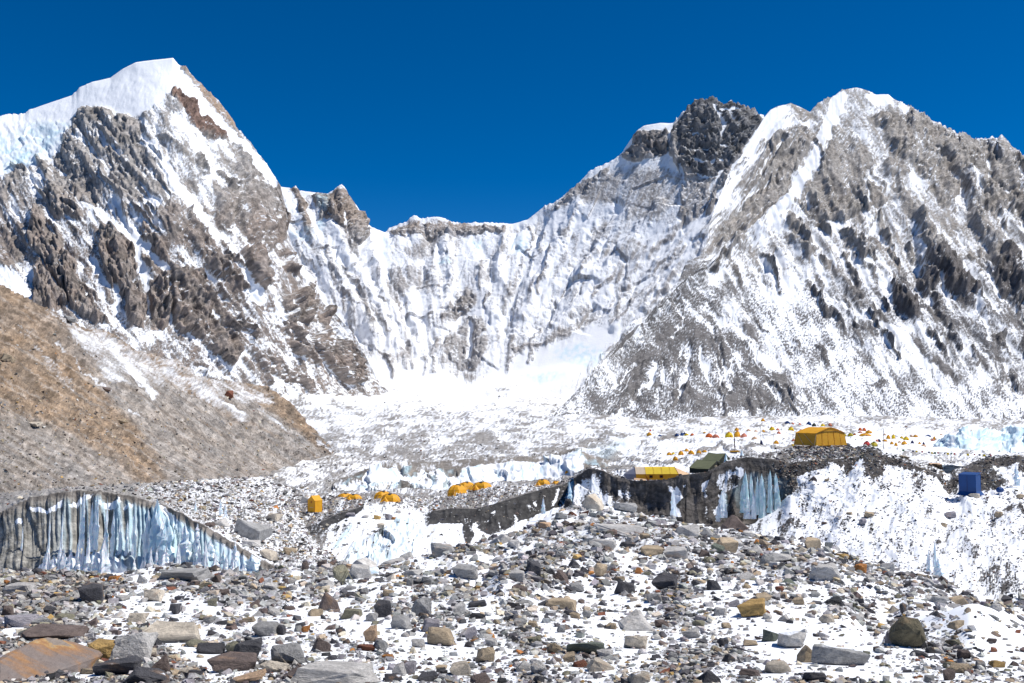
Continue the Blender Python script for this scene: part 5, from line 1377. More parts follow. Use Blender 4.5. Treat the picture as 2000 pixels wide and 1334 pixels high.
    (1616, 1118, 56, 40, 'slab', 'pale', 0, 'pale slab sloping down the moraine'), (1562, 1175, 24, 16, 'block', 'tan', 0, ''), (1362, 1219, 24, 14, 'block', 'olive', 0, ''), (1437, 1180, 26, 14, 'block', 'lilac', 0, ''), (1464, 1128, 40, 18, 'slab', 'pale', 0, ''), (1372, 1208, 24, 14, 'slab', 'lilac', 0, ''),
    (1470, 1254, 30, 14, 'slab', 'tan', 0, ''), (1535, 1208, 22, 14, 'wedge', 'pale', 0, ''), (1424, 1285, 24, 18, 'wedge', 'slate', 0, ''),
    (1681, 1107, 26, 24, 'slab', 'orange', 0, 'orange wedge-shaped stone'), (1777, 1238, 62, 64, 'lump', 'moss', 0, 'huge green brown boulder'), (1803, 1252, 22, 30, 'wedge', 'black', 0, ''), (1739, 1243, 22, 34, 'slab', 'lilac', 0, ''),  # black wedge is the huge boulder's dark flank, set as a separate stone
    (1880, 1175, 44, 24, 'wedge', 'tan', 0, 'tan wedge on the snow rim'), (1841, 1172, 34, 18, 'block', 'grey', 0, ''), (1872, 1220, 28, 18, 'block', 'tan', 0, 'tan stone alone on snow'), (1750, 1190, 22, 18, 'wedge', 'cream', 0, ''), (1771, 1188, 14, 26, 'block', 'slate', 0, ''), (1970, 1195, 18, 14, 'lump', 'slate', 0, ''),
    (1803, 1125, 24, 12, 'slab', 'tan', 0, ''), (1738, 1108, 28, 20, 'block', 'pale', 0, ''), (1865, 1256, 26, 16, 'slab', 'olive', 0, ''), (1918, 1298, 18, 20, 'block', 'grey', 0, ''), (1880, 1307, 36, 18, 'block', 'tan', 0, ''), (1855, 1318, 24, 24, 'block', 'brown', 0, 'dark brown stone near the lower right'),
    (1855, 1298, 22, 16, 'block', 'olive', 0, ''), (1886, 1276, 28, 24, 'slab', 'brown', 0, ''), (1951, 1296, 26, 16, 'block', 'ochre', 0, ''), (1794, 1275, 26, 14, 'block', 'slate', 0, ''), (1816, 1270, 16, 14, 'block', 'black', 0, ''), (1820, 1326, 20, 16, 'block', 'grey', 0, ''),
    (1155, 980, 46, 36, 'wedge', 'cream', 0, 'cream boulder perched below the ice ridge'), (1113, 981, 16, 16, 'lump', 'black', 0, ''), (1222, 990, 46, 22, 'block', 'grey', 0, 'grey block at the foot of the dark cliff'), (1213, 1032, 98, 32, 'slab', 'pale', 0, 'largest pale slab on the moraine crest'),
    (1178, 1060, 50, 22, 'block', 'pale', 0, 'pale block below the largest slab'), (1342, 1038, 56, 30, 'block', 'pale', 0, 'pale boulder under the dark cliff'), (1383, 1040, 26, 20, 'wedge', 'grey', 0, ''), (1418, 1062, 44, 28, 'block', 'tan', 0, 'slanting tan boulder'), (1404, 1074, 26, 28, 'block', 'green', 0, 'green stone'),
    (1322, 1081, 52, 26, 'block', 'pale', 0, ''), (1272, 1073, 46, 24, 'block', 'tan', 0, 'speckled tan boulder'), (1385, 1087, 24, 22, 'lump', 'olive', 0, ''), (1481, 1076, 30, 20, 'wedge', 'pale', 0, ''), (1503, 1098, 30, 32, 'lump', 'grey', 0, 'grey boulder in mid slope'), (1526, 1086, 50, 22, 'slab', 'pale', 0, ''),
    (1587, 1063, 34, 32, 'block', 'tan', 0, 'upright tan block at the snow bank'), (1062, 1025, 24, 16, 'slab', 'peach', 0, 'peach stone'), (1160, 1022, 26, 15, 'block', 'grey', 0, ''), (1132, 1021, 28, 12, 'slab', 'pale', 0, ''), (978, 1052, 42, 22, 'wedge', 'pale', 0, ''), (1004, 1064, 28, 20, 'block', 'pale', 0, ''),
    (868, 1074, 56, 30, 'block', 'grey', 0, 'tapered grey boulder before the dark ice'), (797, 1084, 30, 16, 'wedge', 'grey', 0, ''), (770, 1096, 45, 8, 'slab', 'pale', 0, ''), (705, 1100, 50, 20, 'wedge', 'pale', 0, ''), (688, 1108, 22, 12, 'block', 'peach', 0, ''), (1125, 1098, 20, 20, 'wedge', 'slate', 0, ''),
    (1160, 1062, 30, 14, 'slab', 'grey', 0, ''), (1226, 1062, 26, 14, 'block', 'slate', 0, ''), (1262, 1046, 22, 12, 'slab', 'tan', 0, ''), (1300, 1045, 26, 10, 'slab', 'brown', 0, ''), (1095, 1080, 24, 14, 'wedge', 'grey', 0, ''), (1460, 1080, 26, 12, 'slab', 'slate', 0, ''), (1374, 1082, 22, 14, 'wedge', 'brown', 0, ''),
]
SHAPE_WORD = {'block': 'block', 'slab': 'slab', 'wedge': 'wedge-shaped stone', 'lump': 'rounded stone'}
protos = {k: [] for k in ('block', 'slab', 'wedge', 'lump')}
for i in range(28):
    kd = ('block', 'slab', 'wedge', 'lump')[i % 4]
    V, F = hull_stone(kd, 900 + i, 16 if kd != 'lump' else 22, 0.10)
    o = mesh_from('boulder', V, F, M_STONE, False)
    protos[kd].append(o.data)
    bpy.data.objects.remove(o)
used = set()
LAND = []                       # (X, Y, phrase) things that labels may refer to


def put_boulder(sheet, X, Y, w, h, kind, hue, snow, vmax=None, vmin=0):
    j, i = sheet.at(X, Y + 0.42 * h, vmin, vmax)
    base, px = Vector(sheet.P[j, i]), sheet.px[j, i]
    me = random.choice(protos[kind])
    o = bpy.data.objects.new('boulder', me)
    COL.objects.link(o)
    dep = {'block': 0.85, 'slab': 0.75, 'wedge': 0.8, 'lump': 0.9}[kind]
    hz = h * {'block': 0.95, 'slab': 0.80, 'wedge': 1.0, 'lump': 1.05}[kind]
    yaw = random.uniform(-0.5, 0.5) + random.choice((0, math.pi))
    grow = 1.0 / (0.72 + 0.28 * abs(math.cos(yaw)))
    o.scale = (w * px * 1.04 * grow, w * px * dep, hz * px)
    o.rotation_euler = (random.gauss(0, 0.10), random.gauss(0, 0.12), yaw)
    o.location = base - Vector((0, 0, 0.16 * hz * px))
    o.location.y += 0.3 * w * px * dep
    c = np.array(HUES[hue][0]) * random.uniform(0.85, 1.15)
    o.color = (c[0], c[1], c[2], snow)
    o['category'] = 'boulder'
    return o


def where(dx, dy):
    a = abs(dx)
    if a > 2.2 * abs(dy):
        return 'left of' if dx < 0 else 'right of'
    if abs(dy) > 2.2 * a:
        return 'behind' if dy < 0 else 'in front of'
    return ('behind and left of' if dx < 0 else 'behind and right of') if dy < 0 else ('in front and left of' if dx < 0 else 'in front and right of')


def name_it(head, X, Y, tail=''):
    """A label that is used once: the thing's look, then where it lies from what stands nearest."""
    near = sorted(LAND, key=lambda l: (l[0] - X) ** 2 + ((l[1] - Y) * 1.6) ** 2)
    cands = []
    for l in near[:5]:
        if abs(l[0] - X) + abs(l[1] - Y) < 1:
            continue
        cands.append(f"{head} {where(X - l[0], Y - l[1])} the {l[2]}")
    for l in near[:5]:
        for l2 in near[:5]:
            if l is not l2:
                cands.append(f"{head} {where(X - l[0], Y - l[1])} the {l[2]}, nearer the {l2[2]}")
    for c in cands:
        c2 = c + tail
        if c2 not in used and len(c2.split()) <= 16:
            used.add(c2)
            return c2
    for size in ('slightly smaller', 'lesser', 'lower', 'rougher', 'flatter', 'sharper'):
        for c in cands:
            c2 = size + ' ' + c
            if c2 not in used and len(c2.split()) <= 16:
                used.add(c2)
                return c2
    return min(cands, key=lambda c: len(c.split()))


hand = []
fg_ok = FG.rowv[5] + 3
occ = []
for (X, Y, w, h, kd, hue, snow, nm) in BOULDERS:
    o = put_boulder(FG, X, Y, w, h, kd, hue, snow, fg_ok)
    hand.append((o, X, Y, w, h, kd, hue, nm))
    occ.append((X, Y, w))
    if nm:
        LAND.append((X, Y, nm))
# ones that stand on other ground
for (sh, X, Y, w, h, kd, hue, snow, nm, v0, v1) in [
    (IC, 488, 1030, 66, 52, 'wedge', 'grey', 0, 'great grey boulder on the left rubble shelf', IC.rowv[2], IC.rowv[4]), (IC, 490, 1060, 34, 16, 'slab', 'pale', 0, '', IC.rowv[2], IC.rowv[4]),
    (IC, 408, 1022, 22, 16, 'lump', 'brown', 0, '', IC.rowv[2], IC.rowv[4]), (IC, 532, 1010, 28, 18, 'block', 'cream', 0, '', IC.rowv[2], IC.rowv[4]), (IC, 428, 1020, 30, 18, 'wedge', 'pale', 0, '', IC.rowv[2], IC.rowv[4]),
    (IC, 562, 1078, 28, 18, 'block', 'tan', 0, '', IC.rowv[2], IC.rowv[4]), (IC, 520, 1082, 32, 20, 'block', 'cream', 0, '', IC.rowv[2], IC.rowv[4]),
    (MO, 446, 769, 18, 18, 'block', 'rust', 0, 'red boulder high on the moraine slope', 0, None), (MO, 62, 828, 30, 12, 'slab', 'cream', 0, 'pale stone on the moraine slope', 0, None), (MO, 205, 758, 16, 9, 'slab', 'brown', 0, '', 0, None), (MO, 12, 700, 24, 16, 'block', 'tan', 0, '', 0, None), (MO, 132, 620, 26, 12, 'slab', 'grey', 0, '', 0, None),
    (MO, 234, 822, 26, 10, 'slab', 'tan', 0, '', 0, None),
    (CR, 758, 1009, 13, 14, 'block', 'lilac', 0, '', CR.rowv[0], CR.rowv[3]), (CR, 737, 1010, 14, 10, 'block', 'ochre', 0, 'ochre stone on the white ice slope', CR.rowv[0], CR.rowv[3]), (CR, 768, 1012, 13, 8, 'slab', 'orange', 0, '', CR.rowv[0], CR.rowv[3]), (CR, 778, 1000, 10, 8, 'block', 'pale', 0, '', CR.rowv[0], CR.rowv[3]),
    (CR, 687, 1004, 20, 10, 'slab', 'lilac', .3, '', CR.rowv[0], CR.rowv[3]), (CR, 714, 1008, 14, 8, 'slab', 'pale', 0, '', CR.rowv[0], CR.rowv[3]), (CR, 742, 1026, 14, 12, 'block', 'cream', 0, '', CR.rowv[0], CR.rowv[3]), (CR, 676, 967, 18, 12, 'lump', 'grey', 0, '', CR.rowv[3], None),
    (RB, 1440, 1023, 50, 34, 'wedge', 'brown', .35, 'dark boulder fallen from the ice cliff', 0, RB.rowv[2]), (RB, 1700, 1005, 18, 13, 'block', 'tan', 0, 'tan stone midway up the snow bank', 0, RB.rowv[2]), (RB, 1688, 1018, 16, 14, 'lump', 'lilac', 0, '', 0, RB.rowv[2]), (RB, 1660, 1003, 12, 7, 'slab', 'tan', 0, '', 0, RB.rowv[2]),
    (RB, 1859, 1005, 24, 16, 'block', 'lilac', .2, 'lilac boulder below the blue tent', 0, RB.rowv[2]), (RB, 1845, 1026, 14, 12, 'lump', 'tan', 0, '', 0, RB.rowv[2]), (RB, 1953, 1004, 15, 14, 'block', 'tan', 0, '', 0, RB.rowv[2]), (RB, 1612, 1020, 12, 6, 'slab', 'brown', 0, '', 0, RB.rowv[2]), (RB, 1616, 937, 10, 6, 'block', 'tan', 0, '', 0, RB.rowv[2]),
    (RB, 1590, 934, 12, 10, 'wedge', 'brown', 0, '', 0, RB.rowv[2]), (RB, 1994, 970, 16, 12, 'block', 'tan', 0, '', 0, RB.rowv[2]), (RB, 1830, 908, 24, 14, 'slab', 'peach', 0, 'peach slab on the dark ridge', RB.rowv[2], None), (RB, 1908, 968, 20, 14, 'block', 'cream', .2, 'cream stone beside the blue tent', 0, RB.rowv[2]),
    (RB, 1768, 882, 18, 8, 'slab', 'tan', 0, '', RB.rowv[2], None), (RB, 1656, 867, 12, 8, 'lump', 'grey', 0, '', RB.rowv[2], None),
]:
    o = put_boulder(sh, X, Y, w, h, kd, hue, snow, v1, v0)
    hand.append((o, X, Y, w, h, kd, hue, nm))
    if nm:
        LAND.append((X, Y, nm))
NLAND0 = len(LAND)
LAND += [(250, 1040, 'left ice cliff'), (1460, 960, 'blue ice pillars'), (1600, 853, 'big orange tent')]

# the nearest slab, streaked with rust, in the lower left corner
V, F = hull_stone('slab', 915, 16, 0.09)
m_slab, nt, b = nmat("rust_streaked_slab")
tc = N(nt, 'ShaderNodeTexCoord')
mp = N(nt, 'ShaderNodeMapping')
mp.inputs['Rotation'].default_value = (0, 0, 0.35)
mp.inputs['Scale'].default_value = (0.45, 2.3, 1.2)
nt.links.new(tc.outputs['Object'], mp.inputs[0])
n1 = N(nt, 'ShaderNodeTexNoise', i_Scale=1.6, i_Detail=6.0, i_Roughness=0.6)
n2 = N(nt, 'ShaderNodeTexNoise', i_Scale=16.0, i_Detail=5.0, i_Roughness=0.7)
nt.links.new(mp.outputs[0], n1.inputs['Vector'])
nt.links.new(tc.outputs['Object'], n2.inputs['Vector'])
cr = N(nt, 'ShaderNodeValToRGB')
cr.color_ramp.elements[0].position, cr.color_ramp.elements[0].color = 0.30, (0.20, 0.175, 0.165, 1)
cr.color_ramp.elements[1].position, cr.color_ramp.elements[1].color = 0.75, (0.30, 0.25, 0.19, 1)
for ps, cl_ in ((0.46, (0.21, 0.165, 0.14, 1)), (0.55, (0.34, 0.175, 0.07, 1)), (0.575, (0.44, 0.28, 0.12, 1)), (0.60, (0.25, 0.205, 0.17, 1))):
    e = cr.color_ramp.elements.new(ps)
    e.color = cl_
nt.links.new(n1.outputs['Fac'], cr.inputs[0])
nt.links.new(mixcol(nt, 0.55, cr.outputs[0], mixcol(nt, n2.outputs['Fac'], (0.3, 0.3, 0.3), (1.6, 1.6, 1.6)), 'MULTIPLY'), b.inputs['Base Color'])
b.inputs['Roughness'].default_value = 0.8
bp = N(nt, 'ShaderNodeBump', i_Strength=0.5, i_Distance=0.03)
nt.links.new(n2.outputs['Fac'], bp.inputs['Height'])
nt.links.new(bp.outputs[0], b.inputs['Normal'])
sl = mesh_from('boulder', V, F, m_slab, False)
px0 = 7.4 / FPX
sl.location = Vector(unproj(38, 1352, 7.6)) + Vector((0, 0.0, -0.05))
sl.scale = (185 * px0, 230 * px0, 92 * px0)
sl.rotation_euler = (0.10, 0.26, -0.25)
sl['category'] = 'boulder'
sl['label'] = 'largest brown slab with orange rust streaks in the bottom left corner'
sl['group'] = 'boulders on the moraine'
LAND.append((70, 1285, 'rust-streaked slab'))

# more stones of the same sizes between them
n_more = 300 - len(hand) - 1
p, px_, j, k = pick(FG, (0.15 + np.clip(STONY, 0, 1)) * fgv, 2500, 421)
bx, by = proj(p)
cnt = 0
for q in range(len(p)):
    if cnt >= n_more:
        break
    w = random.uniform(15, 25)
    if by[q] > 1345 or bx[q] < 5 or bx[q] > 1995 or (bx[q] < 150 and by[q] > 1230):
        continue
    if any(abs(bx[q] - a) < 0.55 * (w + c) and abs(by[q] - b2) < 0.5 * (w + c) for a, b2, c in occ):
        continue
    hue = random.choices(P_HUE, W_MIX)[0]
    kd = random.choice(('block', 'block', 'slab', 'wedge', 'lump'))
    h_ = w * random.uniform(0.45, 0.8)
    o = put_boulder(FG, bx[q], by[q] - 0.42 * h_, w, h_, kd, hue, random.choice((0, 0, 0, .3)), fg_ok)
    hand.append((o, bx[q], by[q], w, h_, kd, hue, ''))
    occ.append((bx[q], by[q], w))
    cnt += 1
for (o, X, Y, w, h, kd, hue, nm) in hand:
    if nm:
        lab = nm
        if len(nm.split()) < 6:
            lab = name_it(nm, X, Y)
        used.add(lab)
    else:
        big = 'large ' if w > 34 else ('small ' if w < 19 else '')
        lab = name_it(big + HUES[hue][1] + ' ' + SHAPE_WORD[kd], X, Y)
    o['label'] = lab
    o['group'] = 'boulders on the moraine'

# ------------------------------------------------------------------ ice pinnacles
m_ice, nt, b = nmat("pinnacle_ice")
tc = N(nt, 'ShaderNodeTexCoord')
mp = N(nt, 'ShaderNodeMapping')
mp.inputs['Scale'].default_value = (5, 5, 1.2)
nt.links.new(tc.outputs['Object'], mp.inputs[0])
n1 = N(nt, 'ShaderNodeTexNoise', i_Scale=1.1, i_Detail=4.0, i_Roughness=0.6)
nt.links.new(mp.outputs[0], n1.inputs['Vector'])
oi = N(nt, 'ShaderNodeObjectInfo')
cr = N(nt, 'ShaderNodeValToRGB')
cr.color_ramp.elements[0].position, cr.color_ramp.elements[0].color = 0.40, (0, 0, 0, 1)
cr.color_ramp.elements[1].position, cr.color_ramp.elements[1].color = 0.66, (1, 1, 1, 1)
nt.links.new(n1.outputs['Fac'], cr.inputs[0])
nt.links.new(mixcol(nt, cr.outputs[0], oi.outputs['Color'], (0.80, 0.87, 0.90)), b.inputs['Base Color'])
b.inputs['Roughness'].default_value = 0.32
b.inputs['Specular IOR Level'].default_value = 0.4
b.inputs['Subsurface Weight'].default_value = 0.25
b.inputs['Subsurface Radius'].default_value = (0.15, 0.3, 0.4)
b.inputs['Subsurface Scale'].default_value = 0.5
bp = N(nt, 'ShaderNodeBump', i_Strength=0.5, i_Distance=0.06)
nt.links.new(n1.outputs['Fac'], bp.inputs['Height'])
nt.links.new(bp.outputs[0], b.inputs['Normal'])


def pinnacle(X, yt, yb, w, d, hue, label, name='ice_pinnacle', blunt=0.0, lean=0.0, rough=1.0):
    px = d / FPX
    H, W = (yb - yt) * px * 1.04, w * px
    r = np.random.default_rng(int(X * 7 + yt))
    L, S = 13, 11
    V = []
    ph = r.uniform(0, 6.28, S)
    rr = 1 + 0.30 * np.sin(ph * 3 + np.arange(S))
    rr0 = r.uniform(-0.2, 1, S)
    cx = cyy = 0.0
    for i in range(L):
        t = i / (L - 1)
        rad = (1 - t ** 1.35) * (1 - blunt) + blunt * (1 - t ** 6) + 0.015
        rad *= 1 + 0.16 * rough * r.normal() * (t < 0.95)
        cx += r.normal(0, 0.03) * W + lean * W / L
        cyy += 0.02 * H / L
        for k in range(S):
            a = 2 * math.pi * k / S
            q = rad * rr[k] * (1 + r.normal(0, 0.16 * rough))
            V.append((cx + 0.5 * W * q * math.cos(a), cyy + 0.42 * W * q * math.sin(a), H * t * (1 - 0.16 * rr0[k] * t) + r.normal(0, 0.02) * H * (0 < i < L - 1)))
    F = [(i * S + k, i * S + (k + 1) % S, (i + 1) * S + (k + 1) % S, (i + 1) * S + k) for i in range(L - 1) for k in range(S)]
    o = mesh_from(name, V, F, m_ice, False)
    o.location = Vector(unproj(X, yb, d)) + Vector((0, 0, -0.02 * H))
    o.color = hue + (1,)
    o['label'], o['category'], o['group'], o['kind'] = label, name.replace('_', ' '), 'ice pinnacles of the glacier cliffs', 'thing'
    used.add(label)
    return o


WHITE_I, BLUE_I, PALE_I, TEAL_I = (0.90, 0.93, 0.95), (0.52, 0.74, 0.84), (0.76, 0.85, 0.90), (0.42, 0.64, 0.66)
LAND_I = [(93, 1100, 'white spires at the left'), (203, 1080, 'lone white spire'), (299, 1030, 'tall blue fin'), (330, 1060, 'broad blue fin'), (415, 1090, 'wide pale fin'), (495, 1100, 'last ice lump')]
save_land, LAND = LAND, LAND_I
for X, yt, yb, w in [(86, 1078, 1132, 16), (93, 1068, 1132, 14), (112, 1050, 1132, 15), (124, 1070, 1132, 20), (138, 1075, 1130, 20), (148, 1050, 1128, 14), (160, 1052, 1120, 8), (171, 1044, 1128, 14), (158, 1082, 1130, 22), (104, 1085, 1134, 24),
                     (203, 1048, 1116, 18), (186, 1076, 1126, 18), (262, 1092, 1116, 9), (277, 1092, 1116, 9), (283, 1082, 1112, 7), (294, 1068, 1114, 9), (305, 1073, 1112, 11), (322, 1064, 1112, 20), (348, 1060, 1112, 11), (387, 1067, 1116, 14), (402, 1055, 1118, 13), (420, 1080, 1126, 22), (440, 1085, 1128, 16), (475, 1100, 1132, 16), (458, 1092, 1130, 20)]:
    pinnacle(X, yt, yb, w, 42.6 if X < 300 else (41.6 if X < 420 else 39.8), WHITE_I, name_it('white ice spire in front of the cliff', X, yt), rough=0.7)
for X, yt, yb, w, hue in [(160, 965, 1068, 9, PALE_I), (177, 985, 1075, 10, PALE_I), (187, 962, 1072, 9, PALE_I), (207, 976, 1096, 8, PALE_I), (220, 996, 1096, 8, PALE_I), (232, 1000, 1100, 8, PALE_I), (246, 1020, 1110, 9, PALE_I), (261, 995, 1110, 10, PALE_I), (94, 1005, 1100, 5, PALE_I), (119, 1000, 1100, 5, PALE_I), (42, 1030, 1110, 5, PALE_I),
                          (299, 981, 1100, 24, BLUE_I), (288, 1000, 1105, 16, PALE_I), (318, 1008, 1105, 18, WHITE_I), (330, 1018, 1112, 34, BLUE_I), (312, 1040, 1105, 12, PALE_I), (361, 1026, 1112, 24, PALE_I), (383, 1045, 1115, 20, PALE_I), (386, 1022, 1060, 8, WHITE_I), (412, 1056, 1122, 26, PALE_I), (436, 1075, 1126, 18, PALE_I), (458, 1057, 1110, 12, WHITE_I), (495, 1082, 1132, 30, PALE_I), (478, 1108, 1134, 20, WHITE_I)]:
    dd = float(np.interp(X, [0, 100, 250, 400, 480, 520], [44.6, 44.2, 43.6, 42.2, 40.6, 40.2])) + 0.55
    pinnacle(X, yt, yb, w, dd, hue, name_it('blue ice fin on the cliff face' if hue == BLUE_I else 'pale ice fin on the cliff face', X, yt), 'ice_fin', 0.45)
LAND = [(1488, 960, 'widest teal ice pillar'), (1410, 985, 'grey ice foot'), (1516, 950, 'rightmost teal pillar')]
for X, yt, yb, w, hue in [(1457, 921, 990, 11, TEAL_I), (1467, 926, 994, 10, TEAL_I), (1450, 945, 1000, 12, TEAL_I), (1460, 955, 1012, 15, PALE_I), (1471, 958, 1012, 14, PALE_I), (1480, 933, 1004, 10, TEAL_I), (1489, 924, 1010, 15, TEAL_I), (1505, 920, 1000, 12, TEAL_I), (1517, 926, 995, 12, TEAL_I), (1411, 958, 1010, 15, PALE_I), (1404, 985, 1018, 10, PALE_I), (1316, 955, 1014, 12, PALE_I)]:
    pinnacle(X, yt, yb, w * 0.92, 75.4, hue, name_it('teal ice pillar in the dark cliff' if hue == TEAL_I else 'whitish ice pillar in the dark cliff', X, yt), 'ice_pillar', 0.55, 0.0, 0.45)
for X, yt, yb, w, d, lab in [(1062, 972, 1003, 8, 76.5, 'small ice spike at the foot of the central dark cliff'), (1113, 940, 988, 13, 81, 'blue ice pillar at the right end of the central ridge'), (1814, 1076, 1122, 9, 44.5, 'left ice spike standing in the snow bank'), (1828, 1060, 1124, 9, 44.5, 'tallest ice spike standing in the snow bank'),
                             (1833, 1092, 1126, 12, 43.8, 'stubby ice spike in front of the tallest one in the snow bank'), (1986, 908, 948, 11, 72, 'white ice spike by the right edge under the dark ridge'), (382, 978, 1006, 7, 52, 'left small ice horn on the rubble shelf'), (431, 976, 1006, 7, 53, 'middle small ice horn on the rubble shelf'), (441, 984, 1010, 7, 52, 'right small ice horn on the rubble shelf'),
                             (1418, 886, 908, 10, 96, 'ice horn beside the dark green tents'), (1450, 878, 902, 11, 97, 'ice horn below the flag pole'), (1171, 968, 990, 8, 70, 'ice tooth beside the cream boulder')]:
    pinnacle(X, yt, yb, w, d, PALE_I if X not in (1113,) else BLUE_I, lab, 'ice_pinnacle', 0.15)
LAND = save_land
# the smooth block of ice lying among the stones
V, F = hull_stone('slab', 931, 16, 0.12)
o = mesh_from('ice_block', V, F, m_ice, True)
j, i = FG.at(742, 1120, 0, fg_ok)
px0 = FG.px[j, i]
o.location, o.scale, o.color = Vector(FG.P[j, i]) - Vector((0, 0, 0.05)), (64 * px0, 34 * px0, 24 * px0), PALE_I + (1,)
o['label'], o['category'] = 'smooth pale blue block of ice lying among the stones', 'ice block'
# ------------------------------------------------------------------ tents and camp
def cloth(name, c, rough=0.65, trans=0.25):
    m, nt, b = nmat(name)
    tc = N(nt, 'ShaderNodeNewGeometry')
    n = N(nt, 'ShaderNodeTexNoise', i_Scale=3.0, i_Detail=4.0)
    nt.links.new(tc.outputs['Position'], n.inputs['Vector'])
    col = mixcol(nt, n.outputs['Fac'], tuple(v * 0.80 for v in c), tuple(min(v * 1.15, 0.9) for v in c))
    nt.links.new(col, b.inputs['Base Color'])
    b.inputs['Roughness'].default_value = rough
    bp = N(nt, 'ShaderNodeBump', i_Strength=0.25, i_Distance=0.05)
    nt.links.new(n.outputs['Fac'], bp.inputs['Height'])
    nt.links.new(bp.outputs[0], b.inputs['Normal'])
    if trans:                                   # thin nylon lets daylight through
        tr = N(nt, 'ShaderNodeBsdfTranslucent')
        nt.links.new(col, tr.inputs['Color'])
        mx = N(nt, 'ShaderNodeMixShader')
        mx.inputs[0].default_value = trans
        nt.links.new(b.outputs[0], mx.inputs[1])
        nt.links.new(tr.outputs[0], mx.inputs[2])
        nt.links.new(mx.outputs[0], nt.nodes['Material Output'].inputs['Surface'])
    return m


T_OR = cloth("orange_nylon", (0.95, 0.42, 0.012), trans=0.22)
T_AM = cloth("amber_canvas", (0.95, 0.46, 0.03), trans=0.36)
T_YE = cloth("yellow_nylon", (0.95, 0.60, 0.01), trans=0.12)
T_PE = cloth("peach_nylon", (0.85, 0.55, 0.33))
T_WH = cloth("pale_lilac_nylon", (0.55, 0.55, 0.62))
T_CR = cloth("cream_nylon", (0.85, 0.66, 0.48))
T_DO = cloth("dark_orange_nylon", (0.50, 0.13, 0.008))
T_BL = cloth("blue_tarpaulin", (0.003, 0.055, 0.22), 0.6, 0.12)
T_GR = cloth("olive_canvas", (0.16, 0.17, 0.09), 0.85, 0)
T_DG = cloth("dark_green_canvas", (0.035, 0.040, 0.028), 0.85, 0)
T_DK = cloth("dark_mesh", (0.03, 0.025, 0.02), 0.8, 0)
T_RD = cloth("red_cloth", (0.55, 0.03, 0.03), 0.7, 0.2)
T_GN = cloth("green_cloth", (0.02, 0.16, 0.06), 0.7, 0.2)
T_NV = cloth("navy_cloth", (0.02, 0.03, 0.12), 0.7, 0.2)
T_SA = cloth("salmon_nylon", (0.75, 0.27, 0.16))
T_OY = cloth("olive_yellow_nylon", (0.55, 0.44, 0.02))
T_RO = cloth("red_orange_nylon", (0.75, 0.16, 0.02))
T_PO = cloth("grey_pole", (0.25, 0.24, 0.23), 0.5, 0)


def thing(name, loc, label, cat, group=None, yaw=0.0):
    o = bpy.data.objects.new(name, None)
    o.empty_display_size = 0.3
    COL.objects.link(o)
    o.location = loc
    o.rotation_euler = (0, 0, yaw)
    o['label'], o['category'] = label, cat
    if group:
        o['group'] = group
    used.add(label)
    return o


def poly(name, verts, faces, mat, parent, smooth=False, thick=0.0, label=None):
    me = bpy.data.meshes.new(name)
    me.from_pydata([tuple(v) for v in verts], [], faces)
    me.update()
    me.materials.append(mat)
    if smooth:
        me.polygons.foreach_set('use_smooth', [True] * len(me.polygons))
    o = bpy.data.objects.new(name, me)
    COL.objects.link(o)
    o.parent = parent
    if thick:
        md = o.modifiers.new('thickness', 'SOLIDIFY')
        md.thickness = thick
        md.offset = -1
    if label:
        o['label'] = label
    return o


def tube(name, pts, r, mat, parent, S=6):
    V, F = [], []
    n = len(pts)
    P = [Vector(p) for p in pts]
    for i in range(n):
        d = (P[min(i + 1, n - 1)] - P[max(i - 1, 0)]).normalized()
        a = d.orthogonal().normalized()
        b_ = d.cross(a)
        for k in range(S):
            t = 2 * math.pi * k / S
            V.append(P[i] + (a * math.cos(t) + b_ * math.sin(t)) * r)
    for i in range(n - 1):
        for k in range(S):
            F.append((i * S + k, i * S + (k + 1) % S, (i + 1) * S + (k + 1) % S, (i + 1) * S + k))
    F.append(tuple(range(S))[::-1])
    F.append(tuple((n - 1) * S + k for k in range(S)))
    return poly(name, V, F, mat, parent)


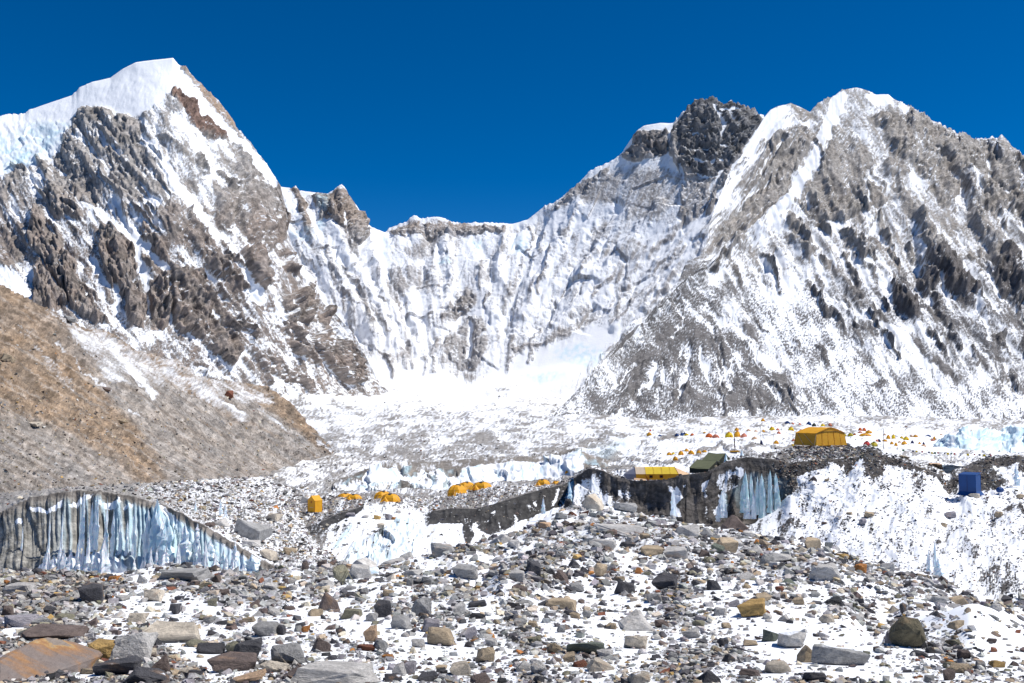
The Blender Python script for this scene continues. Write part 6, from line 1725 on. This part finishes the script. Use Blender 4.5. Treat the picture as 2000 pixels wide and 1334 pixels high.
# ---- orange dome tents of the near camp
def dome_parts(w, d, h, parent, seed):
    """An expedition dome: six-sided fly with a short ridge, vestibule, dark vents under hoods and poles."""
    r = random.Random(seed)
    S, L = 6, 5
    V, F = [], []
    for i in range(L + 1):
        t = i / L
        for k in range(S):
            a = 2 * math.pi * k / S
            flat = 1.0                 # panels sag between the poles
            rad = math.cos(t * math.pi / 2) ** 0.8
            rad = max(rad, 0.10)
            V.append((0.5 * w * rad * flat * math.cos(a) + (0.05 * w * math.cos(a) * t), 0.5 * d * rad * flat * math.sin(a), h * math.sin(t * math.pi / 2) * 1.0 - 0.03))
    for i in range(L):
        for k in range(S):
            F.append((i * S + k, i * S + (k + 1) % S, (i + 1) * S + (k + 1) % S, (i + 1) * S + k))
    F.append(tuple(L * S + k for k in range(S)))
    out = [poly('fly_sheet', V, F, T_OR, parent)]
    for s_ in (-1, 1):
        out.append(tube('tent_pole', [(0.505 * w * math.cos(t) ** 1.0 * 1.0 * s_ * (1 if q else 1), 0.30 * d * math.cos(t) * s_ * q, h * math.sin(t) * 1.01) for q in (1,) for t in np.linspace(0.02, math.pi - 0.02, 13)], 0.018, T_DO, parent, 4))
    out.append(poly('vent', [(-0.10 * w, -0.10 * d, h * 0.97), (0.06 * w, -0.14 * d, h * 0.95), (0.09 * w, -0.02 * d, h * 1.02), (-0.07 * w, 0.02 * d, h * 1.03), (-0.08 * w, -0.22 * d, h * 0.87), (0.05 * w, -0.25 * d, h * 0.86)],
                    [(0, 1, 2, 3), (4, 5, 1, 0)], T_DK, parent, thick=0.02))
    x0 = -0.28 * w
    vst = [(x0 - 0.12 * w, -0.62 * d, -0.03), (x0 + 0.30 * w, -0.62 * d, -0.03), (x0 + 0.40 * w, -0.36 * d, -0.03), (x0 - 0.22 * w, -0.34 * d, -0.03), (x0 + 0.10 * w, -0.40 * d, h * 0.58), (x0 + 0.12 * w, -0.10 * d, h * 0.86)]
    v = poly('vestibule', vst, [(0, 1, 4), (1, 2, 4), (2, 5, 4), (3, 0, 4), (5, 3, 4)], T_OR, parent)
    poly('door_flap', [(x0 + 0.02 * w, -0.605 * d, 0.05), (x0 + 0.14 * w, -0.615 * d, 0.05), (x0 + 0.09 * w, -0.46 * d, h * 0.45)], [(0, 1, 2)], T_DO, v, thick=0.01)
    for sx, sy in ((-1, -1), (1, -1), (1, 1), (-1, 1)):
        out.append(tube('guy_line', [(0.36 * w * sx, 0.30 * d * sy, h * 0.55), (0.72 * w * sx, 0.70 * d * sy, -0.02)], 0.008, T_WH, parent, 3))
    return out


for X, Y, w, h, sh, v0, yaw, lab in [
    (674, 972, 30, 10, CR, 3, 0.5, 'flat orange dome tent, left one of the pair right of the orange toilet tent'), (692, 975, 32, 11, CR, 3, -0.3, 'flat orange dome tent, right one of the pair beside the grey stone'),
    (747, 974, 36, 16, CR, 3, 0.6, 'orange dome tent, rear one of the pair in the middle of the shelf'), (763, 979, 38, 16, CR, 3, -0.2, 'orange dome tent, front one of the pair in the middle of the shelf'),
    (893, 967, 44, 22, CR, 3, 0.8, 'large orange dome tent, front left one of the three on the rubble shelf'), (911, 957, 36, 17, CR, 3, 0.3, 'orange dome tent behind its larger neighbour on the rubble shelf'),
    (942, 955, 42, 15, CR, 3, -0.4, 'orange dome tent, rightmost of the three on the rubble shelf'), (1061, 948, 30, 13, CR, 3, -0.5, 'single orange dome tent before the white seracs'), (1086, 946, 18, 8, CR, 3, 0.4, 'smallest orange dome tent at the right end of the rubble shelf'),
]:
    j, i = sh.at(X, Y, sh.rowv[2] + 1, None)
    px = sh.px[j, i]
    dist_k = 112 / sh.D[j, i]
    loc = unproj(X, Y + 1.0, sh.D[j, i])
    e = thing('dome_tent', Vector(loc), lab, 'tent', 'orange dome tents of the near camp', yaw)
    dome_parts(w * px * 1.05, w * px * 0.85, h * px * 1.0, e, int(X))

# ---- orange toilet tent
j, i = CR.at(615, 1001, CR.rowv[2], None)
px = CR.px[j, i]
e = thing('toilet_tent', unproj(615, 1001, CR.D[j, i]), 'narrow upright orange toilet tent with a peaked roof on rubble', 'toilet tent', None, -0.62)
a, hh, pk = 9.8 * px, 24 * px, 33 * px
c4 = [(-a, -a), (a, -a), (a, a), (-a, a)]
wl4 = [(x, y, z) for z in (0.05, hh) for x, y in c4]
for f in ((0, 1, 5, 4), (1, 2, 6, 5), (2, 3, 7, 6), (3, 0, 4, 7)):
    poly('wall_panel', [wl4[q] for q in f], [(0, 1, 2, 3)], T_OR, e, thick=0.01)
k = 1.05
ap = [(-a * k, -a * k, hh - .03), (a * k, -a * k, hh - .03), (a * k, a * k, hh - .03), (-a * k, a * k, hh - .03), (0, -a * k, pk), (0, a * k, pk)]
poly('roof', ap, [(0, 1, 4), (1, 2, 5, 4), (2, 3, 5), (3, 0, 4, 5)], T_OR, e)
poly('window_flap', [(-0.12 * a, -a * 1.03, hh * .78), (0.22 * a, -a * 1.03, hh * .78), (0.22 * a, -a * 1.03, hh * .95), (-0.12 * a, -a * 1.03, hh * .95)], [(0, 1, 2, 3)], T_DO, e, thick=0.01)
poly('door_seam', [(-0.4 * a, -a * 1.02, hh * .42), (0.6 * a, -a * 1.02, hh * .42), (0.6 * a, -a * 1.02, hh * .46), (-0.4 * a, -a * 1.02, hh * .46)], [(0, 1, 2, 3)], T_PE, e, thick=0.01)
for x, y in c4:
    tube('corner_pole', [(x, y, -0.1), (x, y, hh)], 0.02, T_DO, e, 5)
V, F = hull_stone('wedge', 944, 16, 0.1)
o = mesh_from('boulder', V, F, M_STONE, False)
o.location, o.scale = Vector(unproj(598, 983, CR.D[j, i] + 4)), (20 * px, 16 * px, 15 * px)
o.color = HUES['grey'][0] + (0.2,)
o['label'], o['category'], o['group'] = 'smooth grey boulder directly behind the orange toilet tent', 'boulder', 'boulders on the moraine'

# ---- blue toilet tent and barrel
j, i = RB.at(1893, 966, 0, RB.rowv[2])
D0 = RB.D[j, i]
px = D0 / FPX
e = thing('toilet_tent', unproj(1895, 968, D0), 'square blue tarpaulin toilet tent on the snow bank', 'toilet tent', None, -0.72)
a, hh = 15.5 * px, 45 * px
rg = lambda s_, z: [(-s_, -s_, z), (s_, -s_, z), (s_, s_, z), (-s_, s_, z)]
lo, md, hi = rg(a * 1.32, 0.06), rg(a * 1.0, 9 * px), rg(a * 0.98, hh - 4 * px)
for q in range(4):
    q2 = (q + 1) % 4
    w_ = poly('wall_panel', [md[q], md[q2], hi[q2], hi[q]], [(0, 1, 2, 3)], T_BL, e, thick=0.012)
    poly('skirt', [lo[q], lo[q2], md[q2], md[q]], [(0, 1, 2, 3)], T_BL, w_, thick=0.012)
    x, y, z = hi[q]
    tube('corner_pole', [(x * 1.01, y * 1.01, 0), (x * 1.01, y * 1.01, z)], 0.022, T_BL, e, 5)
tp = rg(a * 1.05, hh - 4 * px)
tp = [(x, y, z + (3.5 * px if y > 0 else 0.5 * px)) for x, y, z in tp]
poly('roof', tp + [(x, y, z - 1.5 * px) for x, y, z in tp], [(0, 1, 2, 3), (0, 4, 5, 1), (1, 5, 6, 2), (2, 6, 7, 3), (3, 7, 4, 0)], T_BL, e)
for x0, x1 in ((-0.05, 0.0),):
    poly('door_seam', [(x0 * a, -a * 1.02, 10 * px), (x1 * a, -a * 1.02, 10 * px), (x1 * a, -a * 1.01, hh - 6 * px), (x0 * a, -a * 1.01, hh - 6 * px)], [(0, 1, 2, 3)], T_NV, e, thick=0.01)

j, i = RB.at(1953, 964, 0, RB.rowv[2])
D0 = RB.D[j, i]
px = D0 / FPX
e = thing('barrel', unproj(1953, 962, D0), 'small blue plastic barrel lying on snow right of the blue tent', 'barrel', None, 0.5)
V, F = [], []
S = 14
prof = [(-7, 0.1), (-7, 4.4), (-6, 5.0), (-3.4, 5.1), (-3.2, 5.5), (-2.8, 5.5), (-2.6, 5.1), (2.6, 5.1), (2.8, 5.5), (3.2, 5.5), (3.4, 5.1), (6, 5.0), (6.6, 4.5)]
for zz_, rr_ in prof:
    for k in range(S):
        t = 2 * math.pi * k / S
        V.append((zz_ * px * 0.85, rr_ * px * math.cos(t), (5 + rr_ * math.sin(t)) * px))
for q in range(len(prof) - 1):
    for k in range(S):
        F.append((q * S + k, q * S + (k + 1) % S, (q + 1) * S + (k + 1) % S, (q + 1) * S + k))
poly('drum', V, F, T_BL, e, smooth=True)
V = [((6.6 + z) * px * 0.85, r_ * px * math.cos(2 * math.pi * k / S), (5 + r_ * math.sin(2 * math.pi * k / S)) * px) for z, r_ in ((0, 4.7), (0.9, 4.6)) for k in range(S)]
poly('lid', V, [(k, (k + 1) % S, S + (k + 1) % S, S + k) for k in range(S)] + [tuple(S + k for k in range(S))], T_NV, e)

# ---- big orange tent on its stone platform
D0 = 116.0
px = D0 / FPX
e = thing('mess_tent', unproj(1602, 869, D0), 'big orange mess tent with a rounded gable on dark stones', 'tent', None, 0.50)
W, Dp, He, Ha, fl = 37 * px, 54 * px, 23.5 * px, 34.5 * px, 1.10
arc = []
for q in range(13):
    t = q / 12
    x = -W + 2 * W * t
    arc.append((x, He + (Ha - He) * (1 - abs(2 * t - 1) ** 1.25)))
front = [(-W * fl, -Dp * .5 * fl, 0.0)] + [(x, -Dp * .5, z) for x, z in arc] + [(W * fl, -Dp * .5 * fl, 0.0)]
# five front panels divided by seams, an upper gable sheet, two side walls and the roof
xs = [-1, -0.62, -0.22, 0.2, 0.62, 1]
for q in range(5):
    a0, a1 = xs[q], xs[q + 1]
    bow0, bow1 = -Dp * .5 - 0.02 * (q % 2), -Dp * .5 - 0.02 * (q % 2)
    poly('front_panel', [(a0 * W * fl, -Dp * .5 * fl, 0), (a1 * W * fl, -Dp * .5 * fl, 0), (a1 * W, bow1, He + 0.02 + (Ha - He) * .28 * (1 - a1 * a1)), (a0 * W, bow0, He + 0.02 + (Ha - He) * .28 * (1 - a0 * a0))], [(0, 1, 2, 3)], T_AM, e, thick=0.012)
    if q:
        tube('seam', [(a0 * W * fl, -Dp * .5 * fl - 0.02, 0.02), (a0 * W, bow0 - 0.02, He + (Ha - He) * .28 * (1 - a0 * a0))], 0.012, T_DO, e, 4)
gv = [(x, -Dp * .5 - .015, He + (Ha - He) * .28 * (1 - (x / W) ** 2)) for x, z in arc] + [(x, -Dp * .5 - .015, z) for x, z in arc]
poly('gable', gv, [(q, q + 1, 14 + q, 13 + q) for q in range(12)], T_AM, e)
tube('gable_seam', [(x, -Dp * .5 - .05, He + (Ha - He) * .28 * (1 - (x / W) ** 2)) for x, z in arc], 0.03, T_DK, e, 4)
nb = 5
rv, rf = [], []
for q in range(nb + 1):
    yy = -Dp * .53 + Dp * 1.06 * q / nb
    dip = 0.03 * (q % 2)
    rv += [(x * 1.02, yy, z + 0.02 - dip) for x, z in arc]
for q in range(nb):
    for k in range(12):
        rf.append((q * 13 + k, q * 13 + k + 1, (q + 1) * 13 + k + 1, (q + 1) * 13 + k))
poly('roof', rv, rf, T_OR, e)
for sd_ in (-1, 1):
    w_ = poly('side_wall', [(sd_ * W * fl, -Dp * .5 * fl, 0), (sd_ * W * fl, Dp * .5 * fl, 0), (sd_ * W, Dp * .5, He), (sd_ * W, -Dp * .5, He)], [(0, 1, 2, 3) if sd_ > 0 else (3, 2, 1, 0)], T_AM, e, thick=0.012)
    tube('brace', [(sd_ * W * fl * 1.01, -Dp * .45, 0.02), (sd_ * W * 1.02, Dp * .1, He * .95)], 0.02, T_CR, w_, 4)
    tube('brace', [(sd_ * W * fl * 1.01, Dp * .05, 0.02), (sd_ * W * 1.02, Dp * .4, He * .95)], 0.02, T_CR, w_, 4)
poly('back_wall', [(x, -y, z) for x, y, z in front][::-1], [tuple(range(len(front)))], T_AM, e)
for gx in (-1.55, 1.5):
    tube('guy_line', [(W * np.sign(gx), -Dp * .5, He), (W * gx, -Dp * .75, -0.1)], 0.01, T_WH, e, 3)

# ---- long yellow mess tent behind the dark cliff
D0 = 101.5
px = D0 / FPX
e = thing('mess_tent', unproj(1280, 936, D0), 'long yellow tunnel tent with a pale left end and two dark windows', 'tent', None, 0.06)
hw, he, hr, dd = 40 * px, 11 * px, 24 * px, 16 * px
for x0, x1, mt, nm in ((-41, -22, T_CR, 'roof_panel'), (-22, 10, T_YE, 'roof_panel'), (10, 42, T_YE, 'roof_panel')):
    v = []
    for x in (x0, x1):
        xr = x if x < 42 else 37
        v += [(x * px, -dd, he), (xr * px, -dd * .45, hr * .96), (xr * px, 0, hr), (xr * px, dd * .45, hr * .96), (x * px, dd, he)]
    poly(nm, v, [(k, k + 5, k + 6, k + 1) for k in range(4)], mt, e, thick=0.012, label='cream roof panel' if mt is T_CR else None)
w_ = poly('front_wall', [(-41 * px, -dd * 1.08, 0), (42 * px, -dd * 1.08, 0), (42 * px, -dd, he), (-41 * px, -dd, he)], [(0, 1, 2, 3)], T_OR, e, thick=0.012)
for xw in (-12, 8):
    wf = poly('window', [(x * px, -dd * 1.09 - .02, z * px) for x, z in ((xw - 2.8, 4), (xw + 2.8, 4), (xw + 2.8, 8.6), (xw - 2.8, 8.6))], [(0, 1, 2, 3)], T_DK, e, thick=0.03)
    poly('window_frame', [(x * px, -dd * 1.09 - .045, z * px) for x, z in ((xw - 3.6, 3.4), (xw + 3.6, 3.4), (xw + 3.6, 9.2), (xw - 3.6, 9.2), (xw - 2.5, 4.4), (xw + 2.5, 4.4), (xw + 2.5, 8.2), (xw - 2.5, 8.2))],
         [(0, 1, 5, 4), (1, 2, 6, 5), (2, 3, 7, 6), (3, 0, 4, 7)], T_DO, wf)
poly('back_wall', [(-41 * px, dd, 0), (42 * px, dd, 0), (42 * px, dd, he), (-41 * px, dd, he)], [(3, 2, 1, 0)], T_OR, e)
poly('end_vestibule', [(-41 * px, -dd, he), (-41 * px, -dd * .45, hr * .96), (-41 * px, dd * .45, hr * .96), (-41 * px, dd, he), (-41 * px, -dd, 0), (-41 * px, dd, 0), (-62 * px, 0, 10 * px), (-58 * px, -dd * .5, 0.02)],
     [(0, 1, 6), (1, 2, 6), (2, 3, 6), (0, 6, 7), (4, 0, 7), (3, 5, 6)], T_WH, e, label='pale lilac end')
poly('end_vestibule', [(42 * px, -dd, he), (37 * px, -dd * .45, hr * .96), (37 * px, dd * .45, hr * .96), (42 * px, dd, he), (42 * px, -dd, 0), (42 * px, dd, 0), (66 * px, 0, 11 * px), (68 * px, -dd * .5, 4 * px), (52 * px, 0, 17 * px)],
     [(1, 0, 8), (0, 4, 7), (0, 7, 8), (7, 6, 8), (2, 1, 8), (3, 2, 8), (3, 8, 6), (5, 3, 6)], T_PE, e, label='peach end')
poly('ground_flap', [(-46 * px, -dd * 1.4, 1 * px), (-24 * px, -dd * 1.6, -1 * px), (-22 * px, -dd * 1.4, 2 * px), (-45 * px, -dd * 1.2, 4 * px)], [(0, 1, 2, 3)], T_PE, e, thick=0.02)
for x in (-41, -22, -6, 10, 26, 42):
    tube('roof_seam', [(x * px, -dd * 1.02, he), (min(x, 37) * px, -dd * .46, hr * .975), (min(x, 37) * px, 0, hr * 1.012)], 0.012, T_DO if x > -20 else T_CR, e, 4)
poly('guy_sheet', [(-24 * px, -dd * 1.05, he), (-15 * px, -dd * 1.9, -3 * px), (-21 * px, -dd * 1.6, -1 * px)], [(0, 1, 2)], T_DO, e, thick=0.01)

# ---- two dark green army tents
for Xb, Yb, wpx, dpx, hw_, hr_, D0, yaw, lab in [(1381, 924, 42, 52, 11, 25, 98.5, 0.62, 'dark green ridge tent with an open front, the nearer of two'), (1400, 908, 34, 44, 9, 23, 110, 0.62, 'dark green ridge tent, the farther of two')]:
    px = D0 / FPX
    e = thing('ridge_tent', unproj(Xb, Yb, D0), lab, 'tent', 'dark green ridge tents', yaw)
    W, L, a, b_ = wpx * .5 * px, dpx * .5 * px, hw_ * px, hr_ * px
    for sd_ in (-1, 1):
        poly('roof', [(0, -L, b_), (0, 0, b_ * .95), (0, L, b_), (sd_ * W * 1.1, L, a * .92), (sd_ * W * 1.12, 0, a * .84), (sd_ * W * 1.1, -L, a * .92)], [(0, 1, 4, 5), (1, 2, 3, 4)], T_GR, e, thick=0.02)
        poly('side_wall', [(sd_ * W, -L, 0), (sd_ * W, L, 0), (sd_ * W, L, a), (sd_ * W, -L, a)], [(0, 1, 2, 3)], T_DG, e, thick=0.02)
    poly('door_flap', [(-W, -L, 0), (-0.1 * W, -L, 0), (-0.02 * W, -L, b_ * .97), (-W, -L, a)], [(0, 1, 2, 3)], T_DG, e, thick=0.015)
    poly('door_flap', [(W, -L, 0), (W * .55, -L * .9, 0), (0.02 * W, -L, b_ * .97), (W, -L, a)], [(0, 1, 2, 3)], T_DG, e, thick=0.015)
    poly('back_wall', [(-W, L, 0), (W, L, 0), (W, L, a), (0, L, b_ * .97), (-W, L, a)], [(0, 1, 2, 3, 4)], T_DG, e, thick=0.015)
    for y in (-L, L):
        tube('tent_pole', [(0, y, 0), (0, y, b_ * 1.03)], 0.025, T_PO, e, 5)
    for sx in (-1, 1):
        tube('guy_line', [(sx * W, -L, a), (sx * W * 1.7, -L * 1.25, -0.1)], 0.01, T_WH, e, 3)

# ---- stone shrine with its pole of flags
D0 = 108.0
px = D0 / FPX
e = thing('prayer_pole', unproj(1434, 886, D0), 'tall thin pole wound with red and white flags on a stone altar with orange cloth', 'prayer pole')
tube('pole', [(0, 0, 0), (0.02, 0, 44 * px)], 0.03, T_PO, e, 6)
for q in range(9):
    z0 = (12 + q * 2.0) * px
    poly('flag', [(0.03, -0.02, z0), (0.03 + random.uniform(1.2, 2.4) * px, -0.06, z0 + 0.3 * px), (0.03 + random.uniform(1.0, 2.2) * px, -0.02, z0 + 1.9 * px), (0.03, -0.02, z0 + 1.9 * px)], [(0, 1, 2, 3)], (T_RD, T_WH, T_RD, T_WH, T_YE)[q % 5], e, thick=0.008)
V, F = hull_stone('block', 951, 16, 0.05)
al = mesh_from('altar', V * np.array((14 * px, 10 * px, 5 * px)), F, M_STONE, False, e)
al.color = HUES['grey'][0] + (0,)
poly('altar_cloth', [(-9 * px, -5.4 * px, 5.2 * px), (9 * px, -5.4 * px, 5.4 * px), (9 * px, 4 * px, 5.6 * px), (-9 * px, 4 * px, 5.4 * px), (-9.4 * px, -5.7 * px, 3.2 * px), (9.2 * px, -5.7 * px, 3.4 * px)], [(0, 1, 2, 3), (4, 5, 1, 0)], T_OR, e, thick=0.02)

# ---- bare poles in the far camp
for X, y0, y1, D0, lab in [(1485, 829, 864, 240, 'thin bare pole above the dark mound, left of the big orange tent'), (1510, 846, 862, 230, 'short bare pole left of the big orange tent'), (1523, 855, 868, 220, 'shortest pole close to the big orange tent'), (1726, 834, 872, 170, 'tall thin mast right of the big orange tent')]:
    px = D0 / FPX
    e = thing('camp_pole', unproj(X, y1 + 3, D0), lab, 'pole', 'bare camp poles')
    tube('pole', [(0, 0, -0.3), (0.05, 0, (y1 - y0) * px)], 0.045, T_PO, e, 5)
    tube('guy_line', [(0.04, 0, (y1 - y0) * px * .9), (14 * px, 1.0, -0.2)], 0.02, T_PO, e, 3)

# ---- string of prayer flags across the right
D0 = 98.0
px = D0 / FPX
pts = [(1696, 869), (1740, 874), (1775, 879), (1830, 883), (1890, 886), (1940, 888), (2012, 889)]
e = thing('prayer_flag_string', unproj(1696, 869, D0), 'string of small coloured prayer flags before the blue seracs', 'prayer flags')
org = Vector(unproj(1696, 869, D0))
tube('cord', [Vector(unproj(x, y, D0 + 0.01 * (x - 1700))) - org for x, y in pts], 0.010, T_PO, e, 4)
for X, Y, mt in [(1783, 879.5, T_NV), (1790, 880, T_YE), (1801, 881, T_RD), (1814, 882, T_NV), (1820, 883, T_YE), (1826, 883, T_GN), (1832, 883, T_RD), (1845, 884, T_NV), (1851, 884, T_YE), (1858, 884.5, T_GN), (1864, 885, T_RD), (1876, 885, T_WH), (1890, 886, T_YE), (1903, 886.5, T_RD), (1913, 887, T_NV), (1922, 887.5, T_YE), (1935, 888, T_RD), (1950, 888, T_WH), (1968, 888.5, T_GN), (1980, 889, T_NV), (1988, 889, T_YE), (1752, 876, T_WH), (1764, 878, T_GN)]:
    c = Vector(unproj(X, Y, D0 + 0.01 * (X - 1700))) - org
    s_ = random.uniform(2.4, 3.6) * px * (1.35 if mt is T_YE else 1.0)
    poly('flag', [c + Vector((-s_ * .6, 0, 0)), c + Vector((s_ * .6, 0, 0)), c + Vector((s_ * .55, -0.06, -s_)), c + Vector((-s_ * .4, 0.03, -s_ * .95))], [(0, 1, 2, 3)], mt, e, thick=0.006)

# ---- far camp: small tents by the dozen
COLS = {'orange': T_OR, 'yellow': T_YE, 'blue': T_BL, 'red orange': T_RO, 'salmon': T_SA, 'olive yellow': T_OY, 'peach': T_PE, 'dark green': T_DG, 'navy': T_NV, 'brown': T_DO, 'red': T_RD, 'white': T_WH}
FAR = [
    (1268, 848, 9, 5, 'orange'), (1289, 851, 9, 3, 'blue'), (1322, 850, 8, 5, 'blue'), (1332, 848, 7, 5, 'blue'), (1337, 847, 6, 4, 'navy'), (1341, 849, 8, 4, 'yellow'), (1352, 849, 7, 4, 'red orange'), (1376, 845, 6, 3, 'orange'), (1385, 851, 13, 6, 'red orange'), (1398, 852, 13, 5, 'salmon'),
    (1424, 850, 14, 8, 'yellow'), (1440, 849, 13, 9, 'orange'), (1439, 839, 8, 5, 'orange'), (1453, 851, 12, 6, 'salmon'), (1474, 856, 11, 4, 'peach'), (1490, 820, 7, 4, 'orange'), (1508, 838, 10, 6, 'yellow'), (1519, 839, 7, 4, 'salmon'), (1491, 842, 7, 4, 'orange'), (1521, 845, 7, 4, 'salmon'), (1476, 842, 8, 3, 'peach'), (1462, 840, 8, 3, 'peach'),
    (1516, 864, 9, 5, 'orange'), (1548, 870, 7, 4, 'yellow'), (1550, 860, 7, 4, 'salmon'), (1307, 886, 9, 4, 'orange'), (1315, 886, 7, 4, 'yellow'), (1330, 885, 10, 6, 'orange'), (1341, 880, 9, 5, 'orange'), (1350, 885, 12, 7, 'orange'), (1365, 883, 9, 5, 'orange'), (1376, 882, 10, 4, 'orange'), (1319, 896, 9, 6, 'orange'),
    (1538, 825, 9, 4, 'blue'), (1580, 828, 9, 6, 'blue'), (1590, 830, 9, 5, 'dark green'), (1545, 838, 10, 6, 'yellow'), (1607, 831, 9, 5, 'yellow'), (1621, 830, 8, 5, 'salmon'), (1565, 841, 7, 4, 'salmon'), (1649, 850, 9, 5, 'olive yellow'), (1661, 850, 10, 6, 'olive yellow'), (1669, 849, 6, 4, 'brown'), (1680, 839, 7, 5, 'red orange'), (1688, 839, 7, 5, 'red orange'),
    (1697, 844, 12, 5, 'orange'), (1680, 844, 8, 3, 'salmon'), (1690, 849, 20, 4, 'orange'), (1693, 867, 14, 7, 'red'), (1707, 869, 15, 8, 'olive yellow'), (1690, 879, 16, 3, 'yellow'), (1728, 861, 10, 4, 'orange'), (1717, 861, 6, 5, 'navy'), (1713, 861, 7, 4, 'salmon'), (1735, 854, 8, 6, 'orange'), (1745, 853, 8, 6, 'yellow'), (1770, 857, 10, 6, 'yellow'), (1761, 855, 7, 4, 'yellow'), (1728, 849, 7, 3, 'peach'),
    (1742, 866, 7, 5, 'orange'), (1750, 868, 6, 5, 'orange'), (1766, 866, 12, 6, 'orange'), (1757, 863, 6, 3, 'peach'), (1782, 864, 6, 5, 'navy'), (1788, 852, 9, 4, 'orange'), (1780, 852, 6, 4, 'peach'), (1813, 851, 9, 3, 'blue'), (1825, 856, 5, 5, 'orange'), (1838, 849, 6, 3, 'peach'), (1804, 866, 5, 4, 'navy'), (1796, 866, 6, 4, 'orange'), (1804, 870, 9, 3, 'peach'), (1822, 859, 7, 3, 'salmon'), (1487, 865, 5, 7, 'navy'), (1107, 922, 7, 4, 'orange'), (1270, 841, 4, 4, 'red'), (1562, 828, 5, 3, 'salmon'), (1548, 827, 6, 3, 'salmon'), (1376, 915, 8, 4, 'orange'), (1515, 877, 5, 4, 'dark green'),
]
far_mesh = {}


def far_tent_mesh(col):
    """A small dome with a fly split in eight panels, a dark door and a hooded vent."""
    V, F, MI = [], [], []
    S = 12
    for z, r_ in ((0, 1.0), (0.45, 0.90), (0.8, 0.60), (1.0, 0.10)):
        for k in range(S):
            t = 2 * math.pi * k / S
            q = r_ * (1 - 0.08 * (k % 3 == 1))
            V.append((0.5 * q * math.cos(t), 0.42 * q * math.sin(t), z))
    for q in range(3):
        for k in range(S):
            F.append((q * S + k, q * S + (k + 1) % S, (q + 1) * S + (k + 1) % S, (q + 1) * S + k))
            MI.append(0)
    F.append(tuple(3 * S + k for k in range(S)))
    MI.append(0)
    b0 = len(V)
    V += [(0.05, -0.435, 0.0), (0.26, -0.40, 0.0), (0.22, -0.375, 0.42), (0.10, -0.39, 0.5)]
    F.append((b0, b0 + 1, b0 + 2, b0 + 3))
    MI.append(1)
    b0 = len(V)
    V += [(-0.16, -0.2, 0.94), (0.08, -0.24, 0.9), (0.06, -0.06, 1.04), (-0.12, -0.04, 1.05)]
    F.append((b0, b0 + 1, b0 + 2, b0 + 3))
    MI.append(1)
    me = bpy.data.meshes.new('small_tent')
    me.from_pydata(V, [], F)
    me.update()
    me.materials.append(COLS[col])
    me.materials.append(T_DO if col in ('orange', 'red orange', 'yellow', 'salmon', 'peach') else T_DK)
    me.polygons.foreach_set('material_index', MI)
    return me


LAND = [(1600, 853, 'big orange tent'), (1434, 868, 'prayer pole'), (1380, 905, 'dark green tents'), (1280, 925, 'long yellow tent'), (1900, 850, 'blue serac field'), (1726, 850, 'tall mast'), (1485, 845, 'thin bare pole'), (1345, 883, 'orange tent row'), (1700, 868, 'red tent'), (1660, 850, 'olive yellow pair'), (1425, 849, 'bright yellow box tent'), (1335, 848, 'blue tent group'), (1690, 843, 'red orange tent cluster'), (1752, 855, 'yellow tent cluster'), (1590, 829, 'topmost blue tents'), (1766, 866, 'big orange dome near the flags')]
for n_, (X, Y, w, h, col) in enumerate(FAR):
    if X == 1107:
        sh = SR
    elif X == 1376 and Y > 900:
        sh = RB
    elif 1680 < X < 1700 and Y > 875:
        sh = RB
    else:
        sh = GL
    j, i = sh.at(X, Y + h * .5, sh.rowv[3] if sh is RB else 0, None)
    D = sh.D[j, i]
    px = D / FPX
    if col not in far_mesh:
        far_mesh[col] = far_tent_mesh(col)
    o = bpy.data.objects.new('small_tent', far_mesh[col])
    COL.objects.link(o)
    o.location = Vector(unproj(X, Y + h * .55 + 0.8, D))
    o.scale = (w * px * 1.2, w * px * 1.0, h * px * 1.45)
    o.rotation_euler = (0, 0, random.uniform(-0.6, 0.6))
    size = 'larger ' if w >= 12 else ('tiny ' if w <= 6 else 'small ')
    o['label'] = name_it(size + col + ' tent of the far camp', X, Y)
    o['category'], o['group'] = 'tent', 'small tents of the far camp'
